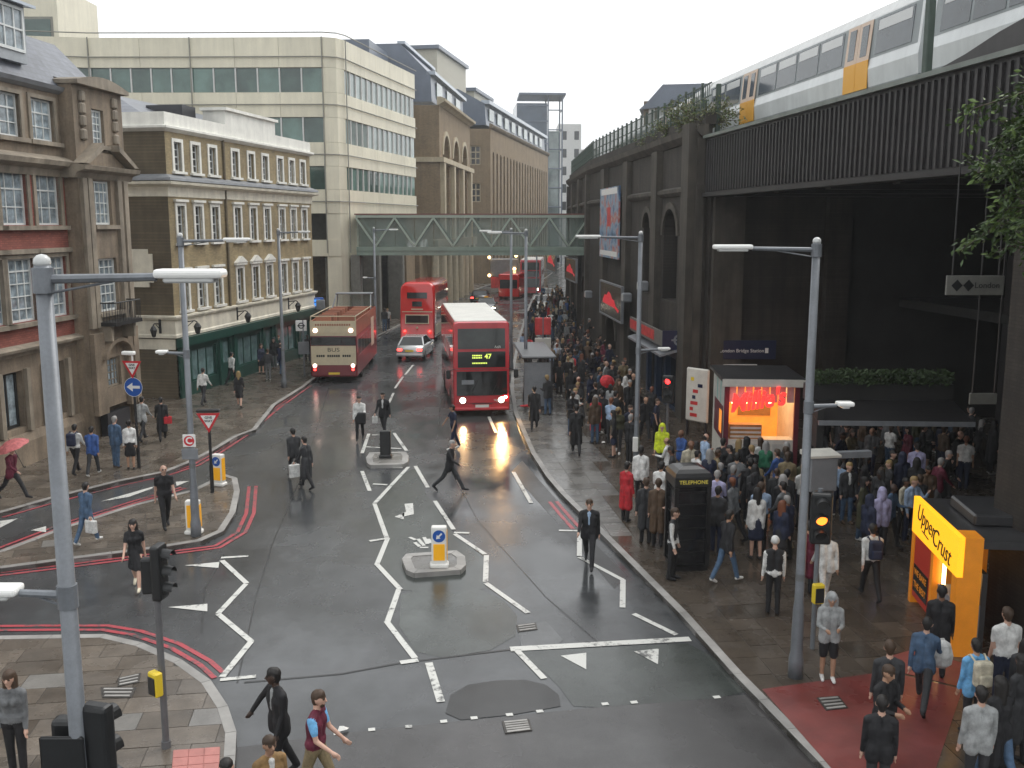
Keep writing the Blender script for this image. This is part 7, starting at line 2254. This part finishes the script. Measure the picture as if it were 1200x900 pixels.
person('man in dark jacket with pale shirt walking in the left carriageway', 346, 562, -150, WALK, dict(top='jacket', shirt=True), ('fair', 'charcoal', 'black', 'black', 'dark', 'paleGrey'), 0.0, 1.0)
person('person in long charcoal coat with white bag in the left carriageway', 360, 573, -120, WALK2, dict(top='coat', female=True), ('fair', 'charcoal', 'black', 'black', 'dark', 'charcoal'), 0.0, 0.98, 'bag1')
person('bald man in black tee shirt and trousers on the paved island', 195, 619, 30, WALK2, dict(top='tshirt', hair='bald', bulk=1.08), ('fair', 'black', 'black', 'black', 'dark', 'black'), KERB, 1.03)
person('woman in black dress walking across the side road', 161, 690, 12, WALK, dict(top='dress', bottom='dress', female=True, hair='long'), ('fair', 'black', 'black', 'cream', 'dark', 'white'), 0.0, 0.98)
person('man in denim jacket with white bag crossing the island', 103, 638, 160, WALK2, J, ('fair', 'denim', 'denim', 'white', 'dark', 'denim'), KERB, 0.95, 'bag2')
person('person in pink top striding under the red umbrella at left edge', 16, 585, 75, STRIDE, J, ('fair', 'claret', 'black', 'black', 'brown', 'pink'), KERB, 1.0, 'pink')
person('man in white shirt with dark rucksack on the left pavement', 90, 556, 175, WALK, SH_, ('mid', 'white', 'black', 'black', 'dark', 'black'), KERB, 0.98, 'ruck1')
person('person in blue jacket beside the man with the rucksack', 110, 558, 185, WALK2, J, ('mid', 'blue', 'charcoal', 'white', 'dark', 'blue'), KERB, 0.96)
person('grey haired person in faded denim jacket and jeans by the stone building', 137, 548, 165, STAND, J, ('fair', 'denim', 'denim', 'brown', 'grey', 'denim'), KERB, 1.03)
person('woman in white blouse and black skirt at the blue arrow sign', 154, 550, -160, STAND, dict(top='top', bottom='skirt', female=True), ('mid', 'white', 'black', 'black', 'dark', 'white'), KERB, 0.98)
person('man in pale grey jacket behind the blue arrow sign', 168, 517, 170, WALK, J, ('fair', 'paleGrey', 'charcoal', 'black', 'dark', 'white'), KERB, 1.0)
person('person in black with a red shoulder bag near the pub corner', 191, 517, 200, WALK2, CT, ('fair', 'black', 'black', 'black', 'dark', 'red'), KERB, 0.98, 'redbag')
person('man in white shirt and dark trousers by the pub corner', 239, 475, 170, WALK, SH_, ('fair', 'white', 'charcoal', 'black', 'dark', 'black'), KERB, 1.0)
person('man in white shirt at the pub doorway', 272, 452, 150, WALK2, SH_, ('fair', 'white', 'black', 'black', 'dark', 'white'), KERB, 1.0)
person('woman in black skirt walking past the pub windows', 281, 478, 190, WALK, dict(top='jacket', bottom='skirt', female=True, hair='long'), ('fair', 'black', 'black', 'black', 'blond', 'black'), KERB, 0.97)
person('woman in grey cardigan and white top at the bottom left', 22, 912, 5, STAND, dict(top='shirt', female=True, hair='long', bulk=1.05), ('fair', 'grey', 'black', 'black', 'brown', 'white'), KERB, 1.0)
person('man in dark suit reaching out at the near road edge', 330, 916, -50, OUT, dict(top='jacket', shirt=True, bulk=1.08), ('dark', 'black', 'black', 'black', 'dark', 'paleGrey'), 0.0, 1.06)
person('bearded man in claret shirt with sky blue sleeves in the near road', 372, 944, 80, dict(WALK, arms=((0.35, 0.1, 0.5), (0.25, 0.12, 0.8))), dict(top='tshirt', sleeve=5, bulk=1.12, beard=True), ('fair', 'claret', 'khaki', 'brown', 'brown', 'skyblue'), 0.0, 1.04)
person('man in tan jacket and white shirt cut off at the bottom edge', 320, 1003, 40, STAND, dict(top='jacket', shirt=True), ('mid', 'tan', 'charcoal', 'black', 'brown', 'white'), 0.0, 1.0)
person('man whose dark haired head shows at the bottom edge', 272, 1035, 20, STAND, JS, ('fair', 'navy', 'charcoal', 'black', 'dark', 'white'), 0.0, 1.0)
person('person in pale grey hooded top and black shorts before the lamp post', 969, 797, -8, STANDH, dict(top='jacket', hair='hood', bottom='shorts'), ('mid', 'paleGrey', 'black', 'white', 'paleGrey', 'white'), KERB, 0.97)
person('police officer style figure in white cap, white shirt and black vest', 905, 719, 175, STAND, dict(top='vest', hair='cap'), ('fair', 'black', 'black', 'black', 'white', 'white'), KERB, 0.98)
person('man all in white seen from behind near the amber signal', 966, 708, 178, WALK2, J, ('mid', 'white', 'white', 'white', 'brown', 'white'), KERB, 0.98)
person('person in dark red beside the man in white', 944, 694, 170, STAND, dict(top='coat', female=True), ('mid', 'claret', 'black', 'black', 'dark', 'claret'), KERB, 0.95)
person('man in white shirt with dark rucksack in the forecourt', 1019, 703, 178, WALK, SH_, ('fair', 'white', 'black', 'black', 'dark', 'navy'), KERB, 1.0, 'ruck2')
person('person in lilac striped hooded top behind the rucksack man', 1030, 650, 180, STAND, HD, ('fair', 'lilac', 'charcoal', 'black', 'lilac', 'navy'), KERB, 1.0)
person('person in lilac shirt deep under the bridge', 1071, 588, 170, STAND, SH_, ('fair', 'lilac', 'black', 'black', 'dark', 'navy'), KERB, 1.05)
person('man in pale blue top with white sack walking by the sandwich kiosk', 1079, 830, 150, STRIDE, dict(top='jacket'), ('fair', 'denim', 'charcoal', 'black', 'dark', 'denim'), KERB, 0.97, 'sack')
person('person in black at the sandwich kiosk counter', 1097, 792, 160, STAND, CT, ('brown', 'black', 'black', 'black', 'dark', 'black'), KERB, 1.0)
person('person in bright blue jacket with rucksack at the lower right', 1137, 862, 185, STAND, J, ('mid', 'skyblue', 'charcoal', 'black', 'dark', 'blue'), KERB, 0.95, 'ruck3')
person('man in grey jumper with black bag strap at the bottom right', 1141, 938, 175, STAND, J, ('fair', 'paleGrey', 'charcoal', 'black', 'dark', 'grey'), KERB, 1.0, 'strap')
person('woman in black with turquoise scarf at the bottom right', 1166, 924, 190, WALK, dict(top='coat', female=True, hair='long'), ('brown', 'black', 'denim', 'black', 'dark', 'turquoise'), KERB, 1.0, 'whitebag')
person('dark haired person in black beside the turquoise scarf', 1190, 895, 200, STAND, dict(top='coat', hair='long', female=True), ('brown', 'charcoal', 'black', 'black', 'dark', 'black'), KERB, 1.02)
person('person in black coat with claret scarf on the red paving', 1030, 905, 30, STANDH, dict(top='coat'), ('mid', 'black', 'charcoal', 'black', 'brown', 'claret'), KERB, 1.0)
person('person in white collar behind the claret scarf', 1036, 872, 170, STAND, dict(top='jacket', shirt=True), ('fair', 'charcoal', 'black', 'black', 'brown', 'white'), KERB, 1.0)
person('man in black jacket cut off below the red paving', 1026, 948, 165, STAND, J, ('fair', 'black', 'charcoal', 'black', 'dark', 'grey'), KERB, 0.98)
person('person in black top and blue jeans with white trainers by the phone box', 850, 683, 120, WALK2, J, ('mid', 'black', 'denim', 'white', 'dark', 'black'), KERB, 1.0)
person('man in black and white jacket left of the phone box', 787, 679, 70, STAND, dict(top='vest'), ('fair', 'charcoal', 'black', 'black', 'brown', 'white'), KERB, 1.0)
person('man in long black coat walking away on the pale pavement strip', 675, 533, 180, WALK, CT, ('fair', 'black', 'black', 'black', 'dark', 'black'), KERB, 1.06)
person('person in black carrying a folded red umbrella beside the kerb', 626, 504, 178, WALK2, CT, ('fair', 'black', 'black', 'black', 'dark', 'red'), KERB, 1.03, 'redumb')
person('person in bright yellow waterproof hood before the notice board', 775, 556, -20, STAND, HD, ('fair', 'hivis', 'charcoal', 'black', 'hivis', 'hivis'), KERB, 1.0)
person('man in brown coat waiting left of the phone box', 770, 640, 170, STAND, CT, ('fair', 'brown', 'black', 'black', 'brown', 'brown'), KERB, 1.03)
person('dark coated person beside the brown coat', 756, 636, 185, STAND, CT, ('fair', 'charcoal', 'black', 'black', 'brown', 'black'), KERB, 1.0)
person('man in pale lilac shirt right of the phone box', 838, 628, 160, STANDH, SH_, ('fair', 'lilac', 'charcoal', 'black', 'grey', 'white'), KERB, 1.02)
person('black figure bending towards the phone box', 877, 612, 170, STAND, dict(top='coat', bulk=1.1), ('mid', 'black', 'black', 'black', 'dark', 'black'), KERB, 1.05)

# ------------------------------------------------------------------ things people hold
def held(name, label, mesh_mb, m, loc, rz, cat, parts=()):
    e = new_empty(name, loc, rz, label, cat)
    mesh_mb.build('body', M[m] if isinstance(m, str) else m, e)
    for n_, mb, mm in parts: mb.build(n_, mm, e)
    return e
def sack(w, d, h):
    return MB().lathe([(w * 0.5, -h), (w * 0.9, -h * 0.85), (w, -h * 0.5), (w * 0.75, -h * 0.15), (w * 0.2, 0.0)], 10)
def carry(w, d, h):
    mb = MB().rbox(-w / 2, w / 2, -d / 2, d / 2, -h, -0.06, 0.02, 2)
    return mb
def handles(w): return MB().path([(-w * 0.3, 0, -0.08), (-w * 0.15, 0, 0.02), (w * 0.15, 0, 0.02), (w * 0.3, 0, -0.08)], 0.008, 5)
h = HANDS['bag1'][0]; held('carrier_bag', 'white carrier bag held by the person in long charcoal coat', carry(0.34, 0.14, 0.48), cm('white'), h, R(30), 'bag', [('handle', handles(0.34), cm('white'))])
h = HANDS['bag2'][1]; held('carrier_bag', 'white bag at the side of the man in denim jacket', carry(0.32, 0.12, 0.40), cm('white'), h, R(-20), 'bag', [('handle', handles(0.32), cm('white'))])
h = HANDS['sack'][1]; held('white_sack', 'bulging white sack carried by the sandwich kiosk', sack(0.2, 0.2, 0.5), cm('white'), (h[0], h[1], h[2] + 0.25), 0, 'bag', [('handle', handles(0.2), cm('white'))])
h = HANDS['whitebag'][1]; held('carrier_bag', 'white bag hanging beside the turquoise scarf', carry(0.25, 0.1, 0.42), cm('white'), h, R(10), 'bag', [('handle', handles(0.25), cm('white'))])
h = HANDS['redbag'][1]; held('shoulder_bag', 'red shoulder bag on the person in black near the pub', carry(0.3, 0.12, 0.34), cm('red'), (h[0], h[1], h[2] + 0.25), R(20), 'bag', [('handle', handles(0.3), cm('red'))])
h = HANDS['papers'][1]; held('carrier_bag', 'white bag swinging from the man in dark suit', carry(0.22, 0.08, 0.34), cm('white'), h, R(0), 'bag', [('handle', handles(0.2), cm('white'))])
h = HANDS['jacket'][0]; held('folded_jacket', 'dark jacket folded over the arm of the man in white shirt', MB().rbox(-0.2, 0.14, -0.1, 0.08, -0.42, 0.05, 0.06, 2), cm('black'), h, 0, 'jacket', [('sleeve', MB().rbox(-0.24, -0.15, -0.08, 0.04, -0.55, -0.05, 0.03, 1), cm('black'))])
h = HANDS['umb'][0]; held('folded_umbrella', 'folded dark umbrella in the crossing man hand', MB().tube((0, 0, 0.05), (0.22, -0.1, -0.45), 0.03, 0.012, 8), cm('black'), h, R(60), 'umbrella', [('handle', MB().tube((0, 0, 0.05), (-0.05, 0.02, 0.16), 0.012, n=6), cm('brown'))])
h = HANDS['redumb'][0]; held('folded_umbrella', 'folded red umbrella held level beside the kerb', MB().tube((-0.35, 0, 0.02), (0.38, 0, 0.06), 0.03, 0.085, 10), cm('red'), h, 0, 'umbrella', [('handle', MB().tube((-0.5, 0, 0.0), (-0.35, 0, 0.02), 0.014, n=6), cm('black'))])
def rucksack(label, key_person_px, z, rz, m, s=1.0):
    px, py = key_person_px
    gx, gy = G(px, py, z)
    a = R(rz)
    # rests against the back: back direction is +y local of the person
    loc = Vector((gx, gy, 0)) + Matrix.Rotation(a, 3, 'Z') @ Vector((0, 0.17, 0))
    e = new_empty('rucksack', (loc.x, loc.y, z + 1.02 * s), a, label, 'rucksack')
    MB().rbox(-0.15, 0.15, -0.04, 0.12, 0, 0.44, 0.06, 3).build('body', cm(m), e)
    MB().rbox(-0.11, 0.11, 0.11, 0.17, 0.04, 0.24, 0.03, 2).build('pocket', cm(m), e)
    for sx in (-1, 1): MB().path([(sx * 0.1, -0.02, 0.4), (sx * 0.12, -0.15, 0.47), (sx * 0.13, -0.28, 0.36), (sx * 0.13, -0.2, 0.1)], 0.018, 6).build('strap', cm(m), e)
rucksack('dark rucksack on the white shirted man at left pavement', (90, 556), KERB, 175, 'navy')
rucksack('dark rucksack with pale front worn in the forecourt', (1019, 703), KERB, 178, 'navy')
rucksack('pinkish grey rucksack on the bright blue jacket', (1137, 862), KERB, 185, 'cream', 0.95)
def umbrella(label, loc, m, r=0.5, tilt=(0, 0)):
    e = new_empty('umbrella', loc, 0, label, 'umbrella')
    e.rotation_euler = (tilt[0], tilt[1], 0)
    n = 8
    mb = MB()
    vs = [(0, 0, 0.24)]
    for k, (q, z) in enumerate(((0.35, 0.21), (0.7, 0.13), (1.0, 0.0))):
        for i in range(n * 2):
            a = math.pi * i / n
            rr_ = r * q * (1.0 if i % 2 == 0 else 0.955)
            vs.append((rr_ * math.cos(a), rr_ * math.sin(a), z - (0.0 if i % 2 == 0 else -0.012 * q)))
    fs = []
    N2 = n * 2
    for i in range(N2):
        j = (i + 1) % N2
        fs.append((0, 1 + i, 1 + j))
        for k in range(2): fs.append((1 + k * N2 + i, 1 + (k + 1) * N2 + i, 1 + (k + 1) * N2 + j, 1 + k * N2 + j))
    mb.add(vs, fs).build('canopy', cm(m), e)
    MB().tube((0, 0, 0.3), (0, 0, -0.62), 0.009, n=6).build('shaft', M['steel_dark'], e)
    MB().path([(0, 0, -0.62), (0, 0, -0.7), (0.05, 0, -0.72), (0.05, 0, -0.67)], 0.013, 6).build('handle', M['black_plastic'], e)
    return e
h = HANDS['pink'][1]
umbrella('open red umbrella at the left edge of the picture', (h[0] - 0.1, h[1], KERB + 1.72), 'coral', 0.5, (0.2, -0.3))
umbrella('open red umbrella above the crowd near the framed screen', (*G(737, 430, KERB), KERB + 2.0), 'red', 0.5)
umbrella('round red umbrella low in the crowd under the viaduct', (*G(711, 490, KERB), KERB + 1.62), 'red', 0.33, (0.9, 0.2))

# ------------------------------------------------------------------ the crowd
VAR = []
for k, (ps, wr, ds) in enumerate([
    (STAND, dict(top='jacket', shirt=True), 'jacket'), (WALK, dict(top='jacket'), 'jacket'), (STANDH, dict(top='jacket', bulk=1.1), 'jacket'), (STAND, dict(top='coat', female=True, hair='long'), 'coat'),
    (WALK2, dict(top='coat'), 'coat'), (STAND, dict(top='tshirt', bulk=1.05), 'tee shirt'), (PHONE, dict(top='shirt'), 'shirt'), (STAND, dict(top='jacket', female=True, hair='long', bottom='skirt'), 'jacket and skirt'),
    (WALK, dict(top='shirt', female=True, hair='long'), 'top'), (STAND, dict(top='jacket', hair='hood'), 'hooded jacket'), (HOLD, dict(top='jacket', hair='bald', fringe=True), 'jacket'), (STANDH, dict(top='shirt', hair='short'), 'shirt')]):
    VAR.append((body_mesh('person', ps, wr, False)[0], ds))
rg = random.Random(21)
TOPC = ['black'] * 16 + ['charcoal'] * 10 + ['navy'] * 6 + ['grey'] * 2 + ['brown'] * 2 + ['white'] * 3 + ['paleGrey', 'olive', 'denim', 'cream', 'blue', 'paleblue', 'claret', 'green', 'red', 'khaki']
BOTC = ['black'] * 5 + ['charcoal'] * 4 + ['navy'] * 2 + ['denim'] * 3 + ['grey', 'khaki']
def inside(p, poly):
    c = False
    for i in range(len(poly)):
        a, b = poly[i - 1], poly[i]
        if (a[1] > p[1]) != (b[1] > p[1]) and p[0] < (b[0] - a[0]) * (p[1] - a[1]) / (b[1] - a[1]) + a[0]: c = not c
    return c
KEEP = [(7.0, 10.4, 32.7, 36.6), (3.7, 4.95, 22.7, 24.0), (0.5, 2.2, 43.4, 49.4), (8.4, 10.6, 17.0, 21.8), (7.4, 9.4, 24.0, 25.0), (5.9, 7.6, 37.6, 38.8), (9.0, 10.5, 22.6, 23.8), (9.0, 14.2, 28.7, 31.2)]
SEEN = {}
def crowd(n, poly, where, group, face, spread=30, gap=0.55):
    xs, ys = [p[0] for p in poly], [p[1] for p in poly]
    k = t = 0
    while k < n and t < n * 60:
        t += 1
        p = (rg.uniform(min(xs), max(xs)), rg.uniform(min(ys), max(ys)))
        if not inside(p, poly): continue
        if any(a < p[0] < b and c < p[1] < d for a, b, c, d in KEEP): continue
        if any((p[0] - q[0]) ** 2 + (p[1] - q[1]) ** 2 < gap * gap for q in PEOPLE_AT): continue
        PEOPLE_AT.append(p)
        me, ds = VAR[rg.randrange(len(VAR))]
        o = obj('person', me, None, (p[0], p[1], KERB + 0.004), (0, 0, R(rg.gauss(rg.choice(face), spread))))
        s = rg.uniform(0.93, 1.06)
        o.scale = (s * rg.uniform(0.95, 1.08), s, s)
        tc = rg.choice(TOPC)
        bc_, hr_ = rg.choice(BOTC), (tc if ds == 'hooded jacket' else rg.choice(['dark', 'dark', 'dark', 'brown', 'brown', 'brown', 'blond', 'grey', 'ginger']))
        dress(o, rg.choice(['fair', 'fair', 'fair', 'mid', 'brown', 'dark']), tc, bc_, rg.choice(['black', 'black', 'brown', 'white']), hr_, rg.choice(['white', 'paleblue', 'white', 'grey']))
        lab = 'person in %s %s, %s below%s, %s' % (COLNAME.get(tc, tc), ds, COLNAME.get(bc_, bc_), '' if ds == 'hooded jacket' else ', %s hair' % hr_, where)
        SEEN.setdefault(lab, []).append(o)
        tag(o, lab, 'person', group)
        k += 1
def line_poly(L): return pxs(L, KERB)
# packed pavement between kerb and viaduct wall
crowd(96, line_poly([(648, 508), (700, 530), (742, 545), (775, 520), (752, 478), (722, 445), (700, 420), (650, 420), (632, 445), (630, 470)]), 'in the packed viaduct crowd', 'crowd on the viaduct pavement', [175, 0, 170, 60], 35, 0.44)
# waiting round the telephone box and kiosk
crowd(22, line_poly([(748, 590), (800, 560), (850, 568), (862, 610), (850, 650), (775, 655), (752, 625)]), 'near the telephone box', 'people round the telephone box', [170, 90, -60], 50, 0.46)
crowd(28, line_poly([(845, 640), (862, 575), (935, 572), (960, 600), (965, 655), (900, 665)]), 'before the cookie kiosk', 'people before the cookie kiosk', [175, 185], 35, 0.48)
# deep under the bridge
crowd(60, line_poly([(950, 660), (940, 565), (985, 525), (1130, 520), (1165, 560), (1060, 650), (1040, 690)]), 'in the dark forecourt', 'people in the dark forecourt', [170, 0, 90], 60, 0.5)
# thin groups elsewhere
crowd(8, line_poly([(285, 462), (340, 438), (352, 425), (345, 410), (300, 432), (270, 450)]), 'walking past the pub', 'people outside the pub', [175, 0], 25, 0.8)
crowd(6, line_poly([(370, 440), (470, 378), (462, 372), (360, 425)]), 'beside the buses at left', 'people on the far left pavement', [175, 0], 25, 0.8)
crowd(2, line_poly([(1150, 850), (1150, 880), (1198, 870), (1198, 815), (1150, 820)]), 'in the lower right corner', 'people at the lower right', [180, 150], 20, 0.62)
# look-alikes are told apart by their order from the camera
ORD = ['nearest', 'second', 'third', 'fourth', 'fifth', 'sixth', 'seventh', 'eighth', 'ninth']
for lab, L in SEEN.items():
    if len(L) > 1:
        L.sort(key=lambda o: o.location.y)
        for k, o in enumerate(L): o['label'] = '%s %s' % (ORD[min(k, 8)], lab)
# people too far off to tell apart: one mass
FV, FF, FM, SLOT = [], [], [], {}
def far_mass(n, poly, gap):
    xs, ys = [p[0] for p in poly], [p[1] for p in poly]
    k = t = 0
    while k < n and t < n * 60:
        t += 1
        p = (rg.uniform(min(xs), max(xs)), rg.uniform(min(ys), max(ys)))
        if not inside(p, poly) or any(a < p[0] < b and c < p[1] < d for a, b, c, d in KEEP): continue
        if any((p[0] - q[0]) ** 2 + (p[1] - q[1]) ** 2 < gap * gap for q in PEOPLE_AT): continue
        PEOPLE_AT.append(p)
        me, ds = VAR[rg.randrange(len(VAR))]
        tc = rg.choice(TOPC)
        ms = [skm(rg.choice(['fair', 'mid', 'brown'])), cm(tc), cm(rg.choice(BOTC)), cm('black'), hm(rg.choice(['dark', 'brown', 'blond', 'grey'])), cm('white')]
        mw = Matrix.Translation((p[0], p[1], KERB + 0.004)) @ Matrix.Rotation(R(rg.uniform(0, 360)), 4, 'Z')
        o = len(FV)
        FV.extend([tuple(mw @ v.co) for v in me.vertices])
        for f in me.polygons:
            FF.append(tuple(i + o for i in f.vertices))
            FM.append(SLOT.setdefault(ms[f.material_index].name, len(SLOT)))
        k += 1
far_mass(70, line_poly([(632, 445), (700, 420), (690, 392), (672, 370), (655, 352), (636, 352), (622, 380), (616, 405), (612, 430)]), 0.5)
far_mass(9, line_poly([(525, 352), (560, 338), (556, 334), (515, 348)]), 0.8)
me = bpy.data.meshes.new('far_crowd')
me.from_pydata(FV, [], FF)
for n_ in SLOT: me.materials.append(M[n_])
me.polygons.foreach_set('material_index', FM)
me.polygons.foreach_set('use_smooth', [True] * len(FF))
fc = obj('far_crowd', me)
kind(tag(fc, 'distant mass of people far down the pavements', 'crowd'), 'stuff')
# ------------------------------------------------------------------ thin haze volume, added to wash out the distance
hz = MB().box(-2600, 2600, -700, 4100, -1.0, 42.0).build('haze', None)
hz.data.materials.clear()
hmat = bpy.data.materials.new('haze_air')
hmat.use_nodes = True
hn = hmat.node_tree
hn.nodes.clear()
ho = hn.nodes.new('ShaderNodeOutputMaterial')
hv = hn.nodes.new('ShaderNodeVolumePrincipled')
hv.inputs['Color'].default_value = (0.86, 0.90, 0.92, 1)
hv.inputs['Density'].default_value = 0.0006
hv.inputs['Anisotropy'].default_value = 0.3
hn.links.new(hv.outputs[0], ho.inputs['Volume'])
hz.data.materials.append(hmat)
kind(hz, 'stuff')
